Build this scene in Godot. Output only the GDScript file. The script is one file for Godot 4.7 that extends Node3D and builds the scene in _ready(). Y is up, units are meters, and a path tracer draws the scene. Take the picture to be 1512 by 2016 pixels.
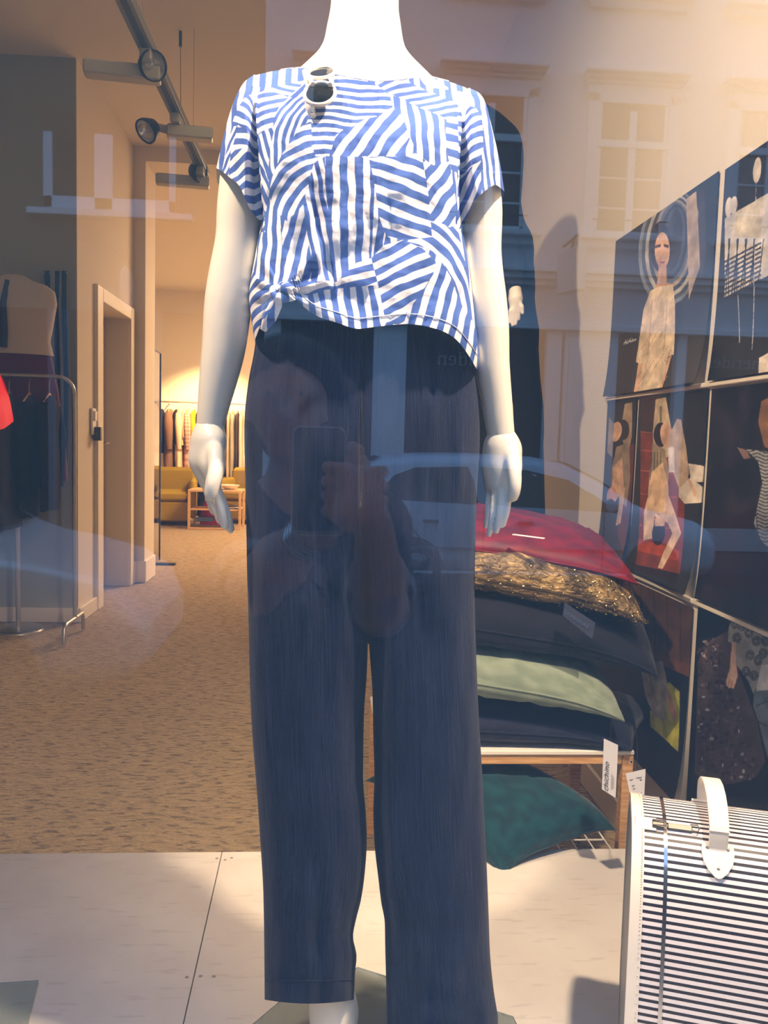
extends Node3D
# A shop window by day: a dressed mannequin behind glass, the shop behind it, and the street that the glass mirrors.

func _ready() -> void:
	# ---- camera
	var cam := Camera3D.new()
	cam.name = "camera"
	cam.projection = Camera3D.PROJECTION_PERSPECTIVE
	cam.fov = 2.0 * rad_to_deg(atan(1008.0 / 1630.0))
	cam.near = 0.02
	cam.far = 200.0
	cam.transform = Transform3D(Basis(CR, CU, -CF), CAM)
	add_child(cam)
	cam.current = true
	# ---- sky and exposure
	var we := WorldEnvironment.new()
	we.name = "world_environment"
	var env := Environment.new()
	env.background_mode = Environment.BG_SKY
	var sky := Sky.new()
	var psm := ProceduralSkyMaterial.new()
	psm.sky_top_color = Color(0.56, 0.76, 1.0)
	psm.sky_horizon_color = Color(0.66, 0.82, 1.0)
	psm.ground_bottom_color = Color(0.2, 0.22, 0.25)
	psm.ground_horizon_color = Color(0.3, 0.33, 0.38)
	psm.sky_energy_multiplier = 1.55
	psm.ground_energy_multiplier = 0.25
	sky.sky_material = psm
	env.sky = sky
	env.ambient_light_source = Environment.AMBIENT_SOURCE_SKY
	env.tonemap_mode = Environment.TONE_MAPPER_LINEAR
	env.tonemap_exposure = 0.93
	env.sdfgi_enabled = true
	env.ssao_enabled = true
	env.ssil_enabled = true
	we.environment = env
	add_child(we)
	# ---- lamps (their fittings are built with the shop)
	WARM = Color(1.0, 0.87, 0.72)
	lamp_area("rear_ceiling_light", Vector3(0.55, 2.98, -8.2), Vector2(1.2, 0.6), Color(1.0, 0.83, 0.66), 25.0)
	lamp_area("rear_ceiling_light", Vector3(0.95, 2.98, -9.9), Vector2(1.2, 0.6), Color(1.0, 0.83, 0.66), 21.0)
	lamp_area("added_front_fill", Vector3(-0.25, 2.98, -2.75), Vector2(0.5, 0.5), Color(1.0, 0.88, 0.68), 0.35)  # added fill for the front of the shop, kept out of view
	lamp_spot("window_spotlight", Vector3(0.72, 2.35, -0.16), Vector3(-0.05, 0.75, -0.75), WARM, 8.0, 44.0)
	lamp_spot("window_spotlight", Vector3(-0.75, 2.38, -0.2), Vector3(0.65, 1.3, -1.2), WARM, 7.5, 46.0)
	lamp_spot("rail_spotlight", Vector3(-1.45, 2.5, -10.5), Vector3(-1.62, 1.5, -11.25), Color(1.0, 0.82, 0.56), 24.0, 34.0)
	make_materials()
	build_room()
	build_glass()
	build_street()
	build_mannequin()
	build_trousers()
	build_blouse()
	build_sunglasses()
	build_suitcase()
	build_cushions()
	build_posters()
	build_left_side()
	build_rear_room()
	build_track()
	build_photographer()

var WARM := Color.WHITE
var MT := {}

func lamp_area(called: String, p: Vector3, size: Vector2, c: Color, e: float) -> void:
	var o := thing(called, p, "", "ceiling light")
	var m := MB.new()
	m.box(Vector3(size.x + 0.06, 0.05, size.y + 0.06), T(p + Vector3(0, 0.03, 0)), 0.008)
	part("housing", m, M(C(225, 222, 215), 0.5), o)
	m = MB.new()
	m.box(Vector3(size.x, 0.01, size.y), T(p))
	var g := M(Color.WHITE, 0.5)
	g.emission_enabled = true
	g.emission = c
	g.emission_energy_multiplier = 1.2
	part("diffuser", m, g, o)
	var l := AreaLight3D.new()
	l.name = "light"
	l.area_size = size
	l.light_color = c
	l.light_energy = e
	l.area_range = 20.0
	l.shadow_enabled = true
	l.rotation = Vector3(-PI / 2, 0, 0)
	l.position = Vector3(0, -0.02, 0)
	o.add_child(l)
	var kind := "rear of the shop" if p.z < -6.0 else "front of the shop"
	tag(o, "flat warm ceiling light panel in the %s, %s" % [kind, "over the armchairs" if p.z < -9.0 else "over the carpet" if p.z < -6.0 else "added as unseen fill"])

func lamp_spot(called: String, p: Vector3, to: Vector3, c: Color, e: float, angle: float) -> void:
	var o := thing(called, p, "", "spotlight")
	var d := (to - p).normalized()
	var m := MB.new()
	m.tube([p - d * 0.12, p - d * 0.11, p - d * 0.03, p - d * 0.0], [0.02, 0.032, 0.045, 0.052], 16)
	part("housing", m, M(C(205, 205, 200), 0.4), o)
	m = MB.new()
	m.tube([p + d * 0.001, p + d * 0.004], [0.045, 0.045], 16)
	var g := M(Color.WHITE, 0.5)
	g.emission_enabled = true
	g.emission = c
	g.emission_energy_multiplier = 4.0
	part("lamp_face", m, g, o)
	m = MB.new()
	m.tube([p - d * 0.07, Vector3(p.x - d.x * 0.07, p.y + 0.3, p.z - d.z * 0.07), Vector3(p.x - d.x * 0.07, 3.0, p.z - d.z * 0.07)], 0.008, 8)
	part("stem", m, M(C(205, 205, 200), 0.4), o)
	var l := SpotLight3D.new()
	l.name = "light"
	l.light_color = c
	l.light_energy = e
	l.light_size = 0.045
	l.spot_range = 20.0
	l.spot_attenuation = 2.0
	l.spot_angle = angle
	l.spot_angle_attenuation = 0.6
	l.shadow_enabled = true
	l.position = d * 0.012
	o.add_child(l)
	l.look_at_from_position(p + d * 0.012, to, Vector3.BACK if absf(d.y) > 0.95 else Vector3.UP)
	l.position = d * 0.012
	tag(o, "warm spotlight on a stem, %s" % ["lighting the rail of coats at the back" if p.z < -6.0 else "above the striped suitcase" if p.x > 0.0 else "at the left of the display window"])

func make_materials() -> void:
	MT.wall = bump(M(C(224, 216, 200), 0.85, 0.0, 0.3), grain(256, 3, 0.09, 0.09, Color(0.3, 0.3, 0.3), Color(0.7, 0.7, 0.7), 0.8), 0.15)
	MT.wall.uv1_triplanar = true
	MT.wall.uv1_world_triplanar = true
	MT.wall.uv1_scale = Vector3.ONE * 3.0
	MT.trim = M(C(232, 224, 208), 0.5)
	MT.chrome = M(C(215, 215, 218), 0.18, 1.0)
	MT.steel = M(C(190, 188, 182), 0.35, 0.9)
	MT.screw = M(C(150, 146, 140), 0.5)
	MT.black = M(C(22, 22, 24), 0.5)
	MT.dark_metal = M(C(70, 72, 72), 0.4, 0.4)
	MT.white_plastic = M(C(235, 235, 230), 0.4)
	MT.body = M(C(244, 238, 222), 0.32, 0.0, 0.5)
	MT.paper = M(C(240, 240, 244), 0.8, 0.0, 0.3)
	MT.ink = M(C(40, 42, 50), 0.8, 0.0, 0.3)
	MT.pine = Mtex(grain(256, 8, 0.012, 0.16, C(196, 146, 92), C(222, 178, 122), 1.2), Vector3(3, 3, 3), 0.55, 0.4, true)
	MT.stone = M(C(188, 188, 190), 0.9, 0.0, 0.2)

# ================================================================ the room
func build_room() -> void:
	# carpet
	var im := Image.create(512, 512, false, Image.FORMAT_RGB8)
	var n1 := noise(11, 1.0, 4)
	var n2 := noise(12, 1.0, 2)
	var n3 := noise(13, 1.0, 3)
	for y in 512:
		for x in 512:
			var ax := TAU * x / 512.0
			var ay := TAU * y / 512.0
			var q := Vector3(cos(ax), sin(ax), cos(ay)) ; var q2 := sin(ay)
			var w := n1.get_noise_3d(q.x * 3.0 + q2 * 5.0, q.y * 3.0 - q2 * 3.0, q.z * 9.0)
			var f := n2.get_noise_2d(x * 0.11, y * 0.38)
			var k := n3.get_noise_2d(x * 0.03 + 40.0, y * 0.11)
			var c := C(150, 130, 96).lerp(C(178, 156, 118), clampf(0.5 + w * 0.8 + f * 0.5, 0, 1))
			c = c.lerp(C(80, 66, 46), clampf((k - 0.18) * 2.0, 0, 0.6) + clampf((f - 0.35) * 1.6, 0, 0.35))
			im.set_pixel(x, y, c)
	var carpet := Mtex(ImageTexture.create_from_image(im), Vector3(0.9, 0.9, 0.9), 1.0, 0.1, true)
	carpet.rim_enabled = true
	carpet.rim = 0.3
	bump(carpet, grain(256, 15, 0.35, 0.35, Color.BLACK, Color.WHITE, 1.0, 2), 0.5)
	var m := MB.new()
	add_span(m, Vector3(-4.2, FLOOR_Y - 0.12, -12.2), Vector3(2.8, FLOOR_Y, -0.0))
	struct("floor", m, carpet)
	# ceiling
	m = MB.new()
	add_span(m, Vector3(-4.2, 3.02, -12.2), Vector3(2.8, 3.2, 0.0))
	struct("ceiling", m, MT.wall)
	# right wall with the posters; it opens out behind the archway
	m = MB.new()
	add_span(m, Vector3(WALL_X, FLOOR_Y, -6.3), Vector3(1.1, 3.02, 0.0))
	struct("wall_right", m, MT.wall)
	m = MB.new()
	add_span(m, Vector3(1.1, FLOOR_Y, -6.3), Vector3(2.8, 3.02, -6.1))
	add_span(m, Vector3(2.6, FLOOR_Y, -12.0), Vector3(2.8, 3.02, -6.3))
	struct("wall_rear_right", m, MT.wall)
	m = MB.new()
	add_span(m, Vector3(-4.2, FLOOR_Y, -12.2), Vector3(2.8, 3.02, -11.95))
	struct("wall_back", m, MT.wall)
	# left: alcove with the clothes rail, then a deep pier that holds a door
	m = MB.new()
	add_span(m, Vector3(-3.4, FLOOR_Y, -4.45), Vector3(-3.2, 3.02, 0.0))
	struct("wall_left", m, MT.wall)
	var zd0 := onx(196, 700, -1.45).z      # door opening, near and far side
	var zd1 := onx(252, 700, -1.45).z
	var yd := onx(196, 594, -1.45).y
	var zp := -5.85
	m = MB.new()
	add_span(m, Vector3(-3.4, FLOOR_Y, zd0), Vector3(-1.45, 3.02, -4.45))
	add_span(m, Vector3(-3.4, yd, zd1), Vector3(-1.45, 3.02, zd0))
	add_span(m, Vector3(-3.4, FLOOR_Y, zp), Vector3(-1.45, 3.02, zd1))
	add_span(m, Vector3(-3.4, FLOOR_Y, zd1), Vector3(-1.72, yd, zd0))
	struct("wall_pier", m, MT.wall)
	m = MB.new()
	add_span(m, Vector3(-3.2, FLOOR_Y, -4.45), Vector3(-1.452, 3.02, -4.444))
	struct("wall_alcove", m, M(C(160, 160, 142), 0.9, 0.0, 0.2))  # darker olive sheet: the shade of this unlit wall is put into its colour
	m = MB.new()
	add_span(m, Vector3(-4.2, FLOOR_Y, zp - 0.35), Vector3(-1.36, 3.02, zp))
	struct("wall_divider", m, MT.wall)
	m = MB.new()
	add_span(m, Vector3(-4.2, FLOOR_Y, -12.0), Vector3(-4.0, 3.02, zp - 0.35))
	struct("wall_rear_left", m, MT.wall)
	# header over the archway
	m = MB.new()
	add_span(m, Vector3(-1.36, at(300, 318, 6.4).y, zp - 0.35), Vector3(WALL_X, 3.02, zp))
	struct("trim_1", m, MT.wall)
	# door
	var d := Node3D.new()
	d.name = "door_1"
	add_child(d)
	d.position = Vector3(-1.6, FLOOR_Y, (zd0 + zd1) * 0.5)
	d.set_meta("kind", "structure")
	m = MB.new()
	add_span(m, Vector3(-1.66, FLOOR_Y + 0.01, zd1 + 0.0), Vector3(-1.61, yd - 0.06, zd0 - 0.06), 0.004)
	part("leaf", m, M(C(196, 184, 164), 0.5), d)
	m = MB.new()
	var yt := onx(187, 555, -1.43).y
	add_span(m, Vector3(-1.455, FLOOR_Y, zd0), Vector3(-1.425, yt, zd0 + 0.13), 0.006)
	add_span(m, Vector3(-1.455, yd, zd1 - 0.02), Vector3(-1.425, yt, zd0), 0.006)
	add_span(m, Vector3(-1.455, FLOOR_Y, zd1 - 0.10), Vector3(-1.425, yt, zd1), 0.006)
	part("frame", m, MT.trim, d)
	m = MB.new()
	var hz := zd1 + 0.1
	m.tube([Vector3(-1.61, 0.84, hz), Vector3(-1.56, 0.84, hz), Vector3(-1.55, 0.84, hz + 0.03), Vector3(-1.55, 0.84, hz + 0.12)], 0.009, 8)
	part("handle", m, MT.steel, d)
	# baseboards
	for b in [["baseboard_left", [[Vector3(-1.45, FLOOR_Y, zd0 + 0.13), Vector3(-1.43, FLOOR_Y + 0.09, -4.45)], [Vector3(-1.45, FLOOR_Y, -4.47), Vector3(-1.43, FLOOR_Y + 0.09, -4.44)], [Vector3(-3.2, FLOOR_Y, -4.45), Vector3(-1.43, FLOOR_Y + 0.09, -4.43)]]],
			["baseboard_pier", [[Vector3(-1.45, FLOOR_Y, zp), Vector3(-1.42, FLOOR_Y + 0.17, zd1 - 0.1)], [Vector3(-1.45, FLOOR_Y, zp), Vector3(-1.345, FLOOR_Y + 0.17, zp + 0.02)], [Vector3(-1.365, FLOOR_Y, zp - 0.35), Vector3(-1.345, FLOOR_Y + 0.17, zp)]]],
			["baseboard_back", [[Vector3(-4.0, FLOOR_Y, -11.95), Vector3(2.6, FLOOR_Y + 0.09, -11.93)]]],
			["baseboard_right", [[Vector3(WALL_X - 0.018, FLOOR_Y, -6.3), Vector3(WALL_X, FLOOR_Y + 0.09, -1.32)]]]]:
		m = MB.new()
		for s in b[1]:
			add_span(m, s[0], s[1], 0.006)
		struct(b[0], m, MT.trim)
	# light switch with a thermostat, beside the door
	var sp := onx(184, 830, -1.44)
	var o := thing("light_switch", sp, "white wall switch with a small grey key reader below, left of the recessed door", "switch")
	m = MB.new()
	m.box(Vector3(0.014, 0.165, 0.085), T(sp), 0.003)
	part("cover_plate", m, MT.white_plastic, o)
	m = MB.new()
	m.box(Vector3(0.012, 0.06, 0.05), T(sp + Vector3(0.012, 0.035, 0)), 0.003)
	part("rocker", m, MT.white_plastic, o)
	m = MB.new()
	m.box(Vector3(0.045, 0.085, 0.05), T(sp + Vector3(0.022, -0.075, -0.02)), 0.006)
	part("key_reader", m, M(C(60, 62, 66), 0.3, 0.3), o)
	# smoke detector wire and hook on the ceiling
	o = thing("ceiling_wire", at(355, 95, 4.6), "thin suspension wire with a small screw fixing, right of the track lamps", "wire")
	m = MB.new()
	var top := at(355, 92, 4.6)
	m.tube([Vector3(top.x, 3.02, top.z), top], 0.008, 6)
	part("fixing", m, MT.dark_metal, o)
	m = MB.new()
	m.tube([top, at(356, 215, 4.6)], 0.0015, 5)
	part("wire", m, MT.dark_metal, o)
	# the display platform: two painted boards
	im = Image.create(512, 512, false, Image.FORMAT_RGB8)
	for y in 512:
		for x in 512:
			var w := n1.get_noise_2d(x * 0.01, y * 0.012)
			var f := n2.get_noise_2d(x * 0.2, y * 0.05)
			var s := clampf((n3.get_noise_2d(x * 0.02, y * 0.14) - 0.42) * 2.0, 0, 0.16)
			im.set_pixel(x, y, C(222, 216, 208).lerp(C(232, 228, 220), clampf(0.5 + w + f * 0.2, 0, 1)).lerp(C(150, 144, 138), s))
	var board := Mtex(ImageTexture.create_from_image(im), Vector3(0.8, 0.8, 0.8), 0.5, 0.35, true)
	var pf := thing("display_platform", Vector3(0, FLOOR_Y, -0.64), "low white painted platform that carries the mannequin and the suitcase", "platform")
	var sx0 := ony(437, 1678, STAGE_Y)
	var sx1 := ony(362, 2010, STAGE_Y)
	var sl := (sx1.x - sx0.x) / (sx1.z - sx0.z)
	for k in 2:
		m = MB.new()
		var ys := STAGE_Y - 0.028
		var zb := -1.28
		var zf := -0.02
		var xb := sx0.x + sl * (zb - sx0.z)
		var xf_ := sx0.x + sl * (zf - sx0.z)
		var p2 := PackedVector2Array()
		if k == 0:
			p2 = PackedVector2Array([Vector2(-2.4, zb), Vector2(xb - 0.0012, zb), Vector2(xf_ - 0.0012, zf), Vector2(-2.4, zf)])
		else:
			p2 = PackedVector2Array([Vector2(xb + 0.0012, zb), Vector2(WALL_X, zb), Vector2(WALL_X, zf), Vector2(xf_ + 0.0012, zf)])
		m.prism(p2, 0.028, Transform3D(Basis(Vector3.RIGHT, Vector3.BACK, Vector3.DOWN), Vector3(0, ys + 0.014, 0)))
		part("board", m, board, pf)
	m = MB.new()
	add_span(m, Vector3(-2.39, FLOOR_Y, -1.265), Vector3(WALL_X - 0.005, STAGE_Y - 0.028, -0.04))
	part("plinth", m, M(C(205, 200, 192), 0.6), pf)
	for q in [[427, 1690], [443, 1693], [368, 1924], [395, 1922], [421, 1922], [456, 1689]]:
		m = MB.new()
		var p := ony(q[0], q[1], STAGE_Y)
		m.lathe([Vector2(0.0001, 0.0006), Vector2(0.0032, 0.0006), Vector2(0.0036, 0.0001)], 10, T(p))
		part("screw_head", m, MT.screw, pf)

# ================================================================ the window
func build_glass() -> void:
	var g := StandardMaterial3D.new()
	g.transparency = BaseMaterial3D.TRANSPARENCY_ALPHA
	g.albedo_color = Color(0.96, 1.0, 0.99, 0.02)
	g.roughness = 0.0
	g.metallic_specular = 0.5
	var w := Node3D.new()
	w.name = "window_1"
	add_child(w)
	w.set_meta("kind", "structure")
	for k in 2:
		var m := MB.new()
		add_span(m, Vector3(-1.15, -0.08, -0.006 + k * 0.018), Vector3(WALL_X, 2.5, 0.0 + k * 0.018))
		part("pane", m, g, w)
	var fm := M(C(60, 62, 64), 0.4, 0.6)
	var m := MB.new()
	add_span(m, Vector3(-1.25, -0.16, -0.04), Vector3(WALL_X + 0.1, -0.08, 0.06), 0.01)
	add_span(m, Vector3(-1.25, 2.5, -0.04), Vector3(WALL_X + 0.1, 2.58, 0.06), 0.01)
	add_span(m, Vector3(-1.25, -0.08, -0.04), Vector3(-1.15, 2.5, 0.06), 0.01)
	add_span(m, Vector3(WALL_X, -0.08, -0.0), Vector3(WALL_X + 0.1, 2.5, 0.06), 0.01)
	part("frame", m, fm, w)
	# own facade round the window
	m = MB.new()
	add_span(m, Vector3(-9, STREET_Y, -0.015), Vector3(-1.25, 11.0, 0.12))
	add_span(m, Vector3(WALL_X + 0.1, STREET_Y, -0.015), Vector3(9, 11.0, 0.12))
	add_span(m, Vector3(-1.25, 2.58, -0.015), Vector3(WALL_X + 0.1, 11.0, 0.12))
	add_span(m, Vector3(-1.25, STREET_Y, -0.015), Vector3(WALL_X + 0.1, -0.16, 0.12))
	struct("wall_front", m, M(C(196, 190, 178), 0.9, 0.0, 0.2))

# ================================================================ the mannequin
const DM := 1.17
func limb(bones: Array, rows: Array, k := 0.03, fine := false) -> void:    # rows: [px, py, distance, radius in pixels]
	var c := []
	if fine:
		# a smooth run of short bones, so that the limb tapers without knots at its joints
		var m := rows.size()
		for j in m - 1:
			var p0: Array = rows[maxi(j - 1, 0)]
			var p1: Array = rows[j]
			var p2: Array = rows[j + 1]
			var p3: Array = rows[mini(j + 2, m - 1)]
			for q in 5 if j < m - 2 else 6:
				var w := q / 5.0
				var e := []
				for x in 4: e.append(cubic_interpolate(p1[x], p2[x], p0[x], p3[x], w))
				c.append([at(e[0], e[1], e[2]), e[3] * e[2] / 1630.0])
	else:
		for r in rows:
			c.append([at(r[0], r[1], r[2]), r[3] * r[2] / 1630.0])
	chain(bones, c, k)

func build_mannequin() -> void:
	var mb := MB.new()
	var b := []
	# neck, shoulders, trunk, hips (mostly under the clothes)
	limb(b, [[720, -110, DM, 56], [719, -20, DM, 57], [717, 60, DM, 61], [716, 95, DM, 65], [715, 135, DM + 0.005, 72]], 0.02)
	limb(b, [[716, 140, DM, 34], [640, 163, DM, 26], [560, 190, DM, 32]], 0.04)
	limb(b, [[716, 140, DM, 34], [800, 172, DM, 26], [868, 204, DM, 32]], 0.04)
	limb(b, [[716, 215, DM + 0.008, 66], [716, 320, DM - 0.01, 100], [712, 470, DM, 88]], 0.06)
	limb(b, [[640, 255, DM, 48], [650, 330, DM - 0.01, 82], [670, 480, DM, 84]], 0.05)
	limb(b, [[790, 268, DM, 46], [790, 330, DM - 0.01, 82], [765, 480, DM, 84]], 0.05)
	limb(b, [[672, 640, DM + 0.01, 76], [655, 760, DM + 0.01, 78], [612, 950, DM, 70], [608, 1300, DM, 56], [618, 1640, DM, 44], [645, 1880, DM, 32], [657, 1990, DM, 35], [657, 2075, DM, 40]], 0.05)
	limb(b, [[756, 640, DM + 0.01, 76], [772, 760, DM + 0.01, 78], [822, 950, DM, 70], [830, 1300, DM, 56], [842, 1640, DM, 48], [868, 1900, DM, 38], [872, 2010, DM, 36], [872, 2080, DM, 40]], 0.05)
	limb(b, [[712, 470, DM, 84], [712, 640, DM, 80]], 0.05)
	limb(b, [[657, 2085, DM + 0.01, 36], [652, 2110, DM - 0.09, 27], [650, 2118, DM - 0.14, 22]], 0.03)
	limb(b, [[872, 2085, DM + 0.01, 36], [880, 2112, DM - 0.09, 27], [884, 2122, DM - 0.14, 22]], 0.03)
	flesh(mb, b, 0.009)
	# image-left arm and image-right arm
	var ka := 0.0025
	b = []
	limb(b, [[508, 215, DM, 40], [486, 300, DM, 42], [473, 400, DM, 42], [467, 470, DM, 40], [456, 540, DM, 42], [449, 600, DM, 44], [441, 680, DM, 41], [431, 740, DM, 36], [420, 800, DM, 29.5], [413, 846, DM, 25]], ka, true)
	flesh(mb, b, 0.006)
	b = []
	limb(b, [[898, 225, DM, 40], [930, 300, DM, 38], [952, 400, DM, 35], [949, 500, DM, 37], [957, 590, DM, 39], [964, 650, DM, 37], [969, 720, DM, 33.5], [977, 780, DM, 30], [983, 830, DM, 27.5], [988, 866, DM, 25.5]], ka, true)
	flesh(mb, b, 0.006)
	# hands: palms of several bones, five fingers each
	b = []
	var D := DM
	limb(b, [[413, 842, D, 25], [412, 870, D, 25.5], [410, 905, D, 24], [414, 945, D, 17]], 0.02)
	limb(b, [[404, 870, D, 18], [401, 905, D, 16], [412, 950, D + 0.01, 13]], 0.02)
	limb(b, [[420, 870, D - 0.02, 18], [420, 915, D - 0.03, 16], [422, 955, D - 0.03, 13]], 0.02)
	limb(b, [[421, 955, D - 0.035, 10.5], [435, 1000, D - 0.047, 9.5], [443, 1036, D - 0.042, 7.5]], 0.003, true)
	limb(b, [[422, 955, D - 0.014, 10.5], [442, 1005, D - 0.024, 9.5], [454, 1043, D - 0.018, 7.5]], 0.003, true)
	limb(b, [[412, 950, D + 0.006, 10], [425, 995, D + 0.0, 9], [434, 1026, D + 0.003, 7]], 0.003, true)
	limb(b, [[404, 942, D + 0.025, 9], [413, 980, D + 0.022, 8], [421, 1008, D + 0.024, 6.5]], 0.003, true)
	limb(b, [[424, 885, D - 0.035, 13], [425, 925, D - 0.055, 12.5], [418, 955, D - 0.062, 10.5], [414, 977, D - 0.06, 8]], 0.006, true)
	flesh(mb, b, 0.003)
	b = []
	limb(b, [[988, 862, D, 25.5], [990, 890, D, 26], [990, 920, D - 0.005, 22]], 0.02)
	limb(b, [[978, 880, D, 18], [974, 920, D, 15], [971, 955, D - 0.003, 12.5]], 0.02)
	limb(b, [[1000, 885, D, 19], [1001, 925, D - 0.01, 17], [995, 955, D - 0.015, 13]], 0.02)
	limb(b, [[985, 900, D, 18], [983, 955, D - 0.008, 13]], 0.02)
	limb(b, [[968, 945, D + 0.004, 8.5], [962, 1000, D - 0.006, 7], [957, 1036, D - 0.002, 5.5]], 0.002, true)
	limb(b, [[978, 950, D - 0.008, 9], [971, 1008, D - 0.024, 7.5], [963, 1052, D - 0.018, 5.8]], 0.002, true)
	limb(b, [[989, 950, D - 0.014, 9], [985, 1005, D - 0.034, 7.5], [977, 1046, D - 0.028, 5.8]], 0.002, true)
	limb(b, [[1000, 945, D - 0.016, 9], [998, 998, D - 0.036, 7.5], [990, 1034, D - 0.032, 5.8]], 0.002, true)
	limb(b, [[1006, 890, D - 0.018, 13], [1012, 928, D - 0.038, 11.5], [1013, 958, D - 0.045, 9.5], [1010, 980, D - 0.043, 7]], 0.006, true)
	flesh(mb, b, 0.003)
	# end cap of the neck
	var o := thing("mannequin", Vector3(0.05, STAGE_Y, -0.62), "glossy white female shop mannequin wearing the striped blouse and navy trousers", "mannequin")
	part("body", mb, MT.body, o)
	var m := MB.new()
	m.tube([at(413, 846, D) + Vector3(0, 0.0008, 0), at(412.8, 848.5, D)], 25.6 * D / 1630.0, 28)
	part("wrist_joint", m, M(C(205, 198, 182), 0.5), o)
	m = MB.new()
	m.tube([at(988, 865, D), at(988, 867.5, D)], 26.4 * D / 1630.0, 28)
	part("wrist_joint", m, M(C(205, 198, 182), 0.5), o)
	# glass foot plate
	var gl := StandardMaterial3D.new()
	gl.refraction_enabled = true
	gl.refraction_scale = 0.05
	gl.albedo_color = Color(0.95, 0.985, 0.965, 0.06)
	gl.roughness = 0.02
	var pl := [ony(420, 2090, STAGE_Y), ony(562, 1970, STAGE_Y), ony(704, 1912, STAGE_Y), ony(1010, 2010, STAGE_Y), ony(1090, 2180, STAGE_Y), ony(640, 2350, STAGE_Y)]
	m = MB.new()
	var pp := PackedVector2Array()
	for p in pl: pp.append(Vector2(p.x, p.z))
	m.prism(pp, 0.008, Transform3D(Basis(Vector3.RIGHT, Vector3.BACK, Vector3.DOWN), Vector3(0, STAGE_Y + 0.0042, 0)))
	single("glass_foot_plate", m, gl, "clear greenish glass plate under the feet of the mannequin", "glass plate")
	pl = [ony(-60, 1948, STAGE_Y), ony(76, 1938, STAGE_Y), ony(40, 2080, STAGE_Y), ony(-160, 2090, STAGE_Y)]
	pp = PackedVector2Array()
	for p in pl: pp.append(Vector2(p.x, p.z))
	m = MB.new()
	m.prism(pp, 0.008, Transform3D(Basis(Vector3.RIGHT, Vector3.BACK, Vector3.DOWN), Vector3(0, STAGE_Y + 0.0042, 0)))
	single("glass_plate", m, gl, "clear greenish glass plate lying bare on the platform, at its left", "glass plate")

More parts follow.
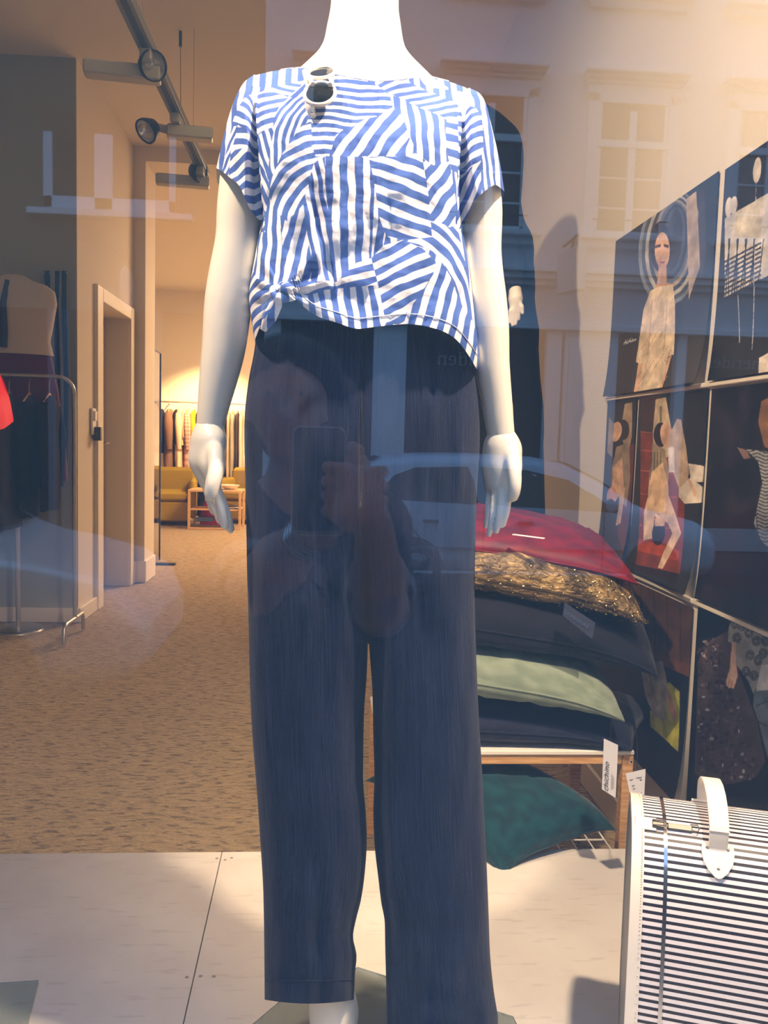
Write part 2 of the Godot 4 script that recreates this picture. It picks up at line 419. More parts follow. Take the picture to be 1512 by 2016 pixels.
# ================================================================ trousers
func build_trousers() -> void:
	var im := Image.create(512, 512, false, Image.FORMAT_RGB8)
	var hm := Image.create(512, 512, false, Image.FORMAT_RGB8)
	var n1 := noise(31, 1.0, 3)
	var rng := RandomNumberGenerator.new()
	rng.seed = 5
	for y in 512:
		for x in 512:
			var slub := n1.get_noise_2d(x * 0.30, y * 0.008) * 0.9 + n1.get_noise_2d(x * 0.9 + 90, y * 0.03) * 0.5
			var wv := 0.5 + 0.25 * sin(x * TAU / 4.0) * sin(y * TAU / 4.0) + rng.randf_range(-0.2, 0.2)
			var c := C(17, 24, 47).lerp(C(54, 62, 92), clampf(0.40 + slub * 0.6 + (wv - 0.5) * 0.6, 0, 1))
			im.set_pixel(x, y, c)
			var g := clampf(wv * 0.6 + 0.2 + slub * 0.3, 0, 1)
			hm.set_pixel(x, y, Color(g, g, g))
	var cloth := Mtex(ImageTexture.create_from_image(im), Vector3(1.7, 1.25, 1), 0.9, 0.15)
	cloth.rim_enabled = true
	cloth.rim = 0.15
	bump(cloth, ImageTexture.create_from_image(hm), 0.05)
	var o := thing("trousers", at(716, 1000, DM), "wide navy blue trousers of woven cloth worn by the mannequin", "trousers")
	var XL := [[560, 531], [600, 520], [650, 507], [700, 499], [740, 491], [790, 484], [830, 481], [880, 481], [950, 483], [1050, 485], [1150, 487], [1250, 490], [1350, 492], [1450, 497], [1550, 505], [1650, 512], [1750, 518], [1850, 520], [1965, 521]]
	var LR := [[560, 712], [1000, 711], [1050, 712], [1090, 715], [1130, 718], [1200, 722], [1270, 724], [1330, 722], [1400, 717], [1500, 715], [1540, 715], [1600, 720], [1660, 722], [1720, 718], [1770, 711], [1810, 701], [1845, 695], [1880, 702], [1915, 699], [1965, 697]]
	var RL := [[560, 712], [1000, 711], [1060, 710], [1100, 712], [1150, 716], [1200, 721], [1290, 728], [1360, 733], [1450, 735], [1530, 737], [1600, 735], [1670, 738], [1730, 745], [1780, 751], [1810, 757], [1850, 758], [1930, 760], [2016, 762], [2075, 763]]
	var XR := [[560, 900], [620, 915], [700, 930], [740, 936], [800, 943], [860, 945], [950, 940], [1000, 938], [1100, 935], [1200, 935], [1300, 938], [1400, 942], [1500, 948], [1600, 953], [1700, 958], [1800, 962], [1880, 965], [1950, 972], [2010, 981], [2030, 977], [2075, 974]]
	var nz := noise(77, 1.0, 2)
	for side in 2:
		var y1: float = 1968.0 if side == 0 else 2072.0
		var rows := []
		var wall := []
		var uvs := []
		var nr := 110
		var nf := 26
		for r in nr + 1:
			var tt := float(r) / nr
			var y := lerpf(560.0, y1, tt)
			var xo: float = tab(XL, y) if side == 0 else tab(XR, y)
			var xi: float = tab(LR, y) + 2.0 * (1.0 - smoothstep(985.0, 1030.0, y)) if side == 0 else tab(RL, y) - 2.0 * (1.0 - smoothstep(985.0, 1030.0, y))
			var w := smoothstep(985.0, 1210.0, y)
			var dz := tab([[560, 0.082], [700, 0.094], [850, 0.106], [1000, 0.102], [1200, 0.088], [1600, 0.082], [1900, 0.086], [2100, 0.09]], y)
			var row := PackedVector3Array()
			var uvr := []
			for q in nf * 2 + 1:
				var front := q <= nf
				var a := float(q) / nf if front else float(2 * nf - q) / nf
				var u := 0.5 - 0.5 * cos(PI * a) if w > 0.5 else 1.0 - cos(PI * 0.5 * a)
				u = lerpf(1.0 - cos(PI * 0.5 * a), 0.5 - 0.5 * cos(PI * a), w)
				var zd := dz * sqrt(maxf(0.0, 1.0 - (1.0 - u) * (1.0 - u)))
				var ze := dz * sqrt(maxf(0.0, 1.0 - pow(absf(2.0 * u - 1.0), 2.3)))
				var z := lerpf(zd, ze, w)
				var px := lerpf(xo, xi, u)
				# folds: a pressed pleat down from the waist, drag lines at the knee, soft breaks above the hem
				if front:
					var e := minf(1.0, z / dz * 1.4)
					var ppx := 571.0 if side == 0 else 852.0
					var pleat := exp(-pow((px - ppx) / 9.0, 2.0)) * (1.0 - smoothstep(720.0, 940.0, y)) * smoothstep(600.0, 660.0, y)
					z -= 0.007 * pleat * signf((px - ppx) * (1 if side == 0 else -1) + 0.5)
					e *= 1.0 - smoothstep(0.72, 0.98, u) * (1.0 - w)
					z += e * 0.010 * nz.get_noise_2d(px * 0.018 + side * 50, y * 0.0019 + side * 9) * smoothstep(620.0, 900.0, y)
					z += e * 0.004 * nz.get_noise_2d(px * 0.045, y * 0.006 + 30 * side)
					var crs := exp(-pow((y - 1100.0) / 160.0, 2.0))
					z += e * 0.006 * crs * sin((px - 711.0) * 0.03 + (y - 1000.0) * 0.02 * (1 if side == 0 else -1))
					var brk := smoothstep(1700.0, 1990.0, y)
					z += e * 0.009 * brk * nz.get_noise_2d(px * 0.022 + 70, y * 0.011 + 5 * side)
				else:
					z = -z
				var hem := 0.0
				if r == nr or true:
					hem = smoothstep(0.97, 1.0, tt) * (8.0 * (1.0 - pow(2.0 * u - 1.0, 2.0)) if front else -6.0)
				row.append(at(px, y + hem, DM - z))
				uvr.append(Vector2((u if front else 2.0 - u) * 0.5 + side * 0.37, tt))
			rows.append(row)
			uvs.append(uvr)
			var wr := PackedVector3Array()
			var zi := dz * (1.0 - w)
			for q in 5:
				wr.append(at(xi, y, DM - lerpf(zi, -zi, q / 4.0)))
			wall.append(wr)
		var m := MB.new()
		m.grid(rows, false, Vector3.ZERO, uvs)
		part("trouser_leg", m, cloth, o, "left half of the trousers, hem ending above the ankle" if side == 0 else "right half of the trousers, running below the picture")
		m = MB.new()
		m.grid(wall.slice(40), false, Vector3.RIGHT if side == 0 else Vector3.LEFT)
		part("inner_seam", m, cloth, o)
		# stitched hem
		m = MB.new()
		var hr := nr - 3
		var ln := []
		for q in range(1, nf): ln.append(rows[hr][q] + Vector3(0, 0, 0.0006))
		m.tube(ln, 0.0006, 4, false)
		part("hem_stitch", m, M(C(30, 36, 60), 0.9), o)
	# waistband
	var m := MB.new()
	var rows := []
	for r in 5:
		var y := lerpf(556.0, 600.0, r / 4.0)
		var row := PackedVector3Array()
		for q in 48:
			var an := TAU * q / 48.0
			var hw: float = (tab(XR, y) - tab(XL, y)) * 0.5
			var cx: float = (tab(XR, y) + tab(XL, y)) * 0.5
			row.append(at(cx - cos(an) * (hw + 2.5), y, DM - 0.087 * sin(an)))
		rows.append(row)
	m.grid(rows, true)
	part("waistband", m, cloth, o)

# ================================================================ blouse
func sleeve_depth(s: float, t: float, peak: float, edge_at: float) -> float:
	# s = 0 outer edge, s = 1 arm seam
	var e := 0.034 * smoothstep(0.0, 0.25, t)
	var w := pow(clampf(t / 0.35, 0.0, 1.0), 0.55)
	return w * (peak * sqrt(maxf(0.0, 1.0 - pow(absf(1.0 - s * 1.28 if s < 0.78 else 0.0), 2.2))) * (1.0 - smoothstep(0.72, 1.0, s)) + e * smoothstep(0.6, 1.0, s)) + 0.004

func cloth_uv(p: Vector3) -> Vector2:
	# the print runs flat over the cloth: a point's height and width alone give its place in it
	var q := photo(Vector3(p.x, p.y, -0.53))
	return Vector2((q.x - 410.0) / 600.0, (q.y - 120.0) / 630.0)

func build_blouse() -> void:
	var tex := blouse_print()
	var cloth := Mtex(tex, Vector3.ONE, 0.8, 0.25)
	cloth.texture_repeat = false
	cloth.backlight_enabled = true
	cloth.backlight = Color(0.25, 0.25, 0.25)
	bump(cloth, grain(256, 41, 0.06, 0.18, Color.BLACK, Color.WHITE, 0.9, 3), 0.02)
	var o := thing("blouse", at(716, 300, DM), "short sleeved blue and white striped blouse knotted at the left hip of the mannequin", "blouse")
	var nz := noise(91, 1.0, 3)
	var top := Path2.new(v2([503, 148, 545, 139, 596, 134, 622, 143, 664, 148, 735, 160, 790, 157, 833, 150, 870, 157, 905, 168, 921, 175]))
	var topb := Path2.new(v2([503, 148, 545, 139, 596, 134, 640, 128, 716, 126, 790, 134, 833, 150, 870, 157, 905, 168, 921, 175]))
	var bot := Path2.new(v2([502, 674, 507, 655, 520, 626, 542, 588, 557, 573, 575, 580, 600, 606, 628, 624, 660, 634, 700, 647, 735, 644, 800, 638, 850, 645, 890, 662, 916, 690, 940, 729]))
	var botb := Path2.new(v2([502, 674, 560, 690, 640, 695, 760, 690, 860, 705, 940, 729]))
	var lef := Path2.new(v2([503, 148, 501, 200, 504, 250, 508, 320, 514, 400, 513, 440, 506, 480, 499, 520, 492, 560, 490, 590, 495, 630, 502, 674]))
	var rig := Path2.new(v2([921, 175, 913, 220, 909, 270, 906, 340, 905, 400, 909, 440, 920, 500, 927, 550, 934, 610, 940, 660, 944, 700, 940, 729]))
	for side in [1.0, -1.0]:
		var rows := []
		var uvs := []
		var NR := 96
		var NC := 100
		for r in NR + 1:
			var t := float(r) / NR
			var row := PackedVector3Array()
			var uvr := []
			for c in NC + 1:
				var s := 0.5 - 0.5 * cos(PI * c / NC)
				s = lerpf(s, float(c) / NC, 0.4)
				var q := coons(top if side > 0 else topb, bot if side > 0 else botb, lef, rig, s, t)
				var prof := pow(maxf(0.0, 1.0 - pow(absf(2.0 * s - 1.0), 2.7)), 1.0 / 2.7)
				var tk := tab([[0, 0.09], [0.12, 0.102], [0.32, 0.117], [0.55, 0.117], [0.75, 0.117], [1.0, 0.122]], t)
				var edge := 0.034 * smoothstep(0.0, 0.16, t) * (1.0 - smoothstep(0.44, 0.54, t))
				var d: float = edge + (tk - edge) * prof
				var neck := smoothstep(0.16, 0.36, s) * (1.0 - smoothstep(0.66, 0.84, s))
				var d0 := 0.004 + (0.078 if side > 0 else 0.062) * neck
				var w := pow(smoothstep(0.0, 0.24, t), 0.5)
				d = lerpf(d0, d, w)
				if side > 0:
					var e := minf(1.0, minf(s, 1.0 - s) * 10.0) * smoothstep(0.02, 0.14, t)
					# gathers that run to the knot at the left hip
					var kd := q - Vector2(553, 574)
					var l := kd.length()
					var an := atan2(kd.x, -kd.y)
					var g := exp(-l / 130.0) * smoothstep(6.0, 40.0, l)
					d += e * g * 0.008 * sin(an * 10.0 + 0.6 * sin(l * 0.02))
					d += 0.014 * exp(-pow(l / 26.0, 2.0))
					d -= 0.012 * exp(-pow((l - 90.0) / 60.0, 2.0)) * e * 0.5
					# a deep fold that climbs from the knot to the breast
					var fx := lerpf(655.0, 606.0, clampf((570.0 - q.y) / 190.0, 0.0, 1.0))
					var fy := smoothstep(380.0, 450.0, q.y) * (1.0 - smoothstep(555.0, 580.0, q.y))
					d += e * fy * (0.007 * exp(-pow((q.x - fx + 12.0) / 12.0, 2.0)) - 0.006 * exp(-pow((q.x - fx - 6.0) / 7.0, 2.0)))
					# drape lines
					d += e * 0.003 * nz.get_noise_2d(q.x * 0.020, q.y * 0.006)
					d += e * 0.002 * nz.get_noise_2d(q.x * 0.03 + 90, q.y * 0.035)
					d += e * 0.0035 * smoothstep(430.0, 600.0, q.y) * sin(q.x * 0.06 + q.y * 0.02)
					# under the right arm, two long folds
					d -= e * 0.010 * exp(-pow((q.x - lerpf(888.0, 905.0, t)) / 8.0, 2.0)) * smoothstep(0.2, 0.4, t) * (1.0 - smoothstep(0.8, 0.95, t))
				row.append(at(q.x, q.y, DM - d * side))
				uvr.append(cloth_uv(row[row.size() - 1]))
			rows.append(row)
			uvs.append(uvr)
		var m := MB.new()
		m.grid(rows, false, Vector3(0, 0, side), uvs)
		part("front_panel" if side > 0 else "back_panel", m, cloth, o)
		if side > 0:
			# hem stitching
			m = MB.new()
			var ln := []
			for c in range(14, NC - 2):
				ln.append(rows[NR - 4][c] + Vector3(0, 0, 0.0009))
			m.tube(ln, 0.0006, 4, false)
			part("hem_stitch", m, M(C(225, 228, 240), 0.8), o)
			m = MB.new()
			ln = []
			for c in range(18, 86):
				ln.append(rows[0][c] + Vector3(0, 0.0005, -0.001))
			m.tube(ln, 0.0013, 6, false)
			part("neck_binding", m, cloth, o)
	# sleeves
	for k in 2:
		var outer: Path2
		var seam: Path2
		var hem: Path2
		var hemb: Path2
		var tp: Path2
		if k == 0:
			outer = Path2.new(v2([500, 147, 480, 163, 463, 193, 451, 228, 441, 264, 433, 300, 426, 331]))
			seam = Path2.new(v2([504, 148, 502, 200, 505, 250, 509, 320, 515, 400, 517, 438]))
			hem = Path2.new(v2([426, 331, 437, 337, 453, 350, 469, 363, 481, 386, 491, 409, 503, 426, 517, 438]))
			hemb = Path2.new(v2([426, 331, 428, 358, 434, 366, 470, 395, 517, 438]))
			tp = Path2.new(v2([500, 147, 504, 148]))
		else:
			outer = Path2.new(v2([924, 173, 944, 184, 957, 204, 963, 228, 971, 262, 979, 295, 986, 330, 993, 377]))
			seam = Path2.new(v2([920, 175, 912, 220, 908, 270, 905, 340, 904, 400, 906, 440]))
			hem = Path2.new(v2([993, 377, 976, 364, 960, 372, 945, 384, 933, 396, 926, 414, 917, 432, 906, 440]))
			hemb = Path2.new(v2([993, 377, 988, 396, 975, 385, 940, 410, 906, 440]))
			tp = Path2.new(v2([924, 173, 920, 175]))
		var m := MB.new()
		for side in [1.0, -1.0]:
			var rows := []
			var uvs := []
			for r in 49:
				var t := r / 48.0
				var row := PackedVector3Array()
				var uvr := []
				for c in 33:
					var s := 0.5 - 0.5 * cos(PI * c / 32.0)
					s = lerpf(s, c / 32.0, 0.4)
					var q := coons(tp, hem if side > 0 else hemb, outer, seam, s, t)
					var w := pow(smoothstep(-0.02, 0.45, t), 0.6)
					var round_ := sqrt(maxf(0.0, 1.0 - pow(1.0 - minf(s * 1.6, 1.0), 2.0)))
					var d := 0.003 + w * (0.062 * round_ * (1.0 - 0.45 * smoothstep(0.6, 1.0, s)))
					if s > 0.999:
						d = 0.034 * smoothstep(0.0, 0.3, t) + 0.003
					if side > 0:
						d += 0.004 * nz.get_noise_2d(q.x * 0.03 + 10 * k, q.y * 0.02) * smoothstep(0.1, 0.3, t)
						d += 0.004 * sin(s * 15.0 + k) * smoothstep(0.55, 1.0, t) * smoothstep(0.05, 0.2, s)
						d -= 0.006 * exp(-pow((s - 0.86) / 0.07, 2.0)) * smoothstep(0.3, 0.7, t)
					row.append(at(q.x, q.y, DM - d * side))
					uvr.append(cloth_uv(row[row.size() - 1]))
				rows.append(row)
				uvs.append(uvr)
			m.grid(rows, false, Vector3(0, 0, side), uvs)
		part("sleeve", m, cloth, o)
	# the knot: a small twist of cloth
	var m := MB.new()
	var kp := at(557, 574, DM - 0.126)
	var pts := []
	var rad := []
	for j in 22:
		var a := j / 21.0
		var an := a * TAU * 0.86 + 0.5
		pts.append(kp + Vector3(cos(an) * 0.0115, sin(an) * 0.007 - 0.002, sin(an * 2.0) * 0.003))
		rad.append(0.0055 + 0.0015 * sin(a * 20.0))
	var st := m.v.size()
	m.tube(pts, rad, 10, true)
	for j in range(st, m.t.size()): m.t[j] = cloth_uv(m.v[j])
	part("knot", m, cloth, o)
	m = MB.new()
	st = 0
	m.tube([at(552, 580, DM - 0.125), at(543, 600, DM - 0.122), at(531, 625, DM - 0.118), at(518, 650, DM - 0.108)], [0.006, 0.008, 0.009, 0.004], 10, true, Vector2(0.5, 1.0), Vector3(0, 0, 1))
	for j in m.t.size(): m.t[j] = cloth_uv(m.v[j])
	part("knot_tail", m, cloth, o)

func blouse_print() -> ImageTexture:
	var W := 900
	var H := 945
	var K := 1.5
	var blue := C(72, 101, 178)
	var white := C(244, 243, 244)
	var im := Image.create(W, H, false, Image.FORMAT_RGB8)
	im.fill(white)
	var nz := noise(7, 1.0, 2)
	# each: outline, [x, y, direction in degrees, period, (bow centre x, y)]; blue takes the first half of each period
	var R := [
		[[410, 120, 1010, 120, 1010, 750, 410, 750], [640, 400, -90, 28]],
		[[500, 140, 530, 139, 546, 158, 569, 178, 553, 196, 545, 215, 541, 250, 500, 250], [510, 173, 5, 25.5]],
		[[525, 135, 560, 130, 596, 132, 590, 150, 567, 178, 545, 160, 528, 146], [545.7, 158, 33, 19]],
		[[562, 179, 590, 150, 596, 130, 612, 130, 610, 165, 588, 184], [566, 182, -50, 24]],
		[[567, 180, 612, 178, 612, 250, 590, 262, 575, 287, 556, 312, 540, 345, 528, 345, 525, 320, 533, 280, 540, 225, 552, 196], [690, 300, 0, 15, 690, 300, 167]],
		[[500, 250, 541, 250, 533, 290, 528, 330, 532, 352, 520, 350, 503, 275], [503, 252, 72, 14.5]],
		[[500, 262, 507, 270, 522, 340, 532, 366, 528, 395, 516, 440, 505, 440], [506, 303, 65, 14.5]],
		[[536, 350, 556, 312, 575, 287, 590, 262, 612, 248, 618, 300, 636, 322, 618, 336, 606, 380, 598, 412, 585, 426, 565, 441, 552, 426, 540, 406, 528, 380], [640, 440, 0, 23, 640, 440, 131]],
		[[528, 380, 540, 406, 552, 426, 556, 450, 562, 500, 576, 560, 556, 574, 535, 562, 505, 545, 494, 520, 505, 470, 514, 430], [534, 472, -87, 20]],
		[[598, 412, 606, 380, 618, 336, 640, 322, 640, 380, 648, 440, 660, 520, 664, 562, 640, 568, 618, 520, 606, 470], [602, 394, 80, 18]],
		[[552, 426, 565, 441, 585, 426, 598, 412, 606, 470, 614, 520, 612, 570, 565, 578, 558, 500], [575, 480, 105, 25]],
		[[640, 322, 724, 324, 734, 400, 731, 480, 729, 516, 700, 526, 680, 546, 663, 562, 656, 480, 645, 400], [640, 400, -90, 28.6]],
		[[648, 322, 655, 300, 660, 280, 680, 262, 693, 258, 716, 243, 740, 234, 762, 218, 775, 212, 787, 226, 797, 250, 804, 285, 788, 322], [671, 318, -55, 28]],
		[[606, 182, 648, 140, 668, 143, 735, 158, 748, 168, 768, 186, 775, 212, 762, 218, 740, 234, 716, 243, 693, 258, 680, 262, 660, 280, 655, 300, 648, 322, 622, 322, 614, 300, 614, 250, 606, 250], [700, 152, 3, 17.6]],
		[[735, 150, 790, 145, 835, 140, 875, 150, 925, 168, 906, 192, 892, 206, 885, 222, 860, 210, 830, 203, 800, 193, 775, 186, 748, 168], [800, 190, -30, 17.5]],
		[[768, 185, 800, 193, 830, 203, 860, 210, 885, 222, 880, 250, 878, 290, 885, 316, 870, 326, 850, 332, 830, 322, 818, 312, 806, 285, 797, 250, 787, 226, 773, 212], [801.3, 230, -91, 25.2]],
		[[885, 222, 892, 206, 906, 192, 925, 170, 915, 235, 910, 335, 890, 332, 878, 290, 880, 250], [895, 223, -12, 31]],
		[[828, 322, 850, 332, 870, 326, 885, 316, 892, 340, 906, 400, 906, 432, 885, 446, 860, 441, 845, 441, 842, 400, 836, 365], [834.7, 345.6, -55, 27]],
		[[890, 330, 912, 330, 910, 440, 902, 430, 902, 380], [894, 340, -95, 13]],
		[[724, 324, 788, 322, 818, 312, 828, 322, 836, 365, 842, 400, 845, 441, 850, 460, 848, 472, 800, 484, 785, 480, 765, 478, 756, 470, 744, 440, 738, 400, 730, 350], [800, 351, 18, 28.5]],
		[[724, 324, 731, 360, 738, 400, 744, 440, 757, 472, 752, 492, 733, 518, 729, 516, 731, 480, 734, 400], [714, 432, -84, 28]],
		[[845, 441, 860, 441, 885, 446, 906, 432, 924, 500, 934, 570, 942, 630, 926, 608, 914, 600, 890, 555, 868, 520, 850, 500, 800, 485, 800, 480, 848, 472], [775, 620, 0, 27, 775, 620, 137]],
		[[729, 516, 752, 492, 790, 480, 800, 485, 828, 495, 855, 520, 850, 545, 820, 590, 800, 616, 790, 645, 755, 645, 742, 570], [735.2, 538.3, -27, 25]],
		[[828, 495, 850, 500, 868, 520, 890, 555, 914, 600, 926, 608, 950, 640, 955, 750, 800, 700, 790, 645, 800, 616, 820, 590, 850, 545, 855, 520], [837.7, 609, -73, 28]],
		[[664, 562, 680, 546, 700, 526, 729, 516, 742, 570, 600, 610, 565, 580, 576, 560], [690, 537, -13, 24]],
		[[565, 580, 604, 586, 640, 577, 742, 569, 756, 645, 735, 660, 690, 665, 600, 640], [674, 577, -99, 23.5]],
		[[470, 500, 494, 520, 505, 545, 535, 562, 556, 574, 540, 610, 515, 650, 505, 700, 470, 700], [498, 548, -22, 25]],
		[[500, 140, 478, 158, 455, 195, 445, 222, 462, 224, 475, 236, 504, 264, 503, 240, 502, 200], [470, 172, 35, 20.5]],
		[[447, 222, 462, 226, 456, 250, 447, 274, 442, 335, 420, 335, 430, 290], [450, 235, -58, 15]],
		[[462, 224, 475, 236, 504, 264, 507, 290, 485, 279, 447, 274, 456, 250], [463, 226, 24, 24]],
		[[442, 335, 447, 274, 485, 279, 507, 290, 511, 350, 520, 450, 490, 430, 470, 400], [450, 306, -30, 24]],
		[[912, 190, 925, 165, 948, 180, 960, 205, 962, 270, 955, 302, 908, 335], [925, 206, -24, 22]],
		[[960, 200, 970, 235, 985, 300, 1000, 400, 975, 390, 955, 385, 955, 302, 962, 270], [969, 326, -98, 17]],
		[[908, 335, 955, 302, 955, 385, 935, 400, 926, 425, 906, 445], [935, 340, -65, 20]],
	]
	var thin := Color(blue.r, blue.g, blue.b)
	for g in R:
		var poly := PackedVector2Array()
		for k in range(0, g[0].size(), 2):
			poly.append(Vector2((g[0][k] - 410.0) * K, (g[0][k + 1] - 120.0) * K))
		var q: Array = g[1]
		var bow := q.size() > 4
		var an := deg_to_rad(q[2])
		var nn := Vector2(-sin(an), cos(an))
		var per: float = q[3]
		var y0 := 1e9
		var y1 := -1e9
		for p in poly:
			y0 = minf(y0, p.y); y1 = maxf(y1, p.y)
		for y in range(maxi(int(y0), 0), mini(int(y1) + 1, H)):
			var xs := []
			for k in poly.size():
				var a := poly[k]
				var b := poly[(k + 1) % poly.size()]
				if (a.y <= y + 0.5) != (b.y <= y + 0.5):
					xs.append(a.x + (y + 0.5 - a.y) / (b.y - a.y) * (b.x - a.x))
			xs.sort()
			for k in range(0, xs.size() - 1, 2):
				for x in range(clampi(roundi(xs[k]), 0, W), clampi(roundi(xs[k + 1]), 0, W)):
					var px := 410.0 + x / K
					var py := 120.0 + y / K
					var wob := nz.get_noise_2d(px * 0.012, py * 0.012) * 4.0
					var d: float
					if bow:
						d = q[6] - Vector2(px - q[4], py - q[5]).length() + wob
					else:
						d = (px - q[0]) * nn.x + (py - q[1]) * nn.y + wob
					var f := fposmod(d / per, 1.0)
					im.set_pixel(x, y, blue if f < 0.52 else white)
	# fine slub of the cloth
	var n2 := noise(8, 1.0, 2)
	for y in H:
		for x in W:
			var c := im.get_pixel(x, y)
			var s := 1.0 + 0.05 * n2.get_noise_2d(x * 0.05, y * 0.5)
			im.set_pixel(x, y, Color(c.r * s, c.g * s, c.b * s))
	return ImageTexture.create_from_image(im)

# ================================================================ sunglasses
func build_sunglasses() -> void:
	var o := thing("sunglasses", at(628, 175, 1.08), "white framed sunglasses with dark lenses hooked over the blouse collar", "sunglasses")
	var fr := M(C(238, 230, 215), 0.3)
	var lens := M(C(14, 22, 24), 0.06, 0.0, 0.9)
	var D0 := 1.055
	var specs := [[633, 143, 26.5, 10.5, -0.12, 1.09], [629.5, 184, 30.5, 22, -0.14, 1.062]]
	for s in specs:
		var cpos := at(s[0], s[1], s[5])
		var ring := []
		var disc := []
		for k in 33:
			var an := TAU * k / 32.0
			var e := Vector2(cos(an) * s[2], sin(an) * s[3]).rotated(s[4])
			var tilt := e.y * (0.00075 if s[3] > 15 else 0.0022)
			ring.append(at(s[0] + e.x, s[1] + e.y, s[5] + -tilt * 0.6))
		var m := MB.new()
		m.tube(ring, 0.0023, 8, false)
		part("rim", m, fr, o)
		m = MB.new()
		var rr := PackedVector3Array(ring.slice(0, 32))
		var rb := PackedVector3Array()
		var bulge := []
		for p in rr:
			rb.append(p.lerp(cpos, 0.5) + Vector3(0, 0, 0.0015))
		var ct := PackedVector3Array()
		for p in rr: ct.append(cpos + (p - cpos) * 0.02 + Vector3(0, 0, 0.002))
		m.grid([rr, rb, ct], true, Vector3(0, 0.2, 1))
		part("lens", m, lens, o)
	# bridge and temples
	var m := MB.new()
	m.tube([at(612, 154, 1.075), at(612, 161, 1.07), at(616, 166, 1.064)], 0.003, 8)
	m.tube([at(650, 152, 1.08), at(653, 160, 1.07), at(650, 167, 1.064)], 0.003, 8)
	part("bridge", m, fr, o)
	m = MB.new()
	m.tube([at(606, 198, 1.062), at(610, 212, 1.058), at(613, 224, 1.06), at(617, 229, 1.066)], [0.004, 0.0055, 0.004, 0.0035], 8)
	m.tube([at(613, 224, 1.06), at(620, 229, 1.068), at(614, 200, 1.074), at(600, 150, 1.082), at(598, 140, 1.10)], 0.0022, 8)
	part("temple", m, fr, o)
	m = MB.new()
	m.tube([at(608, 160, 1.074), at(604, 150, 1.08), at(606, 140, 1.1)], 0.0022, 8)
	part("temple", m, fr, o)
	m = MB.new()
	m.tube([at(612, 221, 1.056), at(616, 221, 1.056)], 0.0025, 8)
	part("hinge", m, MT.chrome, o)

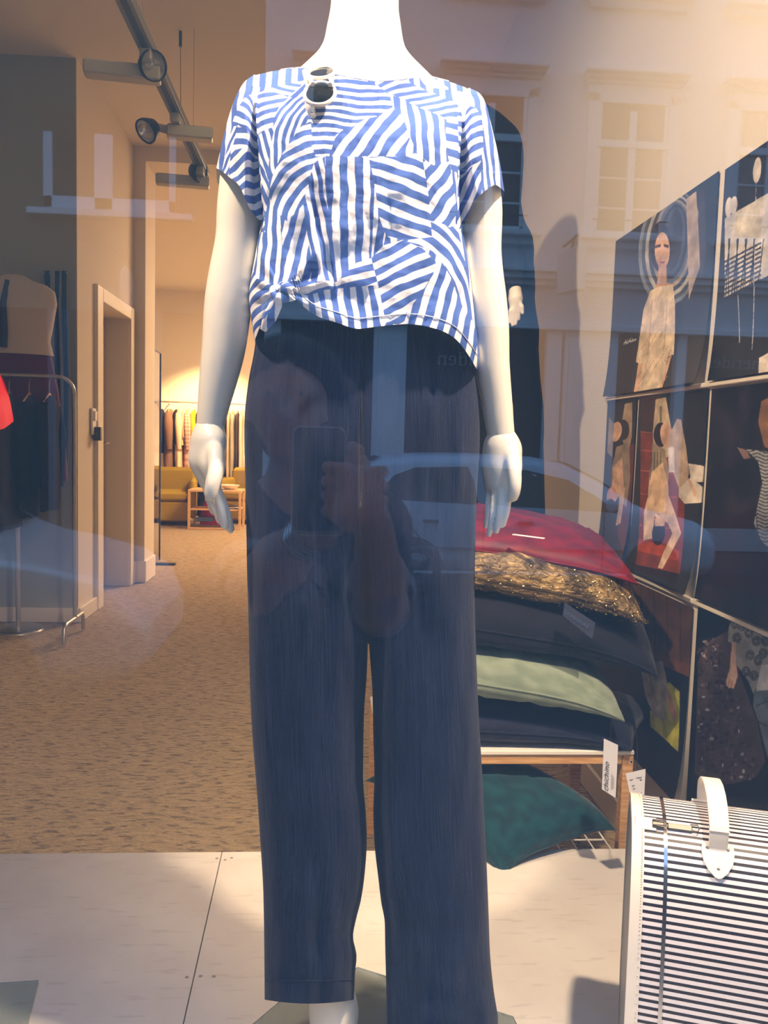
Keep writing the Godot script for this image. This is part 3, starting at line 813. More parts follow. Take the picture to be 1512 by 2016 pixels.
# ================================================================ striped suitcase
func build_suitcase() -> void:
	var org := Vector3(0.428, STAGE_Y, -0.49)
	var ya := deg_to_rad(19.0)
	var ax := Vector3(cos(ya), 0, sin(ya))
	var dp := Vector3(sin(ya), 0, -cos(ya))
	# outline (depth, height) of the case, which leans back a little: rounded all round, flat in front
	var prof := []
	var Hh := 0.40
	var Dp := 0.22
	for k in 97:
		var a := -PI * 0.5 - TAU * k / 96.0
		var c := cos(a)
		var sn := sin(a)
		var y := Hh * 0.5 + Hh * 0.5 * signf(sn) * pow(absf(sn), 2.0 / 3.2)
		prof.append(Vector2(Dp * 0.5 + Dp * 0.5 * signf(c) * pow(absf(c), 2.0 / 3.2) + y * 0.12, y))
	var pt := func(s: float, q: Vector2, grow := 0.0) -> Vector3:
		var c := Vector2(Dp * 0.5 + Hh * 0.06, Hh * 0.5)
		var dir := (q - c).normalized()
		var g := q + dir * grow
		return org + ax * s + dp * g.x + Vector3.UP * (g.y + 0.001)
	var o := thing("suitcase", org + ax * 0.2 + dp * 0.11, "round topped suitcase in black and white stripes with white leather trim and handle", "suitcase")
	var run := [0.0]
	for k in range(1, prof.size()): run.append(run[k - 1] + prof[k].distance_to(prof[k - 1]))
	var im := Image.create(16, 128, false, Image.FORMAT_RGB8)
	im.fill(C(246, 240, 240))
	im.fill_rect(Rect2i(0, 36, 16, 57), C(34, 29, 34))
	var stripes := Mtex(ImageTexture.create_from_image(im), Vector3.ONE, 0.45, 0.5)
	var leather := M(C(245, 238, 224), 0.42)
	var band := func(s0: float, s1: float, grow: float, per: float) -> MB:
		var m := MB.new()
		var rows := []
		var uvs := []
		for k in prof.size():
			var r := PackedVector3Array()
			var u := []
			for c in 3:
				var s := lerpf(s0, s1, c / 2.0)
				r.append(pt.call(s, prof[k], grow))
				u.append(Vector2(s * 2.0, run[k] / per))
			rows.append(r); uvs.append(u)
		m.grid(rows, false, Vector3.ZERO, uvs)
		# side faces of the band
		if grow > 0.0:
			for e in [[s0, -1.0], [s1, 1.0]]:
				var rr := []
				for k in prof.size():
					rr.append(PackedVector3Array([pt.call(e[0], prof[k], grow), pt.call(e[0], prof[k], -0.012)]))
				m.grid(rr, false, ax * e[1])
		return m
	part("lid", band.call(0.006, 0.042, 0.0, 0.0099), stripes, o)
	part("body", band.call(0.046, 0.40, 0.0, 0.0099), stripes, o)
	part("trim", band.call(-0.002, 0.015, 0.0022, 1.0), leather, o, "white leather trim along the left rim")
	part("trim", band.call(0.39, 0.407, 0.0022, 1.0), leather, o, "white leather trim along the right rim")
	part("seam_strip", band.call(0.0415, 0.0465, 0.0016, 1.0), MT.chrome, o, "chrome strip along the lid seam")
	# stitching of the trim
	var m := MB.new()
	for k in range(2, prof.size() - 2):
		for j in 3:
			var q: Vector2 = prof[k].lerp(prof[k + 1], j / 3.0)
			m.box(Vector3(0.0015, 0.0012, 0.0012), T(pt.call(0.012, q, 0.0025)))
	part("stitching", m, M(C(214, 205, 190), 0.7), o, "", "stuff")
	for e in [[-0.0015, -1.0], [0.406, 1.0]]:
		m = MB.new()
		var ring := PackedVector3Array()
		for q in prof: ring.append(pt.call(e[0], q, -0.001))
		m.fan(ring, ax * e[1])
		part("side_panel", m, M(C(120, 122, 124), 0.5), o)
	# handle: shield plates with rivets on the shoulders, and a strap looped over the top
	var sh := 0.113
	var on_front := func(y: float, front: bool) -> Vector2:
		var best := Vector2.ZERO
		var bd := 1e9
		for q in prof:
			if (q.x < Dp * 0.5 + q.y * 0.12) == front and absf(q.y - y) < bd:
				bd = absf(q.y - y)
				best = q
		return best
	for f in [true, false]:
		m = MB.new()
		var shield := PackedVector2Array()
		for q in [[-0.0205, 0.0], [0.0205, 0.0], [0.0215, -0.012], [0.019, -0.026], [0.012, -0.038], [0.004, -0.0455], [0.0, -0.0465], [-0.004, -0.0455], [-0.012, -0.038], [-0.019, -0.026], [-0.0215, -0.012]]:
			shield.append(Vector2(q[0], q[1]))
		var q1: Vector2 = on_front.call(Hh - 0.012, f)
		var q0: Vector2 = on_front.call(Hh - 0.056, f)
		var tg: Vector3 = (dp * (q1.x - q0.x) + Vector3.UP * (q1.y - q0.y)).normalized()
		var nn := ax.cross(tg).normalized()
		if f != (nn.dot(dp) < 0.0): nn = -nn
		var mid: Vector2 = on_front.call(Hh - 0.029, f)
		var base: Vector3 = org + ax * sh + dp * mid.x + Vector3.UP * mid.y + tg * 0.019 + nn * 0.003
		m.prism(shield, 0.004, Transform3D(Basis(ax, tg, nn), base), true)
		part("handle_plate", m, leather, o)
		for q in [[-0.0135, -0.007], [0.0135, -0.007], [0.0, -0.034]]:
			m = MB.new()
			m.lathe([Vector2(0.0001, 0.0016), Vector2(0.0016, 0.0013), Vector2(0.0027, 0.0), Vector2(0.0027, -0.0008)], 12, Transform3D(Basis(ax, nn, ax.cross(nn)), base + ax * q[0] + tg * q[1] + nn * 0.002))
			part("rivet", m, MT.chrome, o)
	m = MB.new()
	var rows := []
	var qf: Vector2 = on_front.call(Hh - 0.017, true)
	var qb: Vector2 = on_front.call(Hh - 0.017, false)
	var path := [[qf.x - 0.002, qf.y - 0.004, 0.0125], [qf.x - 0.008, qf.y + 0.016, 0.0125], [qf.x - 0.008, qf.y + 0.026, 0.0125], [qf.x - 0.003, qf.y + 0.038, 0.013], [lerpf(qf.x, qb.x, 0.14), qf.y + 0.052, 0.0135], [lerpf(qf.x, qb.x, 0.3), qf.y + 0.060, 0.0135], [lerpf(qf.x, qb.x, 0.5), qf.y + 0.063, 0.0135], [lerpf(qf.x, qb.x, 0.7), qf.y + 0.060, 0.0135], [lerpf(qf.x, qb.x, 0.86), qf.y + 0.052, 0.0135], [qb.x + 0.003, qb.y + 0.038, 0.013], [qb.x + 0.008, qb.y + 0.02, 0.0125], [qb.x + 0.002, qb.y - 0.004, 0.0125]]
	for k in path.size():
		var a: Array = path[maxi(k - 1, 0)]
		var b: Array = path[mini(k + 1, path.size() - 1)]
		var d := Vector2(b[0] - a[0], b[1] - a[1]).normalized()
		var nn := Vector2(-d.y, d.x) * 0.0028
		var c := PackedVector3Array()
		for q in [[-1, -0.6], [-0.9, -1], [0.9, -1], [1, -0.6], [1, 0.6], [0.9, 1], [-0.9, 1], [-1, 0.6]]:
			c.append(org + ax * (sh + q[0] * path[k][2]) + dp * (path[k][0] + nn.x * q[1]) + Vector3.UP * (path[k][1] + nn.y * q[1]))
		rows.append(c)
	m.grid(rows, true)
	part("handle_strap", m, leather, o)
	m = MB.new()
	m.tube([org + ax * (sh - 0.0135) + dp * (qf.x - 0.011) + Vector3.UP * (qf.y + 0.03), org + ax * (sh + 0.0135) + dp * (qf.x - 0.011) + Vector3.UP * (qf.y + 0.03)], 0.0014, 6)
	part("strap_fold", m, leather, o)
	# latch across the seam, on the shoulder of the curve
	var qa: Vector2 = on_front.call(Hh - 0.0075, true)
	var lp: Vector3 = pt.call(0.0, qa, 0.003)
	var ln: Vector3 = (-dp * 0.55 + Vector3.UP * 0.83).normalized()
	var lt := ax.cross(ln).normalized()
	var B := Basis(ax, ln, lt)
	m = MB.new()
	m.box(Vector3(0.03, 0.003, 0.021), Transform3D(B, lp + ax * 0.017), 0.0012)
	part("latch_tab", m, leather, o)
	m = MB.new()
	m.box(Vector3(0.016, 0.004, 0.013), Transform3D(B, lp + ax * 0.034 + ln * 0.002), 0.001)
	m.box(Vector3(0.034, 0.004, 0.010), Transform3D(B, lp + ax * 0.064 + ln * 0.001), 0.0015)
	m.tube([lp + ax * 0.026 + ln * 0.006 + lt * 0.004, lp + ax * 0.045 + ln * 0.007 + lt * 0.004, lp + ax * 0.045 + ln * 0.007 - lt * 0.004, lp + ax * 0.026 + ln * 0.006 - lt * 0.004], 0.0011, 6)
	m.tube([lp + ax * 0.078 + ln * 0.004 + lt * 0.005, lp + ax * 0.088 + ln * 0.005 + lt * 0.005, lp + ax * 0.09 + ln * 0.005, lp + ax * 0.088 + ln * 0.005 - lt * 0.005, lp + ax * 0.078 + ln * 0.004 - lt * 0.005], 0.0011, 6)
	part("latch", m, M(C(112, 108, 102), 0.45, 0.9), o, "steel latch")
	m = MB.new()
	m.box(Vector3(0.02, 0.003, 0.045), Transform3D(B, lp + ax * 0.205 + ln * -0.002), 0.0012)
	part("latch_tab", m, leather, o)

# ================================================================ stool, cushions, tags
func build_cushions() -> void:
	# stool
	var d0 := 1.90
	var xr := at(1250, 1480, d0).x
	var ty := at(1100, 1478, d0).y
	var xl := xr - 0.62
	var z0 := CAM.z - d0
	var z1 := z0 - 0.42
	var o := thing("stool", Vector3((xl + xr) * 0.5, FLOOR_Y, (z0 + z1) * 0.5), "low pine stool with a white top and a wire rack, under the pile of cushions", "stool")
	var m := MB.new()
	add_span(m, Vector3(xl, ty - 0.012, z1), Vector3(xr, ty, z0), 0.003)
	part("seat_board", m, M(C(236, 232, 222), 0.5), o)
	for x in [xl + 0.014, xr - 0.014]:
		for z in [z0 - 0.016, z1 + 0.016]:
			m = MB.new()
			add_span(m, Vector3(x - 0.0135, FLOOR_Y, z - 0.0135), Vector3(x + 0.0135, ty - 0.012, z + 0.0135), 0.002)
			part("leg", m, MT.pine, o)
	for z in [z0 - 0.014, z1 + 0.014]:
		m = MB.new()
		add_span(m, Vector3(xl + 0.028, ty - 0.036, z - 0.009), Vector3(xr - 0.028, ty - 0.012, z + 0.009), 0.002)
		part("rail", m, MT.pine, o)
	for x in [xl + 0.014, xr - 0.014]:
		m = MB.new()
		add_span(m, Vector3(x - 0.009, ty - 0.036, z1 + 0.03), Vector3(x + 0.009, ty - 0.012, z0 - 0.03), 0.002)
		part("rail", m, MT.pine, o)
	m = MB.new()
	m.lathe([Vector2(0.0001, 0.001), Vector2(0.003, 0.0008), Vector2(0.004, 0.0)], 10, Transform3D(Basis(Vector3.RIGHT, Vector3.BACK, Vector3.DOWN), Vector3(xr - 0.008, ty - 0.03, z0 - 0.0025)))
	part("bolt", m, MT.chrome, o)
	m = MB.new()
	var yr := FLOOR_Y + 0.13
	for k in 14:
		var x := lerpf(xl + 0.03, xr - 0.03, k / 13.0)
		m.tube([Vector3(x, yr, z1 + 0.01), Vector3(x, yr, z0 + 0.0), Vector3(x, yr - 0.02, z0 + 0.0)], 0.0022, 6)
	for z in [z0, z0 - 0.1, z0 - 0.2, z0 - 0.3, z1 + 0.02]:
		m.tube([Vector3(xl + 0.028, yr - 0.003, z), Vector3(xr - 0.028, yr - 0.003, z)], 0.0028, 6)
	m.tube([Vector3(xl + 0.028, yr - 0.02, z0), Vector3(xr - 0.028, yr - 0.02, z0)], 0.0028, 6)
	part("wire_rack", m, MT.white_plastic, o)
	# velvet cloths
	var vel := func(a: Color, b: Color, sheen: float) -> StandardMaterial3D:
		var q := Mtex(grain(128, int(a.r * 999), 0.05, 0.05, a, b, 1.2), Vector3(1.5, 1.5, 1), 0.75, 0.3)
		q.rim_enabled = true
		q.rim = sheen
		q.rim_tint = 0.7
		return q
	var specs := [
		["navy velvet cushion lying flat on the stool, lowest of the pile", [[740, 1425, 1.90], [1245, 1452, 1.88], [1300, 1385, 2.36], [800, 1372, 2.36]], 0.062, vel.call(C(18, 21, 42), C(26, 30, 56), 0.35), 3],
		["sage green velvet cushion between two navy ones, sagging in the middle", [[735, 1305, 1.88], [1230, 1388, 1.84], [1180, 1310, 2.36], [800, 1250, 2.36]], 0.078, vel.call(C(112, 128, 112), C(136, 150, 132), 0.5), 4],
		["large dark navy cushion bulging below the gold sequin one", [[730, 1195, 1.88], [1296, 1290, 1.87], [1270, 1190, 2.4], [790, 1150, 2.4]], 0.10, vel.call(C(12, 13, 24), C(17, 19, 34), 0.25), 5],
		["olive gold sequin cushion with crushed velvet front, second from the top", [[745, 1095, 1.90], [1272, 1192, 1.86], [1215, 1120, 2.36], [800, 1030, 2.36]], 0.084, null, 6],
		["shiny crimson satin cushion on top of the pile", [[735, 1048, 1.92], [1256, 1128, 1.90], [1190, 1058, 2.4], [790, 1000, 2.4]], 0.056, null, 7],
	]
	for s in specs:
		var c := []
		for q in s[1]: c.append(at(q[0], q[1], q[2]))
		var mat: StandardMaterial3D = s[3]
		if s[4] == 7:
			mat = vel.call(C(84, 3, 14), C(118, 4, 20), 0.0)
			mat.roughness = 0.5
			mat.metallic_specular = 0.4
		if s[4] == 6:
			mat = Mtex(grain(256, 61, 0.02, 0.012, C(70, 58, 36), C(150, 126, 82), 1.5), Vector3(2, 2, 1), 0.5, 0.5)
			mat.metallic = 0.35
			bump(mat, grain(256, 62, 0.05, 0.04, Color.BLACK, Color.WHITE, 1.6), 0.3)
		var base := Vector3.ZERO
		for q in c: base += q * 0.25
		o = thing("cushion", base - Vector3(0, s[2], 0), s[0], "cushion", "cushions piled on the stool")
		m = MB.new()
		cushion(m, c, s[2], s[4] * 13, 0.010 if s[4] >= 6 else 0.006, 34)
		part("cover", m, mat, o)
		m = MB.new()
		piping(m, c, s[2], 0.0028)
		part("piping", m, mat, o)
		if s[4] == 6:
			# loose sequins, flashing at all angles
			var mm := MultiMesh.new()
			mm.transform_format = MultiMesh.TRANSFORM_3D
			var sq := MB.new()
			sq.lathe([Vector2(0.0001, 0.0002), Vector2(0.0024, 0.0), Vector2(0.0024, -0.0003)], 7)
			mm.mesh = sq.mesh(Vector3.ZERO)
			var rng := RandomNumberGenerator.new()
			rng.seed = 4
			var cov: MB = m
			var src := MB.new()
			cushion(src, c, s[2] + 0.002, s[4] * 13, 0.010, 34)
			var list := []
			for k in 2600:
				var id := rng.randi_range(0, src.v.size() - 1)
				var p := src.v[id]
				var nn := src.n[id]
				if nn.z < -0.2: continue
				if rng.randf() > clampf(0.18 + 1.2 * (base.y + 0.03 - p.y) / 0.06, 0.05, 1.0): continue
				p += Vector3(rng.randf_range(-0.012, 0.012), rng.randf_range(-0.004, 0.004), rng.randf_range(-0.004, 0.004))
				var y := (nn + Vector3(rng.randf_range(-0.6, 0.6), rng.randf_range(-0.6, 0.6), rng.randf_range(-0.6, 0.6))).normalized()
				var x := y.cross(Vector3(0.3, 0.2, 1)).normalized()
				list.append(Transform3D(Basis(x, y, x.cross(y)), p + nn * 0.003 - o.position))
			mm.instance_count = list.size()
			for k in list.size(): mm.set_instance_transform(k, list[k])
			var mi := MultiMeshInstance3D.new()
			mi.name = "sequins"
			mi.multimesh = mm
			mi.material_override = M(C(196, 170, 112), 0.22, 1.0)
			o.add_child(mi)
			mi.set_meta("kind", "stuff")
			m = MB.new()
			bar(m, at(1010, 1052, 1.9), at(1072, 1060, 1.86), 0.012, 0.0015)
			part("care_label", m, MT.paper, o)
		if s[4] == 5:
			# flat patch with faint letters
			m = MB.new()
			var a := at(1112, 1186, 1.845)
			var b := at(1172, 1226, 1.835)
			var c3 := at(1166, 1258, 1.825)
			var dd := at(1108, 1212, 1.835)
			m.quad(a, b, c3, dd, Vector3(0, 0, 1))
			m.quad(a - Vector3(0, 0, 0.002), b - Vector3(0, 0, 0.002), c3 - Vector3(0, 0, 0.002), dd - Vector3(0, 0, 0.002), Vector3(0, 0, -1))
			part("lettered_patch", m, M(C(30, 38, 62), 0.8), o)
			var x := (b - a).normalized()
			var y := (a - dd).normalized()
			var zz := x.cross(y).normalized()
			letters("SYARDUAZ", 0.02, dd + x * 0.003 + y * 0.006 + zz * 0.001, Basis(x, y, zz), M(C(62, 78, 112), 0.8), o, 0.066)
	# teal cushion leaning out from under the stool on to the platform
	var c := [at(990, 1698, 1.735), at(1214, 1608, 1.84), at(1010, 1500, 2.22), at(722, 1512, 2.05)]
	o = thing("cushion", at(985, 1640, 1.8), "teal velvet cushion slumped from under the stool on to the platform edge", "cushion")
	m = MB.new()
	cushion(m, c, 0.068, 99, 0.006, 34, 0.05)
	part("cover", m, vel.call(C(8, 48, 58), C(14, 66, 74), 0.5), o)
	m = MB.new()
	piping(m, c, 0.068, 0.0025, 0.05)
	part("piping", m, vel.call(C(9, 50, 60), C(12, 60, 68), 0.5), o)
	# swing tags
	var ta := [at(1189, 1454, 1.72), at(1217, 1467, 1.72), at(1212, 1571, 1.70), at(1185, 1554, 1.70)]
	o = thing("swing_tag", (ta[0] + ta[1]) * 0.5, "long white swing tag with the word chichino, hanging in front of the stool leg", "tag", "swing tags by the stool")
	m = MB.new()
	m.quad(ta[0], ta[1], ta[2], ta[3], Vector3.BACK)
	m.quad(ta[0] + Vector3(0, 0, -0.0008), ta[1] + Vector3(0, 0, -0.0008), ta[2] + Vector3(0, 0, -0.0008), ta[3] + Vector3(0, 0, -0.0008), Vector3.FORWARD)
	part("card", m, MT.paper, o)
	var up: Vector3 = (ta[0] - ta[3]).normalized()
	var acr: Vector3 = (ta[3] - ta[2]).normalized()
	var nz_ := up.cross(acr).normalized()
	letters("chichino", 0.012, ta[3].lerp(ta[2], 0.42) + up * 0.004 + nz_ * 0.0025, Basis(up, acr, nz_), MT.ink, o, 0.060)
	m = MB.new()
	for k in 4:
		var q: Vector3 = ta[3].lerp(ta[2], 0.64 + 0.06 * k) + up * 0.02 + nz_ * 0.0006
		m.box(Vector3(0.034 - 0.003 * k, 0.0007, 0.0003), Transform3D(Basis(up, acr, nz_), q + up * 0.008))
	part("small_print", m, M(C(120, 120, 128), 0.8), o, "", "stuff")
	m = MB.new()
	m.tube([at(1202, 1471, 1.722), at(1202, 1460, 1.722), at(1203, 1420, 1.80)], 0.0009, 5)
	part("cord", m, MT.black, o)
	ta = [at(1232, 1523, 1.66), at(1271, 1514, 1.67), at(1268, 1575, 1.66), at(1242, 1572, 1.65)]
	o = thing("swing_tag", (ta[0] + ta[1]) * 0.5, "small white price tag on a black cord, behind the suitcase corner", "tag", "swing tags by the stool")
	m = MB.new()
	m.quad(ta[0], ta[1], ta[2], ta[3], Vector3.BACK)
	m.quad(ta[0] + Vector3(0, 0, -0.0008), ta[1] + Vector3(0, 0, -0.0008), ta[2] + Vector3(0, 0, -0.0008), ta[3] + Vector3(0, 0, -0.0008), Vector3.FORWARD)
	part("card", m, MT.paper, o)
	m = MB.new()
	for q in [[0.22, 0.27, 0.2], [0.62, 0.24, 0.4], [0.75, 0.33, 0.12], [0.3, 0.5, 0.16], [0.32, 0.62, 0.16], [0.35, 0.8, 0.1], [0.55, 0.8, 0.1], [0.75, 0.78, 0.1]]:
		var a: Vector3 = (ta[0].lerp(ta[1], q[0])).lerp(ta[3].lerp(ta[2], q[0]), q[1])
		m.box(Vector3(0.038 * q[2], 0.0014, 0.0003), Transform3D(Basis(Vector3(0, 0, 1), 0.2), a + Vector3(0, 0, 0.0007)))
	part("small_print", m, M(C(90, 90, 100), 0.8), o, "", "stuff")
	m = MB.new()
	m.tube([at(1256, 1530, 1.665), at(1254, 1518, 1.67), at(1255, 1470, 1.72), at(1252, 1436, 1.78)], 0.0011, 5)
	part("cord", m, MT.black, o)

func letters(text: String, size: float, p: Vector3, b: Basis, mat: Material, parent: Node3D, width := 0.0, called := "lettering", font_name := "Droid Sans", italic := false) -> void:
	var tm := TextMesh.new()
	tm.text = text
	var f := SystemFont.new()
	f.font_names = PackedStringArray([font_name])
	f.font_italic = italic
	tm.font = f
	tm.font_size = 64
	tm.pixel_size = size / 64.0
	tm.depth = size * 0.02
	tm.horizontal_alignment = HORIZONTAL_ALIGNMENT_LEFT
	tm.vertical_alignment = VERTICAL_ALIGNMENT_BOTTOM
	var o := MeshInstance3D.new()
	o.name = called
	o.mesh = tm
	o.material_override = mat
	var s := 1.0
	if width > 0.0:
		s = width / maxf(tm.get_aabb().size.x, 1e-5)
	var bb := tm.get_aabb()
	var bs := Basis(b.x * s, b.y * s, b.z * s)
	o.transform = Transform3D(bs, p - bs * Vector3(bb.position.x, bb.position.y, 0) - origin_of(parent))
	parent.add_child(o, true)

# ================================================================ posters on the right wall
func build_posters() -> void:
	var defs := [
		# z far, z near, y bottom, y top, curl, label
		[-2.05, -1.366, 1.071, 1.555, 0.028, "poster of a woman in a pale dress before a glass bubble, top row, left"],
		[-1.335, -0.65, 1.071, 1.548, 0.02, "poster of balloons and black hatching on grey, top row, right"],
		[-2.05, -1.80, 0.55, 1.056, 0.03, "narrow poster strip of a reclining couple, beside the larger couple poster"],
		[-1.783, -1.352, 0.565, 1.055, 0.03, "poster of a couple lying on a red leather bench, middle row"],
		[-1.335, -0.65, 0.56, 1.052, 0.02, "dark poster of a figure in an op art patterned robe, middle row, right"],
		[-2.04, -1.365, 0.045, 0.530, 0.02, "poster of a wooden panel and a yellow floor, bottom row behind the cushions"],
		[-1.338, -0.65, 0.05, 0.538, 0.0, "poster of a bare hand on a mossy rock, bottom row behind the suitcase"],
	]
	for k in defs.size():
		var d: Array = defs[k]
		var W := int(620.0 * (d[1] - d[0]))
		var H := int(900.0 * (d[3] - d[2]))
		var im := Image.create(W, H, false, Image.FORMAT_RGB8)
		var mp := func(px: float, py: float) -> Vector2:
			var p := onx(px, py, WALL_X - 0.004)
			return Vector2((p.z - d[0]) / (d[1] - d[0]) * W, (d[3] - p.y) / (d[3] - d[2]) * H)
		var fp := func(a: Array, c: Color) -> void:
			var q := PackedVector2Array()
			for j in range(0, a.size(), 2): q.append(mp.call(a[j], a[j + 1]))
			fill_poly(im, q, c)
		var el := func(cx: float, cy: float, rx: float, ry: float, turn: float, c: Color) -> void:
			var q := PackedVector2Array()
			for p in ell_pts(cx, cy, rx, ry, turn): q.append(mp.call(p.x, p.y))
			fill_poly(im, q, c)
		var ln := func(a: Array, w: float, c: Color) -> void:
			for j in range(0, a.size() - 2, 2):
				var p := Vector2(a[j], a[j + 1])
				var q := Vector2(a[j + 2], a[j + 3])
				var nn := (q - p).orthogonal().normalized() * w * 0.5
				fill_poly(im, PackedVector2Array([mp.call(p.x + nn.x, p.y + nn.y), mp.call(q.x + nn.x, q.y + nn.y), mp.call(q.x - nn.x, q.y - nn.y), mp.call(p.x - nn.x, p.y - nn.y)]), c)
		paint(k, im, fp, el, ln)
		# photographic softness: the edges of the print are not knife sharp, its tones never quite even
		im.resize(W * 2 / 3, H * 2 / 3, Image.INTERPOLATE_BILINEAR)
		im.resize(W, H, Image.INTERPOLATE_CUBIC)
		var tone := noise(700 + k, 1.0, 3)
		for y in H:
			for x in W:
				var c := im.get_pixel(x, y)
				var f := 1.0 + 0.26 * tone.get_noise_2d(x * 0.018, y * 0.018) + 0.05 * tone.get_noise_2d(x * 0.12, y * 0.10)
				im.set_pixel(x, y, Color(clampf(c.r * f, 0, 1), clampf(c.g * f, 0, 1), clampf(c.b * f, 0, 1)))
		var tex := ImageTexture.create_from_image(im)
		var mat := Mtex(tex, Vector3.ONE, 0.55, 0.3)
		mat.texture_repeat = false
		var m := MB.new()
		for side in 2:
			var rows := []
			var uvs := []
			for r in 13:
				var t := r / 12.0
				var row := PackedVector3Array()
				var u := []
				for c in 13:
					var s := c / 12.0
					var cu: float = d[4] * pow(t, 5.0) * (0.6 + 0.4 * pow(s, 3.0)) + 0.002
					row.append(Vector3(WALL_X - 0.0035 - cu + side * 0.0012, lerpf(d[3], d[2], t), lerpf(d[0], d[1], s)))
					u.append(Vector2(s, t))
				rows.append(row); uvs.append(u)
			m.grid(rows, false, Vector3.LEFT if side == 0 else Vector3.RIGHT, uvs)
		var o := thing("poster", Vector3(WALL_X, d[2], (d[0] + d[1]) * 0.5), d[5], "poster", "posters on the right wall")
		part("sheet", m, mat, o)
		if k == 0:
			var p := onx(1228, 684, WALL_X - 0.008)
			var q := onx(1252, 677, WALL_X - 0.008)
			letters("chichino", 0.02, p, Basis(Vector3.BACK, Vector3.UP, Vector3.LEFT), MT.paper, o, absf(q.z - p.z))
			var mm := MB.new()
			for j in 3:
				var a := onx(1230, 694 + 5 * j, WALL_X - 0.008)
				mm.box(Vector3(0.0008, 0.004, 0.07 + 0.012 * j), T(a + Vector3(0, 0, 0.035 + 0.006 * j)))
			part("small_print", mm, M(C(190, 190, 190), 0.8), o, "", "stuff")
	# white rails that hold the sheets
	for y in [1.0635, 0.5475]:
		var m := MB.new()
		add_span(m, Vector3(WALL_X - 0.012, y - 0.006, -2.06), Vector3(WALL_X, y + 0.006, -0.6), 0.003)
		single("poster_rail", m, MT.trim, "thin white rail between the %s rows of posters" % ("upper two" if y > 0.8 else "lower two"), "rail")

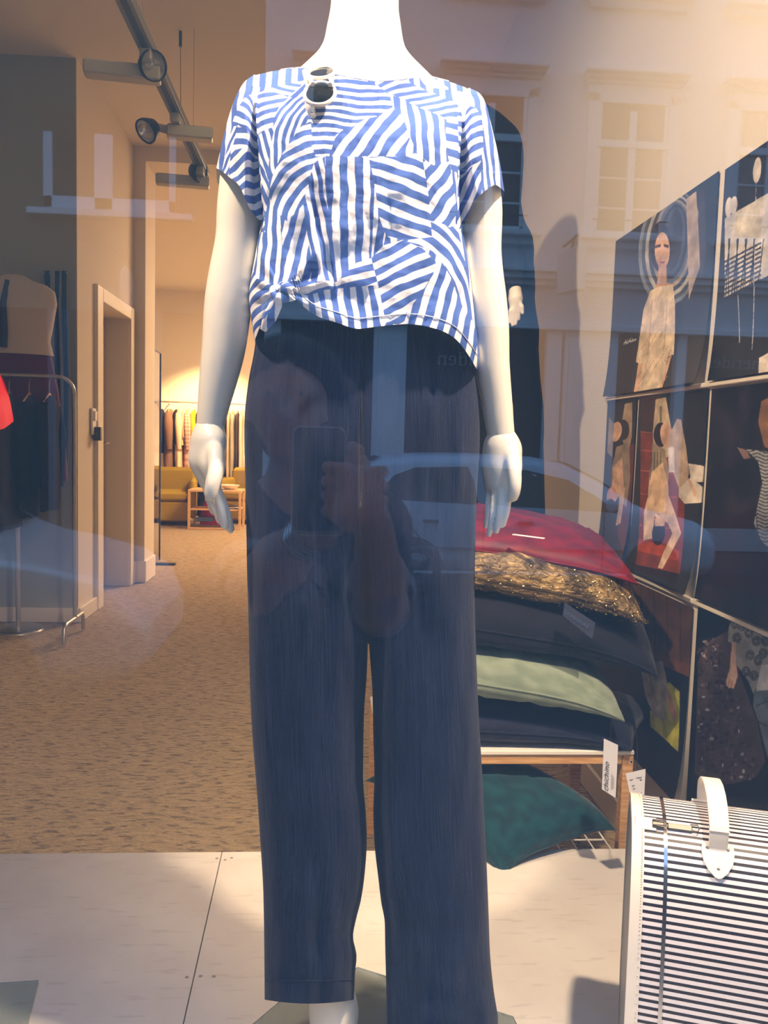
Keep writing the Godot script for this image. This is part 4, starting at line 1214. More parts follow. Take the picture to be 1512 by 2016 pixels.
func paint(k: int, im: Image, fp: Callable, el: Callable, ln: Callable) -> void:
	var skin := C(214, 176, 148)
	var cream := C(224, 206, 178)
	var shade := C(150, 132, 112)
	var dark := C(18, 18, 20)
	var nz := noise(200 + k, 1.0, 3)
	match k:
		0:
			im.fill(C(15, 16, 18))
			fp.call([1290, 420, 1420, 330, 1420, 780, 1345, 790, 1345, 600], C(34, 38, 44))
			for j in 9:
				var r := 64.0 - j * 6.0
				el.call(1322 + j * 0.8, 488 - j * 2, r, 116 - j * 7.0, 0.10, [C(120, 130, 142), C(62, 74, 92), C(178, 178, 174), C(50, 60, 78), C(150, 142, 132), C(84, 92, 112), C(40, 44, 56), C(70, 76, 92), C(46, 48, 58)][j])
			fp.call([1352, 392, 1372, 376, 1380, 520, 1358, 590], C(176, 160, 146))
			fp.call([1376, 380, 1388, 372, 1392, 500, 1380, 560], C(60, 58, 64))
			el.call(1302, 486, 21, 50, 0.0, C(30, 22, 20))
			el.call(1305, 493, 15, 36, 0.0, skin)
			fp.call([1290, 484, 1302, 480, 1302, 486, 1291, 489], C(70, 48, 40))
			fp.call([1308, 480, 1318, 483, 1317, 488, 1308, 486], C(70, 48, 40))
			fp.call([1300, 515, 1311, 515, 1308, 519, 1302, 519], C(150, 80, 74))
			fp.call([1298, 520, 1313, 520, 1314, 556, 1330, 562, 1290, 572, 1296, 552], C(196, 156, 130))
			fp.call([1282, 572, 1300, 564, 1326, 560, 1331, 600, 1334, 698, 1322, 703, 1316, 768, 1262, 774, 1264, 716, 1257, 713, 1262, 660, 1268, 610], cream)
			fp.call([1262, 716, 1272, 716, 1270, 772, 1260, 772], skin)
			fp.call([1323, 704, 1330, 700, 1320, 764, 1314, 768], skin)
			ln.call([1285, 590, 1280, 700], 2.0, C(190, 170, 142))
			ln.call([1315, 590, 1312, 690], 2.0, C(190, 170, 142))
			for j in 60:
				var x := 1266.0 + fposmod(j * 37.7, 62.0)
				var y := 640.0 + fposmod(j * 23.1, 120.0)
				el.call(x, y, 1.2, 1.6, 0.0, C(180, 152, 120))
		1:
			im.fill(C(30, 32, 36))
			fp.call([1428, 430, 1600, 330, 1600, 560, 1520, 540, 1428, 588], C(196, 192, 184))
			for j in 10:
				var y := 500.0 + j * 9.0
				ln.call([1428, y + 16, 1500, y - 22], 3.0, C(26, 26, 30))
			for j in 13:
				var x := 1430.0 + j * 5.5
				ln.call([x - 5, 588, x + 9 - (j % 3) * 7, 470], 1.6, C(34, 34, 38))
			for q in [[1492, 335, 8, 26], [1436, 408, 7, 20], [1446, 404, 7, 18], [1502, 420, 5, 10]]:
				el.call(q[0], q[1], q[2], q[3], 0.1, C(212, 206, 200))
			ln.call([1490, 360, 1486, 560], 1.2, C(190, 190, 196))
			ln.call([1455, 580, 1462, 676], 1.4, C(210, 210, 214))
			ln.call([1487, 560, 1488, 690], 1.4, C(210, 210, 214))
			ln.call([1440, 430, 1438, 520], 1.0, C(180, 180, 186))
			fp.call([1504, 705, 1530, 690, 1530, 745, 1506, 742], C(214, 204, 190))
		2, 3:
			im.fill(C(24, 26, 30) if k == 2 else C(34, 36, 36))
			if k == 2:
				fp.call([1230, 880, 1262, 870, 1262, 1160, 1220, 1060], C(96, 40, 24))
				fp.call([1195, 1000, 1262, 1140, 1262, 1180, 1190, 1080], C(26, 20, 20))
				fp.call([1231, 795, 1246, 792, 1245, 860, 1236, 900, 1222, 850], C(170, 148, 120))
				el.call(1228, 846, 12, 20, 0.0, C(34, 24, 22))
				el.call(1214, 850, 11, 20, 0.2, skin)
				fp.call([1200, 820, 1210, 835, 1206, 900, 1196, 890], shade)
				fp.call([1214, 880, 1240, 870, 1242, 940, 1236, 1000, 1204, 960, 1206, 920], C(146, 130, 110))
				fp.call([1208, 920, 1226, 900, 1230, 960, 1206, 1000], skin)
				el.call(1206, 976, 10, 18, 0.1, C(196, 146, 116))
				el.call(1204, 1004, 12, 22, 0.0, C(22, 18, 20))
				fp.call([1222, 960, 1232, 960, 1226, 1030, 1216, 1036, 1220, 1000], C(206, 176, 150))
			else:
				fp.call([1262, 840, 1336, 850, 1350, 1000, 1352, 1130, 1325, 1140, 1262, 1110], C(128, 54, 26))
				fp.call([1262, 780, 1300, 775, 1330, 860, 1262, 852], C(60, 40, 28))
				for y in [850.0, 886.0, 926.0, 972.0, 1034.0]:
					ln.call([1262, y, 1340, y + 8], 2.0, C(178, 96, 62))
				fp.call([1262, 1060, 1345, 1084, 1344, 1104, 1262, 1084], C(176, 70, 36))
				fp.call([1255, 1110, 1352, 1130, 1345, 1145, 1255, 1122], C(34, 16, 18))
				fp.call([1292, 786, 1312, 782, 1322, 840, 1316, 900, 1288, 900, 1286, 850], C(206, 188, 154))
				fp.call([1300, 800, 1304, 800, 1304, 880, 1300, 880], C(130, 112, 88))
				el.call(1302, 856, 14, 24, 0.0, C(28, 18, 18))
				el.call(1314, 858, 13, 26, -0.15, skin)
				fp.call([1322, 850, 1334, 824, 1342, 826, 1352, 880, 1358, 930, 1352, 960, 1340, 966, 1326, 930, 1314, 880], C(186, 164, 136))
				fp.call([1316, 880, 1328, 880, 1330, 930, 1318, 930], C(222, 216, 214))
				fp.call([1356, 912, 1392, 918, 1390, 950, 1362, 948], C(214, 206, 190))
				fp.call([1338, 962, 1360, 940, 1390, 962, 1384, 990, 1350, 992, 1338, 978], C(216, 208, 190))
				fp.call([1354, 940, 1362, 946, 1374, 970, 1370, 980, 1362, 960], skin)
				fp.call([1286, 870, 1310, 886, 1318, 930, 1316, 1000, 1276, 990, 1280, 930], C(160, 144, 116))
				for j in 4:
					ln.call([1284 + j * 6, 890, 1280 + j * 7, 980], 1.6, C(90, 78, 62))
				fp.call([1284, 930, 1306, 910, 1318, 960, 1318, 1030, 1278, 1010, 1278, 960], C(228, 196, 158))
				fp.call([1276, 980, 1292, 1000, 1290, 1060, 1272, 1064, 1270, 1010], C(224, 196, 160))
				fp.call([1316, 970, 1332, 1010, 1346, 1050, 1330, 1086, 1316, 1120, 1306, 1118, 1314, 1086, 1328, 1050, 1308, 1010], C(222, 192, 164))
				fp.call([1292, 1000, 1312, 1000, 1312, 1040, 1296, 1040], C(232, 202, 166))
				el.call(1301, 1050, 13, 24, 0.0, C(34, 22, 34))
				fp.call([1292, 1020, 1312, 1020, 1311, 1036, 1293, 1036], C(226, 190, 152))
				ln.call([1296, 1010, 1302, 1014], 1.2, C(120, 70, 56))
		4:
			for y in im.get_height():
				for x in im.get_width():
					var w := nz.get_noise_2d(x * 0.012, y * 0.012)
					im.set_pixel(x, y, C(18, 18, 20).lerp(C(52, 40, 46), clampf(w + 0.25, 0, 1)))
			fp.call([1500, 790, 1560, 760, 1560, 900, 1506, 880, 1494, 830], C(124, 90, 56))
			fp.call([1400, 930, 1512, 900, 1512, 950, 1400, 960], C(10, 12, 16))
			fp.call([1400, 1030, 1500, 1000, 1520, 1180, 1400, 1150], C(30, 12, 18))
			fp.call([1452, 880, 1472, 886, 1480, 902, 1466, 904], C(120, 96, 86))
			fp.call([1470, 884, 1520, 890, 1560, 980, 1530, 1090, 1502, 1066, 1486, 1030, 1502, 950, 1494, 910], C(150, 152, 150))
			for j in 26:
				var y := 890.0 + j * 7.0
				ln.call([1474 + j * 0.9, y, 1492, y - 5, 1508, y + 2, 1540, y - 4], 1.8, C(40, 42, 44))
		5:
			im.fill(C(20, 22, 26))
			fp.call([1240, 1130, 1374, 1195, 1374, 1330, 1250, 1270], C(84, 58, 32))
			for j in 5:
				ln.call([1262 + j * 26, 1140 + j * 12, 1266 + j * 25, 1290 + j * 10], 1.6, C(54, 36, 20))
			fp.call([1280, 1280, 1374, 1316, 1374, 1340, 1280, 1300], C(104, 66, 44))
			fp.call([1282, 1400, 1318, 1342, 1340, 1362, 1340, 1480, 1284, 1430], C(176, 174, 54))
			fp.call([1262, 1310, 1306, 1300, 1316, 1350, 1312, 1420, 1290, 1410, 1272, 1370], C(170, 162, 152))
			fp.call([1316, 1360, 1324, 1372, 1334, 1410, 1330, 1420, 1320, 1400], C(188, 140, 118))
			ln.call([1278, 1320, 1296, 1390], 1.2, C(150, 100, 92))
		6:
			for y in im.get_height():
				for x in im.get_width():
					im.set_pixel(x, y, C(14, 15, 18))
			fp.call([1376, 1300, 1400, 1260, 1436, 1240, 1450, 1300, 1470, 1360, 1492, 1420, 1508, 1500, 1490, 1530, 1440, 1545, 1395, 1540, 1368, 1520], C(74, 60, 58))
			var rng := RandomNumberGenerator.new()
			rng.seed = 12
			for j in 340:
				var y := rng.randf_range(1255, 1535)
				var x := rng.randf_range(1376, 1408 + (y - 1250) * 0.33)
				var g := rng.randf()
				el.call(x, y, rng.randf_range(0.8, 5.0), rng.randf_range(0.8, 5.0), 0.0, C(44, 36, 36).lerp(C(120, 98, 92), g * g) if j % 14 else C(160, 154, 148))
			fp.call([1444, 1212, 1500, 1240, 1530, 1260, 1505, 1330, 1484, 1366, 1474, 1340, 1452, 1310, 1446, 1270, 1434, 1262, 1436, 1236], C(150, 150, 146))
			for q in [[1448, 1228], [1462, 1232], [1452, 1256], [1476, 1246], [1490, 1262], [1478, 1290], [1494, 1300], [1470, 1322], [1486, 1330], [1508, 1262], [1504, 1286]]:
				for r in [8.5, 5.8, 3.2]:
					el.call(q[0], q[1], r, r + 1.5, 0.0, C(44, 46, 48))
					el.call(q[0], q[1], r - 1.4, r + 0.1, 0.0, C(150, 150, 146))
			fp.call([1442, 1264, 1452, 1264, 1450, 1300, 1454, 1330, 1446, 1356, 1434, 1352, 1430, 1342, 1438, 1316], C(206, 172, 146))
			for q in [[1436, 1344, 1432, 1350], [1440, 1346, 1438, 1354], [1446, 1346, 1444, 1356]]:
				ln.call([q[0], q[1], q[2], q[3]], 3.2, C(206, 172, 146))
			ln.call([1438, 1340, 1434, 1352], 1.0, C(130, 100, 84))
			ln.call([1443, 1340, 1441, 1354], 1.0, C(130, 100, 84))
			fp.call([1486, 1360, 1512, 1350, 1560, 1360, 1560, 1540, 1512, 1490, 1494, 1420, 1484, 1390], C(92, 102, 112))
			ln.call([1490, 1390, 1512, 1380], 3.0, C(58, 66, 76))
			ln.call([1494, 1420, 1512, 1430], 3.0, C(58, 66, 76))
			fp.call([1500, 1310, 1560, 1300, 1560, 1356, 1490, 1360], C(196, 198, 200))

# ================================================================ hanging clothes
# a garment on its hanger: the hook hangs at p on the rail; along: direction of the rail; wide: half breadth across the rail, thick: half thickness along it
func garment(p: Vector3, along: Vector3, length: float, wide: float, thick: float, mat: Material, label: String, group: String, seed_ := 1, sleeves := true) -> void:
	var acr := along.cross(Vector3.UP).normalized()
	var o := thing("hanging_garment", p - Vector3(0, length + 0.09, 0), label, "garment", group)
	var nz := noise(seed_, 1.0, 2)
	var prof := [[0.0, 0.18, 0.35], [0.02, 0.34, 0.55], [0.05, 0.66, 0.8], [0.09, 0.88, 0.95], [0.14, 0.95, 1.0], [0.4, 0.9, 0.95], [0.7, 0.96, 1.0], [1.0, 1.0, 0.85]]
	var rows := []
	for r in 22:
		var t := r / 21.0
		var a := tab(prof.map(func(q): return [q[0], q[1]]), t)
		var b := tab(prof.map(func(q): return [q[0], q[2]]), t)
		var row := PackedVector3Array()
		for k in 20:
			var an := TAU * k / 20.0
			var f := 1.0 + 0.22 * nz.get_noise_2d(cos(an) * 2.0 + sin(an) * 3.0, t * 1.6) * smoothstep(0.1, 0.4, t)
			var y := -0.09 - t * length + (0.012 * nz.get_noise_2d(an * 2.0, 9.0) if r == 21 else 0.0)
			row.append(p + Vector3(0, y, 0) + acr * cos(an) * wide * a * f + along * sin(an) * thick * b * f)
		rows.append(row)
	var m := MB.new()
	m.grid(rows, true)
	m.fan(rows[0], Vector3.UP)
	part("body", m, mat, o)
	if sleeves:
		for s in [-1.0, 1.0]:
			m = MB.new()
			var sh: Vector3 = p + acr * wide * 0.82 * s + Vector3(0, -0.15, 0)
			m.tube([sh, sh + acr * 0.03 * s + Vector3(0, -0.14, 0) + along * 0.01, sh + acr * 0.02 * s + Vector3(0, -0.32, 0) + along * 0.012, sh + Vector3(0, -minf(0.5, length * 0.7), 0) + along * 0.014], [thick * 0.7, thick * 0.95, thick * 0.8, thick * 0.6], 10)
			part("sleeve", m, mat, o)
	m = MB.new()
	m.tube([p + acr * 0.012 + Vector3(0, 0.004, 0), p + Vector3(0, 0.014, 0), p - acr * 0.012 + Vector3(0, 0.004, 0), p + Vector3(0, -0.03, 0), p + Vector3(0, -0.08, 0)], 0.0022, 6)
	m.tube([p + acr * wide * 0.7 + Vector3(0, -0.13, 0), p + Vector3(0, -0.08, 0), p - acr * wide * 0.7 + Vector3(0, -0.13, 0)], 0.006, 6)
	part("hanger", m, MT.pine, o)

func build_left_side() -> void:
	# free-standing rail with dark clothes
	var d := 4.62
	var a := at(128, 742, d)
	var y := a.y
	var zr := a.z
	var xr := at(146, 800, d).x
	var xl := xr - 1.35
	var o := thing("clothes_rail", Vector3((xl + xr) * 0.5, FLOOR_Y, zr), "free standing tubular steel clothes rail with rounded corners, left of the doorway", "clothes rail")
	var tubes := MB.new()
	var pts := []
	pts.append(Vector3(xl, FLOOR_Y + 0.11, zr))
	pts.append(Vector3(xl, y - 0.09, zr))
	for k in 7:
		var an := PI * 0.5 * k / 6.0
		pts.append(Vector3(xl + 0.09 - 0.09 * cos(an), y - 0.09 + 0.09 * sin(an), zr))
	for k in 7:
		var an := PI * 0.5 * k / 6.0
		pts.append(Vector3(xr - 0.09 + 0.09 * sin(an), y - 0.09 + 0.09 * cos(an), zr))
	pts.append(Vector3(xr, FLOOR_Y + 0.11, zr))
	tubes.tube(pts, 0.0115, 10)
	part("hoop", tubes, MT.steel, o)
	for x in [xl, xr]:
		var m := MB.new()
		m.tube([Vector3(x, FLOOR_Y + 0.012, zr + 0.2), Vector3(x, FLOOR_Y + 0.09, zr + 0.19), Vector3(x, FLOOR_Y + 0.11, zr + 0.16), Vector3(x, FLOOR_Y + 0.11, zr - 0.13), Vector3(x, FLOOR_Y + 0.09, zr - 0.15), Vector3(x, FLOOR_Y + 0.012, zr - 0.155)], 0.0115, 10)
		part("foot", m, MT.steel, o)
	var cols := [[C(30, 16, 20), 0.62, "dark maroon jacket, nearest the right end of the steel rail", 0.04], [C(34, 34, 36), 0.66, "charcoal jacket, second from the right end of the steel rail", 0.035], [C(72, 68, 62), 0.72, "taupe grey coat, third from the right end of the steel rail", 0.045], [C(60, 56, 52), 0.75, "dark olive grey coat, fourth from the right end of the steel rail", 0.05], [C(26, 26, 30), 0.7, "black coat, fifth from the right end of the steel rail", 0.05], [C(30, 36, 48), 0.74, "slate blue coat, sixth from the right end of the steel rail", 0.05], [C(40, 22, 26), 0.74, "plum coat, at the far left of the steel rail", 0.05]]
	var x := xr - 0.13
	for k in cols.size():
		garment(Vector3(x, y - 0.012, zr), Vector3(1, 0, 0.0), cols[k][1], 0.13, cols[k][3], M(cols[k][0], 0.9, 0.0, 0.2), cols[k][2], "dark clothes on the steel rail", 300 + k)
		x -= 0.105
	# dressed dummy behind the rail: cream jacket, wine skirt
	var px := at(30, 600, 4.78)
	o = thing("mannequin", Vector3(px.x, FLOOR_Y, px.z), "headless dress form in a cream jacket and wine red skirt behind the steel rail", "mannequin")
	var rows := []
	for q in [[1.62, 0.06, 0.05], [1.60, 0.09, 0.07], [1.575, 0.17, 0.085], [1.54, 0.215, 0.1], [1.48, 0.225, 0.11], [1.35, 0.2, 0.12], [1.27, 0.185, 0.11], [1.21, 0.2, 0.115], [1.19, 0.205, 0.115]]:
		var row := PackedVector3Array()
		for k in 24:
			var an := TAU * k / 24.0
			row.append(Vector3(px.x + cos(an) * q[1], FLOOR_Y + q[0] + 0.36, px.z + sin(an) * q[2]))
		rows.append(row)
	var m := MB.new()
	m.grid(rows, true)
	m.fan(rows[0], Vector3.UP)
	part("jacket", m, M(C(196, 184, 166), 0.85, 0.0, 0.2), o)
	m = MB.new()
	m.tube([Vector3(px.x - 0.01, FLOOR_Y + 1.94, px.z + 0.085), Vector3(px.x - 0.02, FLOOR_Y + 1.81, px.z + 0.122), Vector3(px.x - 0.015, FLOOR_Y + 1.66, px.z + 0.128), Vector3(px.x - 0.02, FLOOR_Y + 1.58, px.z + 0.12)], [0.012, 0.018, 0.022, 0.02], 8)
	part("scarf", m, M(C(44, 40, 40), 0.9), o)
	rows = []
	for q in [[1.21, 0.19, 0.105], [1.0, 0.23, 0.13], [0.85, 0.25, 0.14], [0.7, 0.27, 0.15], [0.5, 0.28, 0.15]]:
		var row := PackedVector3Array()
		for k in 24:
			var an := TAU * k / 24.0
			var f := 1.0 + 0.03 * sin(an * 6.0)
			row.append(Vector3(px.x + cos(an) * q[1] * f, FLOOR_Y + q[0] + 0.36, px.z + sin(an) * q[2] * f))
		rows.append(row)
	m = MB.new()
	m.grid(rows, true)
	part("skirt", m, M(C(96, 18, 34), 0.8, 0.0, 0.3), o)
	m = MB.new()
	m.lathe([Vector2(0.0001, 0.02), Vector2(0.13, 0.018), Vector2(0.14, 0.004), Vector2(0.14, 0.0)], 24, T(Vector3(px.x, FLOOR_Y, px.z)))
	m.tube([Vector3(px.x, FLOOR_Y + 0.01, px.z), Vector3(px.x, FLOOR_Y + 1.2, px.z)], 0.014, 10)
	part("stand", m, MT.steel, o)
	# long narrow garments hung on the wall at the pier
	var strips := [[94, C(30, 30, 30)], [104, C(170, 164, 150)], [113, C(18, 18, 18)], [121, C(150, 144, 132)], [127, C(18, 18, 20)]]
	var hk := at(110, 538, 4.93)
	o = thing("scarf_hook_rail", Vector3(hk.x, hk.y, hk.z), "short wall rail for scarves, above the right end of the steel clothes rail", "rail")
	m = MB.new()
	m.tube([at(84, 538, 4.95), at(132, 538, 4.95)], 0.006, 8)
	m.tube([at(90, 538, 4.95), at(90, 538, 5.0)], 0.006, 8)
	m.tube([at(128, 538, 4.95), at(128, 538, 5.0)], 0.006, 8)
	part("bar", m, MT.steel, o)
	var names := ["dark grey", "pale grey", "black", "light taupe", "deep black"]
	for k in strips.size():
		var q: Vector3 = at(strips[k][0], 538, 4.945)
		m = MB.new()
		var len_ := 1.1 if k % 2 == 0 else 0.95
		var rr := []
		for r in 12:
			var t := r / 11.0
			var row := PackedVector3Array()
			for c in 9:
				var s := c / 8.0 - 0.5
				row.append(q + Vector3(s * 0.024 + 0.004 * sin(t * 6 + k), 0.012 - t * len_, 0.012 + 0.006 * cos(s * 14.0 + k) + 0.004 * sin(t * 9)))
			rr.append(row)
		m.grid(rr, false, Vector3.BACK)
		var rb := []
		for row in rr:
			var r2 := PackedVector3Array()
			for p in row: r2.append(p - Vector3(0, 0, 0.02))
			rb.append(r2)
		m.grid(rb, false, Vector3.FORWARD)
		single("scarf", m, M(strips[k][1], 0.9), "%s scarf hanging straight down from the short wall rail" % names[k], "scarf", "scarves on the wall rail")
	# bright red garment swinging into the picture at the left edge
	m = MB.new()
	var DR := 2.3
	var top := Path2.new(v2([-330, 640, -200, 615, -60, 640, -12, 715]))
	var rig := Path2.new(v2([-12, 715, 6, 748, 17, 778, 23, 805, 27, 829]))
	var bot := Path2.new(v2([-330, 900, -200, 880, -80, 862, 0, 846, 16, 838, 27, 829]))
	var lef := Path2.new(v2([-330, 640, -340, 770, -330, 900]))
	for side in [1.0, -1.0]:
		var rr := []
		for r in 21:
			var row := PackedVector3Array()
			for c in 31:
				var q := coons(top, bot, lef, rig, c / 30.0, r / 20.0)
				var e := 1.0 - pow(absf(c / 15.0 - 1.0), 4.0)
				row.append(at(q.x, q.y, DR - side * (0.05 * e + 0.006 * sin(q.x * 0.09 + q.y * 0.03))))
			rr.append(row)
		m.grid(rr, false, Vector3(0, 0, side))
	o = thing("hanging_garment", at(-150, 880, DR), "bright orange red blouse hanging at the left edge of the picture", "garment")
	var red := M(C(238, 44, 28), 0.6)
	red.rim_enabled = true
	red.rim = 0.4
	part("body", m, red, o)
	m = MB.new()
	var hp := at(-190, 560, DR)
	m.tube([at(-340, 650, DR), at(-190, 600, DR), at(-30, 690, DR)], 0.007, 8)
	m.tube([at(-190, 602, DR), hp, hp + Vector3(0, 1.2, 0), Vector3(hp.x, 3.02, hp.z)], 0.002, 6)
	part("hanger", m, MT.pine, o)
	# dark coat on a second figure behind the pale arm at the right
	var D2 := 2.62
	var mb := MB.new()
	var nz := noise(55, 1.0, 2)
	var rt := [[196, 30], [208, 70], [222, 98], [240, 122], [262, 146], [290, 156], [340, 158], [430, 160], [470, 176], [560, 184], [650, 192], [800, 200], [960, 206], [1120, 210], [1260, 212]]
	rows = []
	for k in rt.size() * 3 - 2:
		var yy: float = tab(rt.map(func(q): return [float(rt.find(q)), float(q[0])]), k / 3.0)
		var w: float = tab(rt, yy) * 0.86
		var row := PackedVector3Array()
		for j in 32:
			var an := TAU * j / 32.0
			var f := 1.0 + 0.05 * nz.get_noise_2d(cos(an) * 3 + 5, yy * 0.006 + sin(an) * 2)
			row.append(at(892 + cos(an) * w * f, yy, D2) + Vector3(0, 0, sin(an) * minf(w / 1630.0 * D2 * 0.6, 0.13) * f))
		rows.append(row)
	mb.grid(rows, true)
	mb.fan(rows[0], Vector3.UP)
	o = thing("mannequin", Vector3(at(892, 900, D2).x, FLOOR_Y, at(892, 900, D2).z), "second mannequin in a long dark coat, standing behind the pale right arm", "mannequin")
	part("coat", mb, M(C(24, 26, 30), 0.9, 0.0, 0.2), o)
	mb = MB.new()
	var b := []
	limb(b, [[1014, 566, D2 - 0.16, 12], [1015, 588, D2 - 0.17, 13], [1013, 606, D2 - 0.17, 10]], 0.008)
	for q in [[1006, 612, 1004, 634], [1011, 614, 1009, 640], [1017, 612, 1015, 638], [1022, 606, 1021, 628]]:
		limb(b, [[1013, 600, D2 - 0.17, 6], [q[0], q[1], D2 - 0.175, 4.5], [q[2], q[3], D2 - 0.172, 3.2]], 0.004)
	limb(b, [[1020, 590, D2 - 0.18, 5], [1027, 604, D2 - 0.185, 4.2], [1029, 616, D2 - 0.184, 3.2]], 0.004)
	flesh(mb, b, 0.0028)
	part("hand", mb, MT.body, o)
	mb = MB.new()
	mb.tube([at(985, 470, D2 - 0.06), at(1004, 520, D2 - 0.11), at(1014, 572, D2 - 0.16)], [0.05, 0.04, 0.026], 14)
	part("sleeve", mb, M(C(24, 26, 30), 0.9, 0.0, 0.2), o)
	mb = MB.new()
	var bp := Vector3(at(892, 900, D2).x, FLOOR_Y, at(892, 900, D2).z)
	mb.lathe([Vector2(0.0001, 0.012), Vector2(0.15, 0.01), Vector2(0.155, 0.0)], 24, T(bp))
	mb.tube([bp, bp + Vector3(0, 0.9, 0)], 0.012, 8)
	part("stand", mb, MT.steel, o)

# ================================================================ room at the back
func armchair(c: Vector3, turn: float, label: String) -> void:
	var o := thing("armchair", c, label, "armchair", "mustard armchairs")
	var fab := Mtex(grain(128, 71, 0.4, 0.4, C(150, 126, 24), C(176, 150, 40), 0.8), Vector3(3, 3, 3), 0.9, 0.2)
	var B := Basis(Vector3.UP, turn)
	var bx := func(name_: String, s: Vector3, p: Vector3, r: float, mat: Material) -> void:
		var m := MB.new()
		m.box(s, Transform3D(B, c + B * p), r)
		part(name_, m, mat, o)
	bx.call("seat_base", Vector3(0.58, 0.26, 0.58), Vector3(0, 0.18, 0.02), 0.03, fab)
	bx.call("seat_cushion", Vector3(0.54, 0.13, 0.56), Vector3(0, 0.37, 0.05), 0.045, fab)
	bx.call("backrest", Vector3(0.70, 0.62, 0.13), Vector3(0, 0.41, -0.29), 0.055, fab)
	bx.call("armrest", Vector3(0.09, 0.50, 0.60), Vector3(-0.325, 0.34, 0.03), 0.04, fab)
	bx.call("armrest", Vector3(0.09, 0.50, 0.60), Vector3(0.325, 0.34, 0.03), 0.04, fab)
	for x in [-0.26, 0.26]:
		for z in [-0.24, 0.24]:
			bx.call("foot", Vector3(0.045, 0.06, 0.045), Vector3(x, 0.03, z), 0.004, MT.black)

func build_rear_room() -> void:
	armchair(Vector3(at(332, 1025, 10.9).x, FLOOR_Y, -10.25), 0.12, "mustard yellow armchair, left of the coffee table")
	armchair(Vector3(at(486, 1030, 10.9).x, FLOOR_Y, -10.62), -0.25, "mustard yellow armchair, right of the coffee table and half hidden by the trousers")
	# coffee table
	var d := 10.15
	var x0 := at(369, 1030, d).x
	var x1 := at(474, 1030, d).x
	var yt := at(420, 965, d).y
	var z0 := CAM.z - d
	var o := thing("coffee_table", Vector3((x0 + x1) * 0.5, FLOOR_Y, z0 - 0.25), "small pale wood coffee table with a lower shelf, between the armchairs", "coffee table")
	var oak := Mtex(grain(128, 81, 0.02, 0.2, C(198, 158, 108), C(224, 188, 138), 1.0), Vector3(2, 2, 2), 0.5, 0.4, true)
	for s in [["tabletop", Vector3(x0, yt - 0.025, z0 - 0.5), Vector3(x1, yt, z0)], ["shelf", Vector3(x0 + 0.02, yt - 0.25, z0 - 0.48), Vector3(x1 - 0.02, yt - 0.235, z0 - 0.02)]]:
		var m := MB.new()
		add_span(m, s[1], s[2], 0.003)
		part(s[0], m, oak, o)
	for x in [x0 + 0.015, x1 - 0.015]:
		for z in [z0 - 0.485, z0 - 0.015]:
			var m := MB.new()
			add_span(m, Vector3(x - 0.015, FLOOR_Y, z - 0.015), Vector3(x + 0.015, yt - 0.025, z + 0.015), 0.002)
			part("leg", m, oak, o)
	var mrail := MB.new()
	add_span(mrail, Vector3(x0 + 0.03, FLOOR_Y, z0 - 0.03), Vector3(x1 - 0.03, FLOOR_Y + 0.025, z0), 0.002)
	part("floor_rail", mrail, oak, o)
	var m := MB.new()
	var bp := Vector3(at(448, 960, d - 0.05).x, yt, z0 - 0.2)
	m.lathe([Vector2(0.05, 0.0), Vector2(0.055, 0.006), Vector2(0.10, 0.032), Vector2(0.125, 0.058), Vector2(0.121, 0.058), Vector2(0.095, 0.035), Vector2(0.05, 0.012), Vector2(0.001, 0.01)], 28, T(bp))
	single("bowl", m, M(C(236, 228, 214), 0.3), "shallow white bowl on the coffee table", "bowl")
	for k in 3:
		m = MB.new()
		var cy := yt - 0.235 + 0.006 + 0.013 * k
		m.box(Vector3(0.2 - 0.01 * k, 0.011, 0.27), Transform3D(Basis(Vector3.UP, 0.2 + 0.2 * k), Vector3(at(448, 990, d).x, cy, z0 - 0.2)), 0.002)
		single("magazine", m, M([C(34, 34, 38), C(226, 220, 212), C(58, 50, 56)][k], 0.5), "%s magazine on the coffee table shelf, %s of its stack" % [["black", "white", "grey"][k], ["lowest", "middle", "topmost"][k]], "magazine", "magazines on the coffee table shelf")
	# magenta carrier bag under the table
	o = thing("carrier_bag", Vector3(at(402, 1015, d).x, FLOOR_Y, z0 - 0.6), "magenta carrier bag leaning under the coffee table", "bag")
	m = MB.new()
	var q := Vector3(at(402, 1015, d).x, FLOOR_Y, z0 - 0.6)
	m.grid([PackedVector3Array([q + Vector3(-0.13, 0.0, 0.06), q + Vector3(0.13, 0.0, 0.06), q + Vector3(0.13, 0, -0.06), q + Vector3(-0.13, 0, -0.06)]), PackedVector3Array([q + Vector3(-0.12, 0.18, 0.05), q + Vector3(0.11, 0.18, 0.06), q + Vector3(0.11, 0.18, -0.05), q + Vector3(-0.12, 0.18, -0.05)]), PackedVector3Array([q + Vector3(-0.06, 0.34, 0.02), q + Vector3(0.05, 0.36, 0.02), q + Vector3(0.05, 0.36, -0.02), q + Vector3(-0.06, 0.34, -0.02)])], true)
	part("body", m, M(C(176, 22, 74), 0.5), o)
	m = MB.new()
	m.tube([q + Vector3(-0.04, 0.34, 0.02), q + Vector3(-0.02, 0.40, 0.02), q + Vector3(0.02, 0.40, 0.02), q + Vector3(0.03, 0.35, 0.02)], 0.004, 6)
	part("handle", m, M(C(176, 22, 74), 0.5), o)
	m = MB.new()
	q = Vector3(at(398, 1000, d).x, FLOOR_Y, z0 - 0.02)
	m.box(Vector3(0.2, 0.05, 0.14), T(q + Vector3(0.02, 0.12, -0.1)), 0.006)
	single("folded_cloth", m, M(C(58, 74, 108), 0.8), "folded blue cloth before the magenta bag", "cloth")
	# back rail with coats
	var dr := 11.95
	var ry := at(400, 793, dr).y
	var rz := CAM.z - dr
	var rx0 := at(300, 793, dr).x - 0.5
	var rx1 := at(520, 793, dr).x + 0.4
